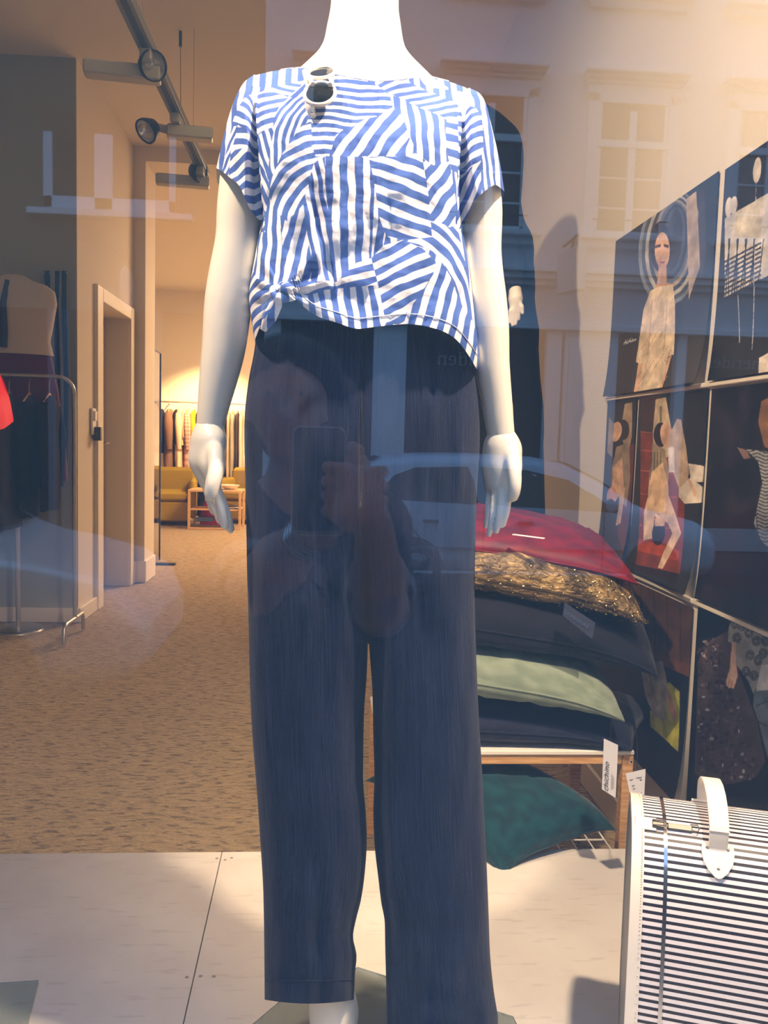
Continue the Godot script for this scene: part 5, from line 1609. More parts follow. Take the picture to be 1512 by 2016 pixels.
	o = thing("wall_rail", Vector3((rx0 + rx1) * 0.5, ry, rz), "long chain patterned steel rail along the back wall, full of coats", "clothes rail")
	m = MB.new()
	m.tube([Vector3(rx0, ry, rz), Vector3(rx1, ry, rz)], 0.012, 8)
	part("bar", m, MT.steel, o)
	m = MB.new()
	for k in 5:
		var x := lerpf(rx0 + 0.05, rx1 - 0.05, k / 4.0)
		m.tube([Vector3(x, ry, rz), Vector3(x, ry + 0.0, CAM.z - 12.5)], 0.008, 6)
	part("bracket", m, MT.steel, o)
	m = MB.new()
	m.tube([Vector3(rx0, ry - 0.98, rz), Vector3(rx1, ry - 0.98, rz)], 0.01, 8)
	for k in 3:
		var x := lerpf(rx0 + 0.02, rx1 - 0.02, k / 2.0)
		m.tube([Vector3(x, ry - 0.98, rz), Vector3(x, ry - 0.98, CAM.z - 12.5)], 0.008, 6)
	part("lower_bar", m, MT.steel, o)
	var plaid := Mtex(plaid_tex(C(206, 160, 140), C(120, 90, 96)), Vector3(3, 5, 1), 0.9, 0.2)
	var dots := Mtex(grain(128, 85, 0.3, 0.3, C(50, 44, 40), C(214, 200, 178), 4.0), Vector3(4, 6, 1), 0.9, 0.2)
	var list := [
		[318, C(34, 34, 46), 0.62, 0.045, "navy jacket at the left end of the back rail"],
		[334, C(112, 84, 66), 0.86, 0.075, "brown tweed coat with a hood on the back rail, left of the beige coat"],
		[347, C(30, 26, 26), 0.5, 0.03, "short black top between the tweed and beige coats"],
		[354, C(206, 174, 146), 0.88, 0.06, "beige wool coat on the back rail, between black top and plaid coat"],
		[363, C(190, 160, 134), 0.5, 0.03, "sand coloured cardigan on the back rail beside the beige coat"],
		[371, null, 0.86, 0.06, "pink and grey plaid coat on the back rail, left of the yellow coat"],
		[382, C(226, 158, 22), 0.86, 0.045, "mustard yellow coat on the back rail"],
		[392, C(60, 40, 36), 0.84, 0.04, "dark brown jacket right of the yellow coat"],
		[404, C(44, 38, 40), 0.84, 0.05, "black cardigan on the back rail, hidden mostly by the pale hand"],
		[420, C(90, 70, 64), 0.84, 0.05, "umber jacket on the back rail, behind the pale wrist"],
		[436, C(28, 28, 38), 0.66, 0.04, "navy blazer on the back rail, right of the pale wrist"],
		[444, C(24, 24, 30), 0.94, 0.03, "black dress with a pale stripe on the back rail"],
		[451, C(188, 160, 128), 0.98, 0.028, "tan dotted dress on the back rail"],
		[459, null, 0.98, 0.04, "speckled black and white dress on the back rail"],
		[468, C(60, 52, 44), 0.9, 0.03, "dark green tunic on the back rail beside the trousers"],
		[476, C(214, 176, 148), 0.96, 0.035, "pale pink dress on the back rail next to the navy trousers"],
	]
	for k in list.size():
		var g: Array = list[k]
		var mat: Material = M(g[1], 0.9, 0.0, 0.2) if g[1] != null else (plaid if k == 5 else dots)
		garment(Vector3(at(g[0], 793, dr).x, ry - 0.012, rz), Vector3.RIGHT, g[2], 0.13, g[3], mat, g[4], "coats on the back rail", 400 + k, g[2] < 0.9)
	var low := [[322, C(20, 18, 20)], [334, C(30, 24, 26)], [346, C(18, 16, 18)], [360, C(34, 30, 34)], [372, C(24, 22, 28)], [386, C(40, 26, 30)], [398, C(22, 20, 24)], [438, C(20, 20, 28)], [450, C(26, 24, 26)]]
	for k in low.size():
		var wd := ["first", "second", "third", "fourth", "fifth", "sixth", "seventh", "eighth", "ninth"]
		garment(Vector3(at(low[k][0], 900, dr).x, ry - 0.992, rz), Vector3.RIGHT, 0.62, 0.11, 0.042, M(low[k][1], 0.9, 0.0, 0.2), "black trousers on the lower back rail, %s from its left end" % wd[k], "dark trousers on the lower back rail", 500 + k, false)
	# standing mirror seen almost edge on
	var mx := at(308, 1095, 7.3)
	var my0 := FLOOR_Y + 0.02
	var my1 := at(308, 692, 7.3).y
	o = thing("standing_mirror", Vector3(mx.x, FLOOR_Y, mx.z), "tall narrow standing mirror on a thin metal foot, beside the archway", "mirror")
	var e0 := at(302, 900, 7.15)
	var e1 := at(315, 900, 7.45)
	m = MB.new()
	m.quad(Vector3(e0.x, my0, e0.z), Vector3(e1.x, my0, e1.z), Vector3(e1.x, my1, e1.z), Vector3(e0.x, my1, e0.z), Vector3(0.5, 0, 0.5))
	var mm := M(C(190, 190, 186), 0.03, 1.0)
	part("mirror_glass", m, mm, o)
	m = MB.new()
	var out := Vector3(e1.z - e0.z, 0, -(e1.x - e0.x)).normalized() * 0.008
	m.quad(Vector3(e0.x, my0, e0.z) + out, Vector3(e1.x, my0, e1.z) + out, Vector3(e1.x, my1, e1.z) + out, Vector3(e0.x, my1, e0.z) + out, out)
	bar(m, Vector3(e1.x, my0, e1.z), Vector3(e1.x, my1, e1.z), 0.008, 0.014, 0.002)
	bar(m, Vector3(e0.x, my0, e0.z), Vector3(e0.x, my1, e0.z), 0.008, 0.014, 0.002)
	bar(m, Vector3(e0.x, my1, e0.z), Vector3(e1.x, my1, e1.z), 0.008, 0.012, 0.002)
	part("frame", m, MT.dark_metal, o)
	m = MB.new()
	add_span(m, Vector3(mx.x - 0.03, FLOOR_Y, mx.z - 0.03), Vector3(at(346, 1093, 7.3).x, FLOOR_Y + 0.02, mx.z + 0.03), 0.003)
	part("foot", m, MT.dark_metal, o)

func plaid_tex(a: Color, b: Color) -> ImageTexture:
	var im := Image.create(64, 64, false, Image.FORMAT_RGB8)
	for y in 64:
		for x in 64:
			var w := (0.5 if x % 32 < 12 else 0.0) + (0.5 if y % 32 < 12 else 0.0)
			im.set_pixel(x, y, a.lerp(b, w * 0.8))
	return ImageTexture.create_from_image(im)

# ================================================================ track with lamps
func build_track() -> void:
	var x := at(402, 345, 4.95).x
	var y := at(402, 345, 4.95).y
	var z1 := CAM.z - 4.95
	var o := thing("lamp_track", Vector3(x, y, z1 + 1.5), "grey aluminium lamp track running back below the ceiling", "lamp track")
	var m := MB.new()
	add_span(m, Vector3(x - 0.03, y - 0.008, z1), Vector3(x + 0.03, y + 0.03, -0.6), 0.004)
	part("rail", m, M(C(128, 130, 124), 0.45, 0.2), o)
	m = MB.new()
	add_span(m, Vector3(x - 0.012, y - 0.0095, z1 + 0.02), Vector3(x + 0.012, y - 0.0078, -0.62))
	part("slot", m, M(C(66, 68, 66), 0.6), o)
	for z in [z1 + 0.4, -2.8, -1.2]:
		m = MB.new()
		m.tube([Vector3(x, y + 0.03, z), Vector3(x, 3.02, z)], 0.0015, 5)
		part("suspension_wire", m, MT.steel, o)
	# lamps: gear box, arm, round head; [lens centre px, py, distance, gear box x offset, facing]
	var specs := [
		[300, 129, 3.42, -0.20, Vector3(0.72, -0.30, 0.78), "track lamp nearest the window, grey reflector turned towards the glass"],
		[289, 257, 4.05, 0.12, Vector3(-0.55, -0.66, 0.62), "middle track lamp, turned down to the left"],
		[393, 338, 4.8, -0.20, Vector3(0.90, -0.25, 0.42), "track lamp at the far end of the track, turned to the right"],
	]
	var grey := M(C(186, 184, 170), 0.45, 0.1)
	for s in specs:
		var c := at(s[0], s[1], s[2])
		var f: Vector3 = s[4].normalized()
		o = thing("track_lamp", c, s[5], "track lamp", "lamps on the ceiling track")
		var base := Vector3(x, y - 0.03, c.z - 0.05)
		m = MB.new()
		m.box(Vector3(0.045, 0.05, 0.12), T(Vector3(x, y - 0.024, c.z - 0.02)), 0.006)
		part("adapter", m, grey, o)
		m = MB.new()
		var gx: float = s[3]
		m.box(Vector3(absf(gx) + 0.09, 0.055, 0.075), Transform3D(Basis(Vector3.UP, 0.12), Vector3(x + gx * 0.5, y - 0.075, c.z - 0.03)), 0.008)
		part("gear_box", m, grey, o)
		m = MB.new()
		m.tube([Vector3(x + gx * 0.1, y - 0.075, c.z - 0.03), c - f * 0.05], [0.022, 0.018], 10)
		part("arm", m, grey, o)
		var xx := f.cross(Vector3.UP).normalized()
		var B := Basis(xx, f, xx.cross(f))
		m = MB.new()
		m.lathe([Vector2(0.02, -0.055), Vector2(0.036, -0.05), Vector2(0.05, -0.02), Vector2(0.057, -0.004), Vector2(0.058, 0.012), Vector2(0.053, 0.013), Vector2(0.051, 0.006)], 28, Transform3D(B, c))
		part("ring", m, MT.black, o)
		m = MB.new()
		m.lathe([Vector2(0.051, 0.006), Vector2(0.046, -0.008), Vector2(0.034, -0.022), Vector2(0.018, -0.03), Vector2(0.016, -0.03)], 28, Transform3D(B, c))
		part("reflector", m, M(C(226, 226, 222), 0.25, 0.9), o)
		m = MB.new()
		m.lathe([Vector2(0.018, -0.031), Vector2(0.017, -0.012), Vector2(0.012, -0.004), Vector2(0.0005, -0.002)], 18, Transform3D(B, c))
		part("bulb_cap", m, M(C(200, 200, 196), 0.3, 0.6), o)

# ================================================================ the street that the window mirrors
func build_street() -> void:
	var asphalt := Mtex(grain(256, 21, 0.3, 0.3, C(36, 36, 38), C(50, 50, 53), 1.0), Vector3(0.6, 0.6, 0.6), 0.9, 0.2, true)
	var m := MB.new()
	add_span(m, Vector3(-16, STREET_Y - 0.3, 0.12), Vector3(16, STREET_Y - 0.02, 14.5))
	struct("road", m, asphalt)
	var paving := M(C(58, 58, 60), 0.85, 0.0, 0.2)
	for s in [[0.12, 2.0, "pavement"], [9.7, 11.95, "pavement"]]:
		m = MB.new()
		for k in 32:
			for j in 2:
				var z0: float = lerpf(s[0], s[1] - 0.15, j / 2.0)
				var z1: float = lerpf(s[0], s[1] - 0.15, (j + 1) / 2.0)
				add_span(m, Vector3(-16 + k, STREET_Y - 0.12, z0), Vector3(-16 + k + 0.992, STREET_Y, z1 - 0.008), 0.006)
		add_span(m, Vector3(-16, STREET_Y - 0.2, s[1] - 0.14 if s[2] == "pavement" and s[0] < 1.0 else s[0] - 0.14), Vector3(16, STREET_Y + 0.0, s[1] if s[0] < 1.0 else s[0]), 0.01)
		struct("pavement", m, paving)
	# white house opposite
	var DF := 12.5
	var ZF := DF - CAM.z
	var plaster := M(C(222, 222, 226), 0.9, 0.0, 0.2)
	var stucco := M(C(236, 236, 238), 0.8, 0.0, 0.2)
	var glass := M(C(52, 58, 66), 0.08, 0.0, 0.8)
	var dark := M(C(14, 14, 15), 0.25, 0.0, 0.2)
	var xe := mir(523, 70, DF).x
	var y_sign0 := mir(1000, 645, DF).y
	m = MB.new()
	add_span(m, Vector3(xe, y_sign0, ZF), Vector3(16, 10.5, ZF + 0.4))
	var o := thing("building", Vector3(3, STREET_Y, ZF + 0.2), "white plastered house across the street with moulded window surrounds, mirrored in the glass", "building")
	part("facade", m, plaster, o)
	var cx0 := mir(1240, 330, DF).x
	var pitch := mir(1343, 160, DF).x - mir(1066, 145, DF).x
	var hw := (mir(1330, 330, DF).x - mir(1152, 330, DF).x) * 0.5
	var how := (mir(1304, 330, DF).x - mir(1167, 330, DF).x) * 0.5
	var yc := mir(1240, 150, DF).y
	var yo1 := mir(1240, 208, DF).y
	var yo0 := mir(1240, 466, DF).y
	var stor := mir(1240, 6, DF).y - mir(1240, 478, DF).y
	for fl in 2:
		var dy := stor * fl
		for k in range(-4, 5):
			var cx := cx0 + pitch * k
			if cx - hw < xe + 0.3: continue
			m = MB.new()
			# surround, cornice and sill
			for sx in [-1.0, 1.0]:
				add_span(m, Vector3(cx + sx * hw, yo0 + dy, ZF - 0.06), Vector3(cx + sx * how, yc - 0.28 + dy, ZF), 0.01)
			add_span(m, Vector3(cx - hw, yo1 + dy, ZF - 0.06), Vector3(cx + hw, yc - 0.16 + dy, ZF), 0.01)
			add_span(m, Vector3(cx - hw - 0.03, yc - 0.16 + dy, ZF - 0.1), Vector3(cx + hw + 0.03, yc - 0.1 + dy, ZF), 0.01)
			add_span(m, Vector3(cx - hw - 0.07, yc - 0.1 + dy, ZF - 0.17), Vector3(cx + hw + 0.07, yc - 0.05 + dy, ZF), 0.01)
			add_span(m, Vector3(cx - hw - 0.1, yc - 0.05 + dy, ZF - 0.26), Vector3(cx + hw + 0.1, yc + 0.02 + dy, ZF), 0.01)
			add_span(m, Vector3(cx - hw - 0.12, yo0 - 0.09 + dy, ZF - 0.2), Vector3(cx + hw + 0.12, yo0 - 0.01 + dy, ZF), 0.01)
			add_span(m, Vector3(cx - hw - 0.05, yo0 - 0.2 + dy, ZF - 0.1), Vector3(cx + hw + 0.05, yo0 - 0.09 + dy, ZF), 0.01)
			var w := part("window", m, stucco, o)
			m = MB.new()
			var h := yo1 - yo0
			add_span(m, Vector3(cx - how, yo0 + dy, ZF - 0.012), Vector3(cx + how, yo1 + dy, ZF - 0.008))
			part("pane", m, glass, w)
			m = MB.new()
			add_span(m, Vector3(cx - 0.055, yo0 + dy, ZF - 0.05), Vector3(cx + 0.055, yo1 + dy - 0.1, ZF - 0.01), 0.008)
			add_span(m, Vector3(cx - how, yo0 + h * 0.665 + dy, ZF - 0.07), Vector3(cx + how, yo0 + h * 0.72 + dy, ZF - 0.01), 0.008)
			for sx in [-1.0, 1.0]:
				add_span(m, Vector3(cx + sx * how, yo0 + dy, ZF - 0.04), Vector3(cx + sx * (how - 0.06), yo1 + dy, ZF - 0.01), 0.008)
			for q in [0.20, 0.43]:
				add_span(m, Vector3(cx - how, yo0 + h * q + dy, ZF - 0.03), Vector3(cx + how, yo0 + h * q + 0.025 + dy, ZF - 0.01))
			add_span(m, Vector3(cx - how, yo0 + dy, ZF - 0.04), Vector3(cx + how, yo0 + 0.06 + dy, ZF - 0.01), 0.008)
			part("sash", m, stucco, w)
			m = MB.new()
			m.tube([Vector3(cx - how - 0.05, yo0 + 0.2 + dy, ZF - 0.12), Vector3(cx + how + 0.05, yo0 + 0.2 + dy, ZF - 0.12)], 0.012, 6)
			part("safety_bar", m, MT.black, w)
	# string courses over the shop
	m = MB.new()
	var yb := mir(1000, 545, DF).y
	add_span(m, Vector3(xe, yb - 0.04, ZF - 0.18), Vector3(16, yb + 0.05, ZF), 0.01)
	add_span(m, Vector3(xe, yb - 0.12, ZF - 0.1), Vector3(16, yb - 0.04, ZF), 0.01)
	add_span(m, Vector3(xe, yb + 0.05, ZF - 0.24), Vector3(16, yb + 0.12, ZF), 0.01)
	add_span(m, Vector3(xe, y_sign0 - 0.02, ZF - 0.12), Vector3(16, y_sign0 + 0.07, ZF), 0.01)
	part("cornice", m, stucco, o)
	# shop front: pilasters, dark windows, lettering
	m = MB.new()
	add_span(m, Vector3(xe, STREET_Y, ZF + 0.12), Vector3(16, y_sign0, ZF + 0.4))
	part("shop_window", m, dark, o)
	for q in [[520, 552], [735, 800], [1075, 1105], [1110, 1215], [1330, 1350], [1560, 1640]]:
		m = MB.new()
		var xa := mir(q[0], 700, DF).x
		var xb := mir(q[1], 700, DF).x
		add_span(m, Vector3(xa, STREET_Y, ZF - 0.02), Vector3(xb, y_sign0, ZF + 0.14), 0.01)
		if q[1] - q[0] > 60:
			add_span(m, Vector3(xa + 0.06, STREET_Y + 0.8, ZF - 0.04), Vector3(xb - 0.06, y_sign0 - 0.2, ZF), 0.015)
			add_span(m, Vector3(xa + 0.06, STREET_Y + 0.15, ZF - 0.04), Vector3(xb - 0.06, STREET_Y + 0.7, ZF), 0.015)
		part("pilaster", m, stucco, o)
	m = MB.new()
	add_span(m, Vector3(xe, STREET_Y, ZF - 0.01), Vector3(16, STREET_Y + 0.35, ZF + 0.13), 0.01)
	part("plinth", m, M(C(180, 180, 180), 0.8), o)
	var let := M(C(120, 124, 126), 0.6)
	for q in [[[862, 722], [1000, 722]], [[1390, 727], [1512, 727]]]:
		# reads correctly from the street: it runs from the right of the picture to the left
		var a := mir(q[1][0], q[1][1], DF)
		var b := mir(q[0][0], q[0][1], DF)
		letters("meriden", 0.42, Vector3(a.x, a.y, ZF + 0.11), Basis(Vector3.LEFT, Vector3.UP, Vector3.FORWARD), let, o, a.x - b.x, "lettering", "Droid Serif", true)
	# projecting sign box, hung from an arm
	var sc := mir(1107, 546, DF)
	var so := thing("hanging_sign", Vector3(sc.x, sc.y, ZF - 0.5), "white box sign projecting from the white house, mirrored right of the mannequin's arm", "sign")
	m = MB.new()
	m.box(Vector3(0.16, 0.62, 0.52), Transform3D(Basis(Vector3.UP, -0.35), Vector3(sc.x, sc.y, ZF - 0.45)), 0.02)
	part("box", m, M(C(216, 216, 214), 0.5), so)
	m = MB.new()
	m.tube([Vector3(sc.x, sc.y + 0.45, ZF), Vector3(sc.x, sc.y + 0.45, ZF - 0.7)], 0.02, 8)
	m.tube([Vector3(sc.x, sc.y + 0.45, ZF - 0.45), Vector3(sc.x, sc.y + 0.3, ZF - 0.45)], 0.02, 8)
	part("arm", m, MT.black, so)
	# neighbour house at the left
	var ZN := ZF + 0.05
	o = thing("building", Vector3(-6, STREET_Y, ZN + 0.2), "plain beige house across the street with one wide white window, mirrored at the left", "building")
	m = MB.new()
	var ys := mir(200, 610, DF).y
	add_span(m, Vector3(-16, ys, ZN), Vector3(xe, 10.0, ZN + 0.4))
	part("facade", m, M(C(112, 110, 94), 0.9, 0.0, 0.2), o)
	m = MB.new()
	add_span(m, Vector3(-16, STREET_Y, ZN + 0.1), Vector3(xe, ys, ZN + 0.4))
	part("shop_window", m, dark, o)
	m = MB.new()
	for px in [-160, 92, 118, 300, 470]:
		var xx := mir(px, 760, DF).x
		add_span(m, Vector3(xx, STREET_Y, ZN), Vector3(xx + 0.12, ys, ZN + 0.1), 0.01)
	part("post", m, M(C(120, 124, 130), 0.6), o)
	var w0 := mir(84, 215, DF)
	var w1 := mir(346, 420, DF)
	m = MB.new()
	for f in [[w0.x, w0.x + 0.13, w1.y, w0.y - 0.3], [w0.x + 0.62 * 1.15, w0.x + 0.62 * 1.15 + 0.26, w1.y, w0.y - 0.3], [w1.x - 0.1, w1.x, w1.y, w0.y - 0.3]]:
		add_span(m, Vector3(f[0], f[2], ZN - 0.05), Vector3(f[1], f[3], ZN + 0.01), 0.01)
	add_span(m, Vector3(w0.x, w1.y, ZN - 0.05), Vector3(w1.x, w1.y + 0.17, ZN + 0.01), 0.01)
	add_span(m, Vector3(w0.x - 0.2, w1.y - 0.12, ZN - 0.16), Vector3(w1.x + 0.25, w1.y - 0.03, ZN), 0.01)
	var win := part("window", m, M(C(244, 244, 246), 0.5), o)
	m = MB.new()
	add_span(m, Vector3(w0.x, w1.y, ZN - 0.02), Vector3(w1.x, w0.y - 0.3, ZN))
	part("pane", m, M(C(92, 74, 64), 0.3), win)
	m = MB.new()
	add_span(m, Vector3(w0.x - 0.02, w0.y - 0.32, ZN - 0.03), Vector3(w1.x + 0.02, w0.y, ZN))
	part("shutter_box", m, M(C(104, 86, 70), 0.7), win)
	# round sign on a scrolled bracket
	var rs := mir(250, 571, 11.2)
	so = thing("round_sign", rs, "oval white sign hanging from a dark bracket, mirrored over the door frame", "sign")
	m = MB.new()
	m.lathe([Vector2(0.001, 0.02), Vector2(0.28, 0.02), Vector2(0.3, 0.0), Vector2(0.28, -0.02), Vector2(0.001, -0.02)], 28, Transform3D(Basis(Vector3(0, 0, 1), Vector3(0.85, 0, 0.5).normalized(), Vector3.UP).orthonormalized().scaled(Vector3(1, 1, 1.15)), rs))
	part("disc", m, M(C(206, 200, 196), 0.6), so)
	m = MB.new()
	m.tube([mir(155, 473, DF), mir(190, 478, 12.0), mir(222, 492, 11.4), mir(250, 514, 11.2)], 0.018, 8)
	m.tube([mir(228, 488, 11.3), mir(262, 520, 11.4)], 0.04, 8)
	m.tube([rs + Vector3(0, 0.42, 0), rs + Vector3(0, 0.3, 0)], 0.015, 8)
	part("bracket", m, M(C(70, 50, 44), 0.6), so)
	# upper storeys further up are closed by a roof line
	car(Vector3(mir(1058, 1000, 8.5).x, STREET_Y - 0.02, 8.5 - CAM.z + 0.85), "silver blue hatchback parked across the street, mirrored over the trousers and pale hand")
	car(Vector3(-3.05, STREET_Y - 0.02, 4.65), "silver blue hatchback parked on the near side, mirrored over the doorway at the left")

func car(p: Vector3, label: String) -> void:
	# length runs along x; nose to +x. stations: x, sill y, belt y, roof y, half width low, half width at the roof
	var o := thing("car", p, label, "car", "cars parked across the street")
	var paint_ := M(C(196, 208, 222), 0.3, 0.15, 0.5)
	paint_.clearcoat_enabled = true
	paint_.clearcoat = 0.6
	var st := [
		[-2.08, 0.42, 0.62, 0.66, 0.55, 0.5], [-2.04, 0.30, 0.86, 0.94, 0.74, 0.62], [-1.95, 0.26, 0.93, 1.12, 0.79, 0.62], [-1.78, 0.22, 0.95, 1.36, 0.81, 0.60], [-1.6, 0.2, 0.95, 1.43, 0.82, 0.60], [-1.2, 0.2, 0.94, 1.47, 0.83, 0.60], [-0.6, 0.2, 0.93, 1.485, 0.835, 0.60], [0.0, 0.2, 0.92, 1.47, 0.835, 0.60], [0.35, 0.2, 0.91, 1.41, 0.835, 0.59], [0.75, 0.2, 0.90, 1.22, 0.83, 0.60], [1.1, 0.2, 0.89, 1.0, 0.82, 0.66], [1.25, 0.2, 0.885, 0.935, 0.82, 0.68], [1.5, 0.2, 0.86, 0.89, 0.81, 0.66], [1.8, 0.22, 0.79, 0.82, 0.77, 0.6], [2.0, 0.26, 0.68, 0.70, 0.68, 0.52], [2.1, 0.34, 0.52, 0.54, 0.52, 0.42],
	]
	var rows := []
	for s in st:
		var row := PackedVector3Array()
		for q in [[1.0, 1, 0.96], [1.0, 1.2, 1.0], [1.0, 1.5, 1.0], [0.0, 2, 0.99], [0.0, 2.5, 0.0], [0.0, 3, 0.0], [0.0, 3.2, 0.0]]:
			var y := 0.0
			var w := 0.0
			match q[1]:
				1: y = s[1]; w = s[4] * 0.94
				1.2: y = lerpf(s[1], s[2], 0.25); w = s[4]
				1.5: y = lerpf(s[1], s[2], 0.65); w = s[4]
				2: y = s[2]; w = s[4] * 0.975
				2.5: y = lerpf(s[2], s[3], 0.8); w = lerpf(s[4] * 0.965, s[5], 0.8)
				3: y = lerpf(s[2], s[3], 0.97); w = s[5] * 0.95
				3.2: y = s[3]; w = s[5] * 0.72
			row.append(p + Vector3(s[0], y, -w))
		var n0 := row.size()
		for k in range(n0 - 1, -1, -1):
			row.append(Vector3(row[k].x, row[k].y, 2.0 * p.z - row[k].z))
		rows.append(row)
	var m := MB.new()
	m.grid(rows, true)
	m.fan(rows[0], Vector3.LEFT)
	m.fan(rows[rows.size() - 1], Vector3.RIGHT)
	part("body", m, paint_, o)
	# side glass lies just outside the tumblehome, on both sides
	var gl := M(C(26, 30, 38), 0.06, 0.0, 0.8)
	var side := func(poly: Array, off: float, sg: float) -> MB:
		var q := MB.new()
		var pts := []
		for e in poly:
			var k := 0
			while k < st.size() - 2 and st[k + 1][0] < e[0]: k += 1
			var f: float = (e[0] - st[k][0]) / (st[k + 1][0] - st[k][0])
			var belt: float = lerpf(st[k][2], st[k + 1][2], f)
			var roof: float = lerpf(st[k][3], st[k + 1][3], f)
			var wl: float = lerpf(st[k][4], st[k + 1][4], f)
			var wr: float = lerpf(st[k][5], st[k + 1][5], f)
			var yy: float = lerpf(belt, roof, e[1])
			var w: float = lerpf(wl * 0.97, wr, clampf(e[1], 0, 1)) if e[1] >= 0 else wl
			pts.append(p + Vector3(e[0], yy, sg * (w + off)))
		var flat := PackedVector2Array()
		for v in pts: flat.append(Vector2(v.x, v.y))
		var ids := Geometry2D.triangulate_polygon(flat)
		var b := q.v.size()
		for v in pts: q.vert(v, Vector3(0, 0.35, sg).normalized())
		for k in range(0, ids.size(), 3): q.tri(b + ids[k], b + ids[k + 1], b + ids[k + 2])
		return q
	for sg in [-1.0, 1.0]:
		var rearw := [[-1.62, 0.10], [-0.62, 0.06], [-0.66, 0.5], [-0.72, 0.76], [-1.28, 0.74], [-1.5, 0.6], [-1.64, 0.3]]
		var frontw := [[-0.5, 0.06], [0.86, 0.04], [0.70, 0.42], [0.36, 0.66], [-0.1, 0.74], [-0.58, 0.76]]
		part("side_window", side.call(rearw, 0.012, sg), gl, o)
		part("side_window", side.call(frontw, 0.012, sg), gl, o)
	# windscreen and rear window
	m = MB.new()
	var ws := []
	for e in [[0.36, 1.405], [0.75, 1.222], [1.1, 1.004]]:
		ws.append(PackedVector3Array([p + Vector3(e[0] + 0.02, e[1] + 0.012, -0.5), p + Vector3(e[0] + 0.05, e[1] + 0.02, 0.0), p + Vector3(e[0] + 0.02, e[1] + 0.012, 0.5)]))
	m.grid(ws, false, Vector3(0.6, 0.7, 0))
	part("windscreen", m, gl, o)
	m = MB.new()
	ws = []
	for e in [[-1.62, 1.415], [-1.80, 1.35], [-1.96, 1.1]]:
		ws.append(PackedVector3Array([p + Vector3(e[0] - 0.03, e[1] + 0.015, -0.46), p + Vector3(e[0] - 0.06, e[1] + 0.02, 0.0), p + Vector3(e[0] - 0.03, e[1] + 0.015, 0.46)]))
	m.grid(ws, false, Vector3(-0.8, 0.5, 0))
	part("rear_window", m, gl, o)
	# door joints, handle, sill strip, tail lamp, mirror, wheels
	for sg in [-1.0, 1.0]:
		for x in [-1.22, -0.56, 0.72]:
			m = MB.new()
			m.tube([p + Vector3(x - (0.3 if x < -1 else 0.0), 0.93, sg * 0.823), p + Vector3(x, 0.6, sg * 0.838), p + Vector3(x + (0.05 if x < -1 else 0.0), 0.3, sg * 0.83)], 0.005, 5)
			part("door_joint", m, MT.black, o)
		for x in [-1.0, 0.0]:
			m = MB.new()
			m.box(Vector3(0.17, 0.035, 0.03), T(p + Vector3(x - 0.12, 0.78, sg * 0.845)), 0.012)
			part("door_handle", m, MT.dark_metal, o)
		m = MB.new()
		m.box(Vector3(2.3, 0.035, 0.02), T(p + Vector3(-0.2, 0.5, sg * 0.842)), 0.006)
		part("rubbing_strip", m, M(C(90, 100, 112), 0.5), o)
		m = MB.new()
		m.box(Vector3(2.4, 0.03, 0.03), T(p + Vector3(-0.1, 0.245, sg * 0.825)), 0.008)
		part("sill_strip", m, M(C(200, 210, 220), 0.3), o)
		m = MB.new()
		m.box(Vector3(0.09, 0.3, 0.1), T(p + Vector3(-1.99, 0.82, sg * 0.70)), 0.03)
		part("tail_lamp", m, M(C(150, 16, 22), 0.25), o)
		m = MB.new()
		m.box(Vector3(0.12, 0.13, 0.2), T(p + Vector3(0.78, 0.98, sg * 0.93)), 0.045)
		part("wing_mirror", m, paint_, o)
		for x in [-1.28, 1.27]:
			m = MB.new()
			var B := Basis(Vector3.RIGHT, Vector3(0, 0, sg), Vector3(0, -sg, 0))
			m.lathe([Vector2(0.2, -0.1), Vector2(0.29, -0.09), Vector2(0.31, -0.05), Vector2(0.31, 0.03), Vector2(0.285, 0.055), Vector2(0.205, 0.05), Vector2(0.2, 0.02)], 32, Transform3D(B, p + Vector3(x, 0.31, sg * 0.79)))
			part("tyre", m, M(C(24, 24, 26), 0.8), o)
			m = MB.new()
			m.lathe([Vector2(0.205, 0.03), Vector2(0.19, 0.045), Vector2(0.07, 0.03), Vector2(0.05, 0.05), Vector2(0.001, 0.05)], 32, Transform3D(B, p + Vector3(x, 0.31, sg * 0.79)))
			part("hubcap", m, M(C(80, 82, 86), 0.5, 0.3), o)

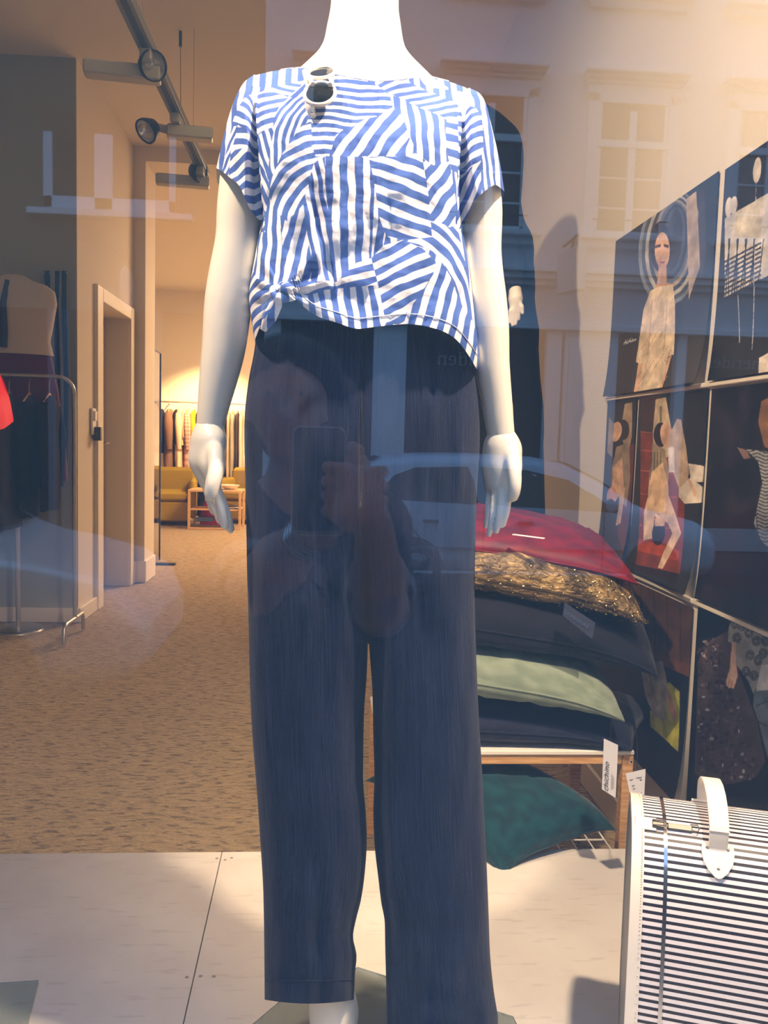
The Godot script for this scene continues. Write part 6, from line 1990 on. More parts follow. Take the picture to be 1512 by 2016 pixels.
# ================================================================ who takes the picture
func build_photographer() -> void:
	var o := thing("person", Vector3(0.0, STREET_Y, 1.05), "person in a dark T-shirt holding up a phone, seen only as a reflection", "person")
	var J := func(px: float, py: float, d: float) -> Vector3: return mir(px, py, d)
	var mb := MB.new()
	var b := []
	var hd: Vector3 = J.call(566, 800, 1.6)
	# trunk and legs
	var nk: Vector3 = hd + Vector3(0.015, -0.13, 0.04)
	var ch: Vector3 = nk + Vector3(0.03, -0.2, 0.02)
	var hp: Vector3 = ch + Vector3(0.0, -0.38, 0.0)
	chain(b, [[nk + Vector3(0, 0.05, -0.01), 0.048], [nk - Vector3(0, 0.06, 0), 0.055]], 0.03)
	for s in [-1.0, 1.0]:
		var shp: Vector3 = nk + Vector3(s * 0.165, -0.10, 0.02)
		chain(b, [[nk - Vector3(0, 0.05, 0), 0.045], [shp, 0.052]], 0.04)
		chain(b, [[ch + Vector3(s * 0.07, 0.06, 0), 0.1], [hp + Vector3(s * 0.06, 0.15, 0), 0.1], [hp + Vector3(s * 0.075, 0, 0.0), 0.115]], 0.05)
		var kn := Vector3(hp.x + s * 0.09, STREET_Y + 0.48, hp.z - 0.01)
		var an := Vector3(hp.x + s * 0.1, STREET_Y + 0.09, hp.z + 0.03)
		chain(b, [[hp + Vector3(s * 0.085, -0.05, 0), 0.095], [kn, 0.062], [an, 0.045]], 0.04)
		chain(b, [[an, 0.045], [Vector3(an.x + s * 0.02, STREET_Y + 0.035, an.z - 0.15), 0.036]], 0.03)
	flesh(mb, b, 0.014)
	# arms bent up to the phone
	var arms := [
		[nk + Vector3(-0.165, -0.10, 0.02), J.call(505, 1150, 1.42), J.call(640, 1022, 1.17), J.call(684, 985, 1.12)],
		[nk + Vector3(0.165, -0.10, 0.02), J.call(748, 1190, 1.42), J.call(735, 1030, 1.17), J.call(708, 980, 1.12)],
	]
	b = []
	for a in arms:
		chain(b, [[a[0], 0.05], [a[1], 0.043]], 0.03)
		chain(b, [[a[1], 0.042], [(a[1] as Vector3).lerp(a[2], 0.4), 0.041], [a[2], 0.027]], 0.03)
	flesh(mb, b, 0.009)
	# hands
	for s in 2:
		b = []
		var a: Array = arms[s]
		var w: Vector3 = a[2]
		var k: Vector3 = a[3]
		chain(b, [[w, 0.026], [k, 0.03]], 0.02)
		var edge := J.call(681, 0, 1.115) as Vector3
		for f in 4:
			var y := k.y + 0.026 - f * 0.019
			var bs := Vector3(k.x, y, k.z - 0.005)
			var sgn := 1.0 if s == 1 else -1.0
			chain(b, [[bs, 0.011], [bs + Vector3(-sgn * 0.018, 0.012, -0.022), 0.0095], [bs + Vector3(-sgn * 0.045, 0.016, -0.016), 0.008]], 0.006)
		chain(b, [[k + Vector3(0, 0.01, 0.01), 0.013], [k + Vector3(0.0, 0.045, 0.006), 0.011], [k + Vector3(-0.012 if s == 1 else 0.012, 0.068, 0.002), 0.009]], 0.008)
		flesh(mb, b, 0.004)
	# head with a face
	b = []
	chain(b, [[hd + Vector3(0, 0.03, 0.02), 0.078], [hd + Vector3(0, 0.02, -0.01), 0.074]], 0.03)
	chain(b, [[hd + Vector3(0, -0.02, -0.015), 0.06], [hd + Vector3(0, -0.075, -0.035), 0.036]], 0.04)
	chain(b, [[hd + Vector3(0, 0.012, -0.085), 0.009], [hd + Vector3(0, -0.018, -0.104), 0.013]], 0.015)
	chain(b, [[hd + Vector3(-0.03, 0.018, -0.072), 0.012], [hd + Vector3(-0.02, 0.018, -0.074), 0.012]], 0.01)
	chain(b, [[hd + Vector3(0.03, 0.018, -0.072), 0.012], [hd + Vector3(0.02, 0.018, -0.074), 0.012]], 0.01)
	chain(b, [[hd + Vector3(-0.02, -0.048, -0.07), 0.009], [hd + Vector3(0.02, -0.048, -0.07), 0.009]], 0.01)
	for s in [-1.0, 1.0]:
		chain(b, [[hd + Vector3(s * 0.076, 0.02, 0.01), 0.014], [hd + Vector3(s * 0.076, -0.02, 0.005), 0.011]], 0.008)
	flesh(mb, b, 0.005)
	part("body", mb, M(C(190, 138, 116), 0.6), o)
	mb = MB.new()
	b = []
	chain(b, [[hd + Vector3(0, 0.055, 0.03), 0.085], [hd + Vector3(0, 0.03, 0.055), 0.085], [hd + Vector3(0, -0.05, 0.06), 0.06]], 0.04)
	chain(b, [[hd + Vector3(-0.05, 0.085, -0.03), 0.03], [hd + Vector3(0.05, 0.085, -0.03), 0.03]], 0.03)
	chain(b, [[hd + Vector3(0.07, 0.07, -0.01), 0.03], [hd + Vector3(0.088, -0.02, 0.03), 0.026], [hd + Vector3(0.092, -0.11, 0.03), 0.024]], 0.03)
	chain(b, [[hd + Vector3(-0.07, 0.07, -0.01), 0.03], [hd + Vector3(-0.088, -0.02, 0.03), 0.024]], 0.03)
	flesh(mb, b, 0.007)
	part("hair", mb, M(C(26, 19, 17), 0.7), o)
	for s in [-1.0, 1.0]:
		mb = MB.new()
		mb.lathe([Vector2(0.0001, 0.008), Vector2(0.006, 0.006), Vector2(0.009, 0.0), Vector2(0.006, -0.006)], 14, Transform3D(Basis(Vector3.RIGHT, Vector3.FORWARD, Vector3.UP), hd + Vector3(s * 0.026, 0.018, -0.079)))
		part("eye", mb, M(C(120, 112, 106), 0.4), o)
	# shirt and trousers as their own shells
	mb = MB.new()
	b = []
	for s in [-1.0, 1.0]:
		var shp: Vector3 = nk + Vector3(s * 0.165, -0.10, 0.02)
		chain(b, [[nk + Vector3(s * 0.055, -0.075, 0.005), 0.055], [shp, 0.062]], 0.04)
		chain(b, [[ch + Vector3(s * 0.07, 0.06, 0), 0.114], [hp + Vector3(s * 0.06, 0.15, 0), 0.114], [hp + Vector3(s * 0.075, -0.02, 0.0), 0.128]], 0.05)
		var el: Vector3 = arms[0 if s < 0 else 1][1]
		chain(b, [[shp, 0.062], [shp.lerp(el, 0.8), 0.062]], 0.03)
	flesh(mb, b, 0.013)
	part("shirt", mb, M(C(30, 33, 40), 0.9, 0.0, 0.2), o)
	mb = MB.new()
	for a in arms:
		var p: Vector3 = (a[0] as Vector3).lerp(a[1], 0.86)
		var d: Vector3 = ((a[1] as Vector3) - a[0]).normalized()
		var x := d.cross(Vector3(0.2, 1, 0.3)).normalized()
		mb.lathe([Vector2(0.062, -0.022), Vector2(0.065, -0.012), Vector2(0.065, 0.012), Vector2(0.062, 0.02)], 24, Transform3D(Basis(x, d, x.cross(d)), p))
	part("cuff", mb, M(C(120, 122, 128), 0.9), o)
	mb = MB.new()
	b = []
	for s in [-1.0, 1.0]:
		var kn := Vector3(hp.x + s * 0.09, STREET_Y + 0.48, hp.z - 0.01)
		var an := Vector3(hp.x + s * 0.1, STREET_Y + 0.14, hp.z + 0.03)
		chain(b, [[hp + Vector3(s * 0.07, 0.0, 0), 0.122], [hp + Vector3(s * 0.085, -0.08, 0), 0.106], [kn, 0.074], [an, 0.06]], 0.04)
	flesh(mb, b, 0.013)
	part("jeans", mb, M(C(40, 48, 66), 0.9, 0.0, 0.2), o)
	# bracelet
	mb = MB.new()
	for j in 4:
		var t := 0.76 + 0.04 * j
		var p: Vector3 = (arms[0][1] as Vector3).lerp(arms[0][2], t)
		var d: Vector3 = ((arms[0][2] as Vector3) - arms[0][1]).normalized()
		var x := d.cross(Vector3.UP).normalized()
		mb.lathe([Vector2(0.0335, -0.003), Vector2(0.0355, 0.0), Vector2(0.0335, 0.003)], 24, Transform3D(Basis(x, d, x.cross(d)), p))
	part("bracelet", mb, MT.chrome, o)
	# the phone
	var tl := mir(577, 838, 1.114)
	var tr := mir(682, 842, 1.114)
	var wd := tr.x - tl.x
	var ph := thing("phone", Vector3((tl.x + tr.x) * 0.5, tl.y - wd * 2.0, tl.z), "dark smartphone with rounded pale edges, held up to the shop window", "phone")
	var hgt := wd * 2.02
	var c0 := Vector3((tl.x + tr.x) * 0.5, tl.y - hgt * 0.5, tl.z + 0.006)
	var rr := func(w: float, h: float, r: float) -> PackedVector2Array:
		var q := PackedVector2Array()
		for k in 4:
			var cx: float = [1, -1, -1, 1][k] * (w * 0.5 - r)
			var cy: float = [1, 1, -1, -1][k] * (h * 0.5 - r)
			for j in 7:
				var an := PI * 0.5 * (k + j / 6.0)
				q.append(Vector2(cx + cos(an) * r, cy + sin(an) * r))
		return q
	mb = MB.new()
	mb.prism(rr.call(wd, hgt, 0.011), 0.0072, T(c0), true)
	part("case", mb, M(C(196, 204, 214), 0.3, 0.5), ph, "pale metal edge of the phone")
	mb = MB.new()
	mb.prism(rr.call(wd - 0.004, hgt - 0.004, 0.0095), 0.0078, T(c0), true)
	part("back", mb, M(C(24, 26, 32), 0.3), ph)

# ---------------------------------------------------------------- geometry helpers
class MB:
	var v := PackedVector3Array()
	var n := PackedVector3Array()
	var t := PackedVector2Array()
	var i := PackedInt32Array()

	func vert(p: Vector3, nn: Vector3, uv := Vector2.ZERO) -> int:
		v.append(p); n.append(nn); t.append(uv)
		return v.size() - 1

	func tri(a: int, b: int, c: int) -> void:
		var g := (v[b] - v[a]).cross(v[c] - v[a])
		if g.dot(n[a] + n[b] + n[c]) > 0.0:
			i.append_array(PackedInt32Array([a, c, b]))
		else:
			i.append_array(PackedInt32Array([a, b, c]))

	func quad(a: Vector3, b: Vector3, c: Vector3, d: Vector3, out: Vector3, su := 1.0, sv := 1.0) -> void:
		var g := (b - a).cross(d - a)
		if g.length_squared() < 1e-16:
			g = (c - b).cross(d - c)
		g = g.normalized()
		if g.dot(out) < 0.0:
			g = -g
		var k := vert(a, g, Vector2(0, 0))
		vert(b, g, Vector2(su, 0)); vert(c, g, Vector2(su, sv)); vert(d, g, Vector2(0, sv))
		tri(k, k + 1, k + 2); tri(k, k + 2, k + 3)

	# box with chamfered, smooth-shaded edges; xf places it
	func box(size: Vector3, xf := Transform3D(), r := 0.0) -> void:
		var h := size * 0.5
		if r <= 0.0:
			for ax in 3:
				for s in [-1.0, 1.0]:
					var o := Vector3.ZERO; o[ax] = s
					var u := Vector3.ZERO; u[(ax + 1) % 3] = 1.0
					var w := Vector3.ZERO; w[(ax + 2) % 3] = 1.0
					var c := o * h
					var uu := u * h; var ww := w * h
					var up := Vector3.UP if ax != 1 else Vector3.BACK
					var rt := up.cross(o)
					var hu: Vector3 = rt.abs() * h; var hv: Vector3 = up.abs() * h
					var a := c - rt * hu.length() - up * hv.length()
					quad(xf * a, xf * (a + rt * 2.0 * hu.length()), xf * (a + rt * 2.0 * hu.length() + up * 2.0 * hv.length()), xf * (a + up * 2.0 * hv.length()), xf.basis * o, 2.0 * hu.length(), 2.0 * hv.length())
			return
		r = minf(r, minf(h.x, minf(h.y, h.z)) * 0.98)
		var id := {}
		for sx in [-1, 1]:
			for sy in [-1, 1]:
				for sz in [-1, 1]:
					var s := Vector3(sx, sy, sz)
					for ax in 3:
						var p := s * (h - Vector3.ONE * r)
						p[ax] = s[ax] * h[ax]
						var nn := Vector3.ZERO; nn[ax] = s[ax]
						var q := s * h
						var uv := Vector2(q.x + q.z, q.y) if ax != 1 else Vector2(q.x, q.z)
						id[[sx, sy, sz, ax]] = vert(xf * p, (xf.basis * nn).normalized(), uv)
		for ax in 3:
			var b1 := (ax + 1) % 3
			var b2 := (ax + 2) % 3
			for s in [-1, 1]:
				var ks := []
				for pr in [[-1, -1], [1, -1], [1, 1], [-1, 1]]:
					var kk := [0, 0, 0, ax]
					kk[ax] = s; kk[b1] = pr[0]; kk[b2] = pr[1]
					ks.append(id[kk])
				tri(ks[0], ks[1], ks[2]); tri(ks[0], ks[2], ks[3])
			# edges along ax
			for pr in [[-1, -1], [1, -1], [1, 1], [-1, 1]]:
				var ks := []
				for e in [[-1, b1], [1, b1], [1, b2], [-1, b2]]:
					var kk := [0, 0, 0, e[1]]
					kk[ax] = e[0]; kk[b1] = pr[0]; kk[b2] = pr[1]
					ks.append(id[kk])
				tri(ks[0], ks[1], ks[2]); tri(ks[0], ks[2], ks[3])
		for sx in [-1, 1]:
			for sy in [-1, 1]:
				for sz in [-1, 1]:
					tri(id[[sx, sy, sz, 0]], id[[sx, sy, sz, 1]], id[[sx, sy, sz, 2]])

	# rows of points; closed joins the last column to the first; out: side the surface faces (ZERO: away from its middle)
	func grid(rows: Array, closed := false, out := Vector3.ZERO, uvs: Array = []) -> void:
		var nr := rows.size()
		var nc: int = rows[0].size()
		var base := v.size()
		var mid := Vector3.ZERO
		var cols := nc + 1 if closed else nc
		for r in nr:
			var row: PackedVector3Array = rows[r]
			for c in cols:
				var p := row[c % nc]
				mid += p
				var uv := Vector2(float(c) / (cols - 1), float(r) / maxi(nr - 1, 1))
				if uvs.size() > 0:
					uv = uvs[r][c]
				vert(p, Vector3.ZERO, uv)
		mid /= nr * cols
		for r in nr - 1:
			for c in cols - 1:
				var a := base + r * cols + c
				var b := a + 1
				var d := a + cols
				var e := d + 1
				var g := (v[e] - v[a]).cross(v[d] - v[b])
				n[a] += g; n[b] += g; n[d] += g; n[e] += g
		if closed:
			for r in nr:
				var a := base + r * cols
				var s := n[a] + n[a + cols - 1]
				n[a] = s; n[a + cols - 1] = s
		var acc := 0.0
		for k in range(base, v.size()):
			acc += n[k].dot(out if out != Vector3.ZERO else v[k] - mid)
		var sg := 1.0 if acc >= 0.0 else -1.0
		for k in range(base, v.size()):
			n[k] = (n[k] * sg).normalized() if n[k].length_squared() > 1e-20 else Vector3.UP
		for r in nr - 1:
			for c in cols - 1:
				var a := base + r * cols + c
				for q in [[a, a + 1, a + cols + 1], [a, a + cols + 1, a + cols]]:
					var g := (v[q[1]] - v[q[0]]).cross(v[q[2]] - v[q[0]])
					if g.length_squared() < 1e-22:
						continue
					if g.dot(n[q[0]] + n[q[1]] + n[q[2]]) > 0.0:
						i.append_array(PackedInt32Array([q[0], q[2], q[1]]))
					else:
						i.append_array(PackedInt32Array([q[0], q[1], q[2]]))

	func fan(ring: PackedVector3Array, out: Vector3) -> void:
		var c := Vector3.ZERO
		for p in ring:
			c += p
		c /= ring.size()
		var k := vert(c, out)
		for p in ring:
			vert(p, out, Vector2(p.x, p.y))
		for j in ring.size():
			tri(k, k + 1 + j, k + 1 + (j + 1) % ring.size())

	func tube(pts: Array, rad, seg := 10, caps := true, squash := Vector2.ONE, up := Vector3.ZERO) -> void:
		var rows := []
		var m := pts.size()
		var nrm := Vector3.ZERO
		for k in m:
			var a: Vector3 = pts[maxi(k - 1, 0)]
			var b: Vector3 = pts[mini(k + 1, m - 1)]
			var d := (b - a).normalized()
			if nrm == Vector3.ZERO:
				nrm = up if up != Vector3.ZERO else (Vector3.UP if absf(d.y) < 0.9 else Vector3.RIGHT)
			nrm = (nrm - d * nrm.dot(d)).normalized()
			var bn := d.cross(nrm)
			var r: float = rad[k] if rad is Array else rad
			var row := PackedVector3Array()
			for j in seg:
				var an := TAU * j / seg
				row.append(pts[k] + (nrm * cos(an) * squash.x + bn * sin(an) * squash.y) * r)
			rows.append(row)
		grid(rows, true)
		if caps:
			fan(rows[0], (pts[0] - pts[1]).normalized())
			fan(rows[m - 1], (pts[m - 1] - pts[m - 2]).normalized())

	# profile of (radius, height) round the y axis of xf
	func lathe(prof: Array, seg: int, xf := Transform3D()) -> void:
		var rows := []
		for p in prof:
			var row := PackedVector3Array()
			for j in seg:
				var an := TAU * j / seg
				row.append(xf * Vector3(p.x * cos(an), p.y, p.x * sin(an)))
			rows.append(row)
		grid(rows, true)

	# polygon in the xy plane of xf, depth along z (from -d/2 to d/2)
	func prism(poly: PackedVector2Array, d: float, xf := Transform3D(), smooth := false) -> void:
		var ids := Geometry2D.triangulate_polygon(poly)
		var m := poly.size()
		for s in [-1.0, 1.0]:
			var k := v.size()
			for p in poly:
				vert(xf * Vector3(p.x, p.y, s * d * 0.5), (xf.basis * Vector3(0, 0, s)).normalized(), p)
			for q in range(0, ids.size(), 3):
				tri(k + ids[q], k + ids[q + 1], k + ids[q + 2])
		var area := 0.0
		for j in m:
			area += poly[j].cross(poly[(j + 1) % m])
		var sg := 1.0 if area > 0.0 else -1.0
		var en := []
		for j in m:
			var e := poly[(j + 1) % m] - poly[j]
			en.append(Vector2(e.y, -e.x).normalized() * sg)
		var run := 0.0
		for j in m:
			var j2 := (j + 1) % m
			var na: Vector2 = en[j]
			var nb: Vector2 = en[j]
			if smooth:
				var pa: Vector2 = en[(j + m - 1) % m]
				var pb: Vector2 = en[j2]
				if pa.dot(na) > 0.5: na = (na + pa).normalized()
				if pb.dot(nb) > 0.5: nb = (nb + pb).normalized()
			var l := poly[j].distance_to(poly[j2])
			var k := v.size()
			var A := (xf.basis * Vector3(na.x, na.y, 0)).normalized()
			var B := (xf.basis * Vector3(nb.x, nb.y, 0)).normalized()
			vert(xf * Vector3(poly[j].x, poly[j].y, -d * 0.5), A, Vector2(0, run))
			vert(xf * Vector3(poly[j].x, poly[j].y, d * 0.5), A, Vector2(d, run))
			vert(xf * Vector3(poly[j2].x, poly[j2].y, d * 0.5), B, Vector2(d, run + l))
			vert(xf * Vector3(poly[j2].x, poly[j2].y, -d * 0.5), B, Vector2(0, run + l))
			run += l
			tri(k, k + 1, k + 2); tri(k, k + 2, k + 3)

	func mesh(shift: Vector3) -> ArrayMesh:
		var vv := v.duplicate()
		if shift != Vector3.ZERO:
			for k in vv.size():
				vv[k] -= shift
		var a := []
		a.resize(Mesh.ARRAY_MAX)
		a[Mesh.ARRAY_VERTEX] = vv
		a[Mesh.ARRAY_NORMAL] = n
		a[Mesh.ARRAY_TEX_UV] = t
		a[Mesh.ARRAY_INDEX] = i
		var m := ArrayMesh.new()
		m.add_surface_from_arrays(Mesh.PRIMITIVE_TRIANGLES, a)
		return m


var CR := Vector3(0.9971061, 0.0278955, 0.0707196)
var CU := Vector3(-0.0217248, 0.9960088, -0.0865706)
var CF := Vector3(0.0728523, -0.0847837, -0.9937325)
const CAM := Vector3(0, 0.91, 0.55)
const FLOOR_Y := -0.22
const STAGE_Y := -0.03
const STREET_Y := -0.66
const WALL_X := 0.9

# measured sight lines of the photograph: a point at the given distance behind the camera's plane parallel to the shop window
func at(px: float, py: float, d: float) -> Vector3:
	var dir := CF + CR * ((px - 756.0) / 1630.0) - CU * ((py - 1008.0) / 1630.0)
	return CAM + dir * (d / -dir.z)

func onx(px: float, py: float, x: float) -> Vector3:
	var dir := CF + CR * ((px - 756.0) / 1630.0) - CU * ((py - 1008.0) / 1630.0)
	return CAM + dir * ((x - CAM.x) / dir.x)

func ony(px: float, py: float, y: float) -> Vector3:
	var dir := CF + CR * ((px - 756.0) / 1630.0) - CU * ((py - 1008.0) / 1630.0)
	return CAM + dir * ((y - CAM.y) / dir.y)

# the same for what the shop window mirrors: it stands across the street
func mir(px: float, py: float, d: float) -> Vector3:
	var p := at(px, py, d)
	return Vector3(p.x, p.y, -p.z)

func photo(p: Vector3) -> Vector2:
	var q := p - CAM
	return Vector2(756.0 + 1630.0 * q.dot(CR) / q.dot(CF), 1008.0 - 1630.0 * q.dot(CU) / q.dot(CF))

var taken := {}
func numbered(called: String) -> String:
	var k: int = taken.get(called, 0)
	taken[called] = k + 1
	return called if k == 0 else "%s_%03d" % [called, k]

func tag(o: Node3D, label := "", category := "", group := "", kind := "") -> Node3D:
	if label: o.set_meta("label", label)
	if category: o.set_meta("category", category)
	if group: o.set_meta("group", group)
	if kind: o.set_meta("kind", kind)
	return o

func thing(called: String, where: Vector3, label: String, category: String, group := "") -> Node3D:
	var o := Node3D.new()
	o.name = numbered(called)
	add_child(o)
	o.position = where
	return tag(o, label, category, group)

func origin_of(o: Node3D) -> Vector3:
	var p := Vector3.ZERO
	var q: Node = o
	while q is Node3D and q != self:
		p += (q as Node3D).position
		q = q.get_parent()
	return p

func part(called: String, mb: MB, m: Material, parent: Node3D, label := "", kind := "") -> MeshInstance3D:
	var o := MeshInstance3D.new()
	o.name = called
	o.mesh = mb.mesh(origin_of(parent))
	o.material_override = m
	var k := 1
	while parent.has_node(NodePath(o.name)):
		o.name = "%s_%03d" % [called, k]
		k += 1
	parent.add_child(o, true)
	if label: o.set_meta("label", label)
	if kind: o.set_meta("kind", kind)
	return o

func single(called: String, mb: MB, m: Material, label: String, category: String, group := "") -> MeshInstance3D:
	var o := MeshInstance3D.new()
	o.name = numbered(called)
	o.mesh = mb.mesh(Vector3.ZERO)
	o.material_override = m
	add_child(o)
	tag(o, label, category, group)
	return o

func struct(called: String, mb: MB, m: Material) -> MeshInstance3D:
	var o := MeshInstance3D.new()
	o.name = called
	o.mesh = mb.mesh(Vector3.ZERO)
	o.material_override = m
	add_child(o, true)
	o.set_meta("kind", "structure")
	return o

func T(p: Vector3, b := Basis()) -> Transform3D:
	return Transform3D(b, p)

func span(a: Vector3, b: Vector3) -> MB:
	var m := MB.new()
	m.box((b - a).abs(), T((a + b) * 0.5))
	return m

func add_span(m: MB, a: Vector3, b: Vector3, r := 0.0) -> MB:
	m.box((b - a).abs(), T((a + b) * 0.5), r)
	return m

func bar(m: MB, a: Vector3, b: Vector3, w: float, h: float, r := 0.0, up := Vector3.UP) -> void:
	var d := (b - a).normalized()
	if absf(d.dot(up)) > 0.99: up = Vector3.RIGHT
	var x := d.cross(up).normalized()
	var y := x.cross(d).normalized()
	m.box(Vector3(w, h, a.distance_to(b)), Transform3D(Basis(x, y, -d), (a + b) * 0.5), r)

# smooth table lookup: pairs [key, value]
func tab(a: Array, x: float) -> float:
	var m := a.size()
	if x <= a[0][0]: return a[0][1]
	if x >= a[m - 1][0]: return a[m - 1][1]
	var k := 0
	while a[k + 1][0] < x: k += 1
	var k0 := maxi(k - 1, 0)
	var k3 := mini(k + 2, m - 1)
	var d: float = a[k + 1][0] - a[k][0]
	var u: float = (x - a[k][0]) / d
	var m1: float = (a[k + 1][1] - a[k0][1]) / maxf(a[k + 1][0] - a[k0][0], 1e-6) * d
	var m2: float = (a[k3][1] - a[k][1]) / maxf(a[k3][0] - a[k][0], 1e-6) * d
	var u2 := u * u
	var u3 := u2 * u
	return (2 * u3 - 3 * u2 + 1) * a[k][1] + (u3 - 2 * u2 + u) * m1 + (-2 * u3 + 3 * u2) * a[k + 1][1] + (u3 - u2) * m2

# smooth curve through points, by share of its length
class Path2:
	var p := PackedVector2Array()
	var l := PackedFloat32Array()
	func _init(pts: Array):
		var q := PackedVector2Array()
		var m := pts.size()
		for k in m - 1:
			var a: Vector2 = pts[maxi(k - 1, 0)]
			var b: Vector2 = pts[k]
			var c: Vector2 = pts[k + 1]
			var d: Vector2 = pts[mini(k + 2, m - 1)]
			for s in 8:
				q.append(b.cubic_interpolate(c, a, d, s / 8.0) if m > 2 else b.lerp(c, s / 8.0))
		q.append(pts[m - 1])
		p = q
		l.append(0.0)
		for k in range(1, p.size()):
			l.append(l[k - 1] + p[k].distance_to(p[k - 1]))
	func get_at(s: float) -> Vector2:
		var w := clampf(s, 0.0, 1.0) * l[l.size() - 1]
		var k := 0
		while k < l.size() - 2 and l[k + 1] < w: k += 1
		var d := l[k + 1] - l[k]
		return p[k].lerp(p[k + 1], (w - l[k]) / d if d > 1e-9 else 0.0)

func coons(top: Path2, bottom: Path2, left: Path2, right: Path2, s: float, t: float) -> Vector2:
	var a := top.get_at(s) * (1 - t) + bottom.get_at(s) * t
	var b := left.get_at(t) * (1 - s) + right.get_at(t) * s
	var c := top.get_at(0) * (1 - s) * (1 - t) + top.get_at(1) * s * (1 - t) + bottom.get_at(0) * (1 - s) * t + bottom.get_at(1) * s * t
	return a + b - c

func v2(a: Array) -> Array:
	var o := []
	for k in range(0, a.size(), 2):
		o.append(Vector2(a[k], a[k + 1]))
	return o

func pv2(a: Array) -> PackedVector2Array:
	return PackedVector2Array(v2(a))

# ---- bodies: bones [a, b, ra, rb, softness] joined by a smooth minimum, meshed as surface nets
func flesh(mb: MB, bones: Array, cell: float) -> void:
	var lo := Vector3.ONE * 1e9
	var hi := -lo
	for b in bones:
		var r: float = maxf(b[2], b[3]) + cell * 2.5
		lo = lo.min(b[0] - Vector3.ONE * r).min(b[1] - Vector3.ONE * r)
		hi = hi.max(b[0] + Vector3.ONE * r).max(b[1] + Vector3.ONE * r)
	var nx := int((hi.x - lo.x) / cell) + 2
	var ny := int((hi.y - lo.y) / cell) + 2
	var nz := int((hi.z - lo.z) / cell) + 2
	var f := PackedFloat32Array()
	f.resize(nx * ny * nz)
	f.fill(1.0)
	for b in bones:
		var A: Vector3 = b[0]
		var B: Vector3 = b[1]
		var ra: float = b[2]
		var rb: float = b[3]
		var k: float = b[4]
		var ab := B - A
		var q := maxf(ab.length_squared(), 1e-12)
		var e := Vector3.ONE * (maxf(ra, rb) + k + cell * 2.0)
		var l := (A.min(B) - e - lo) / cell
		var h := (A.max(B) + e - lo) / cell
		for z in range(maxi(int(l.z), 0), mini(int(h.z) + 2, nz)):
			for y in range(maxi(int(l.y), 0), mini(int(h.y) + 2, ny)):
				var at0 := (z * ny + y) * nx
				for x in range(maxi(int(l.x), 0), mini(int(h.x) + 2, nx)):
					var p := lo + Vector3(x, y, z) * cell - A
					var s := clampf(p.dot(ab) / q, 0.0, 1.0)
					var d := (p - ab * s).length() - (ra + (rb - ra) * s)
					var o := f[at0 + x]
					var w := maxf(k - absf(o - d), 0.0) / k
					f[at0 + x] = minf(o, d) - w * w * k * 0.25
	var id := {}
	var off := [0, 1, nx, nx + 1, nx * ny, nx * ny + 1, nx * ny + nx, nx * ny + nx + 1]
	var base := mb.v.size()
	for z in nz - 1:
		for y in ny - 1:
			for x in nx - 1:
				var c := (z * ny + y) * nx + x
				var s0 := f[c] < 0.0
				var same := true
				for o in off:
					if (f[c + o] < 0.0) != s0:
						same = false
						break
				if same: continue
				var sum := Vector3.ZERO
				var m := 0
				for pr in [[0, 1], [2, 3], [4, 5], [6, 7], [0, 2], [1, 3], [4, 6], [5, 7], [0, 4], [1, 5], [2, 6], [3, 7]]:
					var fa := f[c + off[pr[0]]]
					var fb := f[c + off[pr[1]]]
					if (fa < 0.0) != (fb < 0.0):
						var w := fa / (fa - fb)
						var pa := Vector3(pr[0] & 1, (pr[0] >> 1) & 1, pr[0] >> 2)
						var pb := Vector3(pr[1] & 1, (pr[1] >> 1) & 1, pr[1] >> 2)
						sum += pa.lerp(pb, w)
						m += 1
				var g := Vector3(f[c + 1] + f[c + off[3]] + f[c + off[5]] + f[c + off[7]] - f[c] - f[c + off[2]] - f[c + off[4]] - f[c + off[6]],
					f[c + off[2]] + f[c + off[3]] + f[c + off[6]] + f[c + off[7]] - f[c] - f[c + 1] - f[c + off[4]] - f[c + off[5]],
					f[c + off[4]] + f[c + off[5]] + f[c + off[6]] + f[c + off[7]] - f[c] - f[c + 1] - f[c + off[2]] - f[c + off[3]])
				id[c] = mb.vert(lo + (Vector3(x, y, z) + sum / m) * cell, g.normalized())
	for c in id:
		for ax in 3:
			var st: int = [1, nx, nx * ny][ax]
			var u: int = [nx, nx * ny, 1][ax]
			var w: int = [nx * ny, 1, nx][ax]
			if (f[c] < 0.0) != (f[c + st] < 0.0) and id.has(c - u) and id.has(c - w) and id.has(c - u - w):
				mb.tri(id[c], id[c - u], id[c - u - w])
				mb.tri(id[c], id[c - u - w], id[c - w])
	# even the normals a little
	var acc := PackedVector3Array()
	acc.resize(mb.v.size() - base)
	for k in range(0, mb.i.size(), 3):
		var a := mb.i[k] - base
		if a < 0: continue
		var b := mb.i[k + 1] - base
		var c := mb.i[k + 2] - base
		var s := mb.n[a + base] + mb.n[b + base] + mb.n[c + base]
		acc[a] += s; acc[b] += s; acc[c] += s
	for k in acc.size():
		if acc[k].length_squared() > 1e-12:
			mb.n[base + k] = acc[k].normalized()

func chain(bones: Array, pts: Array, k := 0.03) -> void:   # pts: [Vector3, radius]
	for j in pts.size() - 1:
		bones.append([pts[j][0], pts[j + 1][0], pts[j][1], pts[j + 1][1], k])

# ---------------------------------------------------------------- materials
func M(c: Color, rough := 0.7, metal := 0.0, spec := 0.5) -> StandardMaterial3D:
	var m := StandardMaterial3D.new()
	m.albedo_color = c
	m.roughness = rough
	m.metallic = metal
	m.metallic_specular = spec
	return m

func C(r: int, g: int, b: int) -> Color:
	return Color(r / 255.0, g / 255.0, b / 255.0)

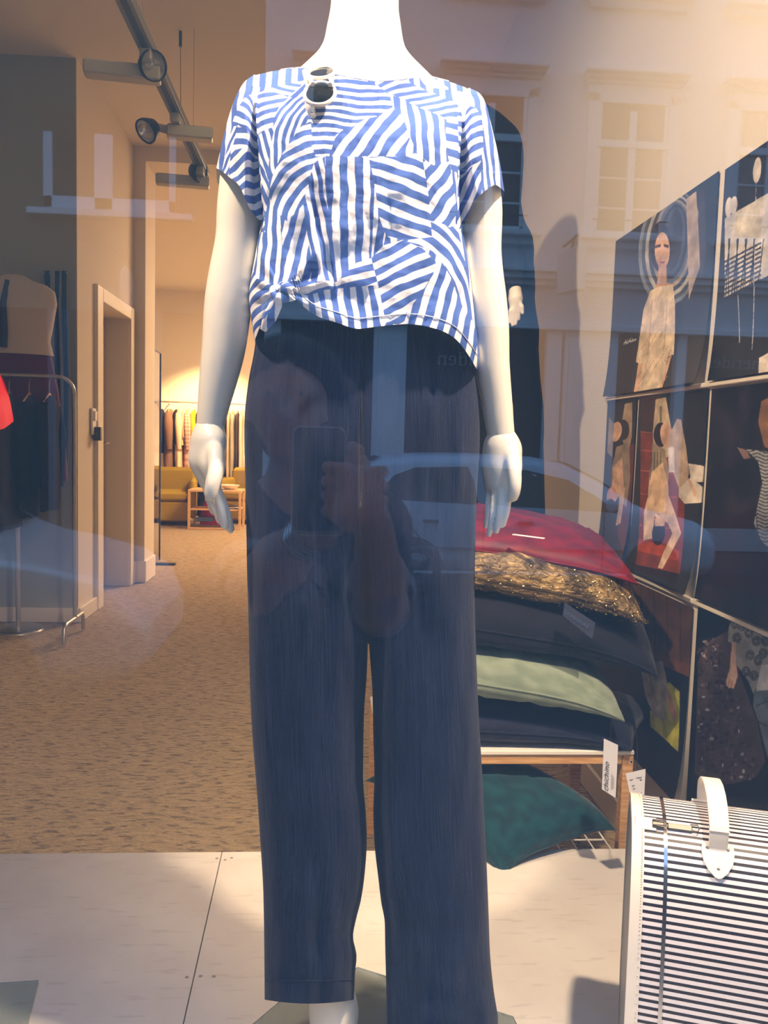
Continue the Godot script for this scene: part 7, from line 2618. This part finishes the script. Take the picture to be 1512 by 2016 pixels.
func noise(seed_: int, freq: float, oct := 3) -> FastNoiseLite:
	var n := FastNoiseLite.new()
	n.seed = seed_
	n.noise_type = FastNoiseLite.TYPE_SIMPLEX_SMOOTH
	n.frequency = freq
	n.fractal_octaves = oct
	return n

# seamless grain picture between two colours; sx, sy stretch it
func grain(size: int, seed_: int, fx: float, fy: float, a: Color, b: Color, contrast := 1.0, oct := 4) -> ImageTexture:
	var n := noise(seed_, 1.0, oct)
	var im := Image.create(size, size, false, Image.FORMAT_RGB8)
	var edge := size / 8
	for y in size:
		for x in size:
			var w := n.get_noise_2d(x * fx, y * fy)
			if x > size - edge:
				var s := float(x - size + edge) / edge
				w = lerpf(w, n.get_noise_2d((x - size) * fx, y * fy), s)
			if y > size - edge:
				var s := float(y - size + edge) / edge
				w = lerpf(w, n.get_noise_2d(x * fx, (y - size) * fy), s)
			im.set_pixel(x, y, a.lerp(b, clampf(0.5 + w * contrast, 0.0, 1.0)))
	return ImageTexture.create_from_image(im)

func Mtex(tex: Texture2D, uv := Vector3.ONE, rough := 0.7, spec := 0.5, tri := false) -> StandardMaterial3D:
	var m := M(Color.WHITE, rough, 0.0, spec)
	m.albedo_texture = tex
	m.uv1_scale = uv
	if tri:
		m.uv1_triplanar = true
		m.uv1_world_triplanar = true
	return m

func bump(m: StandardMaterial3D, tex: Texture2D, cm: float) -> StandardMaterial3D:
	m.heightmap_enabled = true
	m.heightmap_texture = tex
	m.heightmap_scale = cm
	return m

# ---- painting on pictures
func fill_poly(im: Image, p: PackedVector2Array, c: Color) -> void:
	var W := im.get_width()
	var H := im.get_height()
	var y0 := 1e9
	var y1 := -1e9
	for q in p:
		y0 = minf(y0, q.y); y1 = maxf(y1, q.y)
	for y in range(maxi(int(y0), 0), mini(int(y1) + 1, H)):
		var xs := []
		var yy := y + 0.5
		for k in p.size():
			var a := p[k]
			var b := p[(k + 1) % p.size()]
			if (a.y <= yy) != (b.y <= yy):
				xs.append(a.x + (yy - a.y) / (b.y - a.y) * (b.x - a.x))
		xs.sort()
		for k in range(0, xs.size() - 1, 2):
			var x0 := clampi(roundi(xs[k]), 0, W)
			var x1 := clampi(roundi(xs[k + 1]), 0, W)
			if x1 > x0:
				if c.a >= 1.0:
					im.fill_rect(Rect2i(x0, y, x1 - x0, 1), c)
				else:
					for x in range(x0, x1):
						im.set_pixel(x, y, im.get_pixel(x, y).lerp(Color(c.r, c.g, c.b), c.a))

func ell_pts(cx: float, cy: float, rx: float, ry: float, turn := 0.0, a0 := 0.0, a1 := TAU) -> Array:
	var o := []
	for k in 25:
		var an := a0 + (a1 - a0) * k / 24.0
		o.append(Vector2(cx, cy) + Vector2(cos(an) * rx, sin(an) * ry).rotated(turn))
	return o

# ---------------------------------------------------------------- soft things
# cushion over four corners (front left, front right, back right, back left)
func cushion(mb: MB, c: Array, thick: float, seed_: int, wrinkle := 0.004, N := 28, pinch := 0.06) -> void:
	var up: Vector3 = ((c[1] - c[0]) as Vector3).cross(c[3] - c[0]).normalized()
	if up.y < 0: up = -up
	var nz := noise(seed_, 1.0, 3)
	for side in [1.0, -1.0]:
		var rows := []
		for r in N + 1:
			var row := PackedVector3Array()
			for q in N + 1:
				var u := -cos(PI * q / N)
				var w := -cos(PI * r / N)
				var px := u * (1.0 - pinch * (1.0 - w * w))
				var pw := w * (1.0 - pinch * (1.0 - u * u))
				var a := (px + 1) * 0.5
				var b := (pw + 1) * 0.5
				var p: Vector3 = ((c[0] as Vector3).lerp(c[1], a)).lerp((c[3] as Vector3).lerp(c[2], a), b)
				var e := (1 - u * u) * (1 - w * w)
				var h := thick * pow(maxf(e, 0.0), 0.42)
				var rad := nz.get_noise_3d(u * 1.6, w * 1.6, side * 7.0) * 0.5 + nz.get_noise_3d(u * 5, w * 5, side * 3.0) * 0.3
				h *= 1.0 + rad * 0.25
				h += wrinkle * nz.get_noise_3d(u * 9, w * 9, side) * minf(1.0, e * 6.0)
				row.append(p + up * h * side - Vector3(0, thick * 0.35 * (u * u * u * u + w * w * w * w - 0.6), 0))
			rows.append(row)
		mb.grid(rows, false, up * side)

func piping(mb: MB, c: Array, thick: float, r := 0.003, pinch := 0.06) -> void:
	var pts := []
	var N := 16
	for side in 4:
		for k in N:
			var s := -1.0 + 2.0 * k / N
			var u: float = [s, 1.0, -s, -1.0][side]
			var w: float = [-1.0, s, 1.0, -s][side]
			var a := (u * (1.0 - pinch * (1.0 - w * w)) + 1) * 0.5
			var b := (w * (1.0 - pinch * (1.0 - u * u)) + 1) * 0.5
			pts.append(((c[0] as Vector3).lerp(c[1], a)).lerp((c[3] as Vector3).lerp(c[2], a), b) - Vector3(0, thick * 0.35 * (u * u * u * u + w * w * w * w - 0.6), 0))
	pts.append(pts[0])
	mb.tube(pts, r, 6, false)
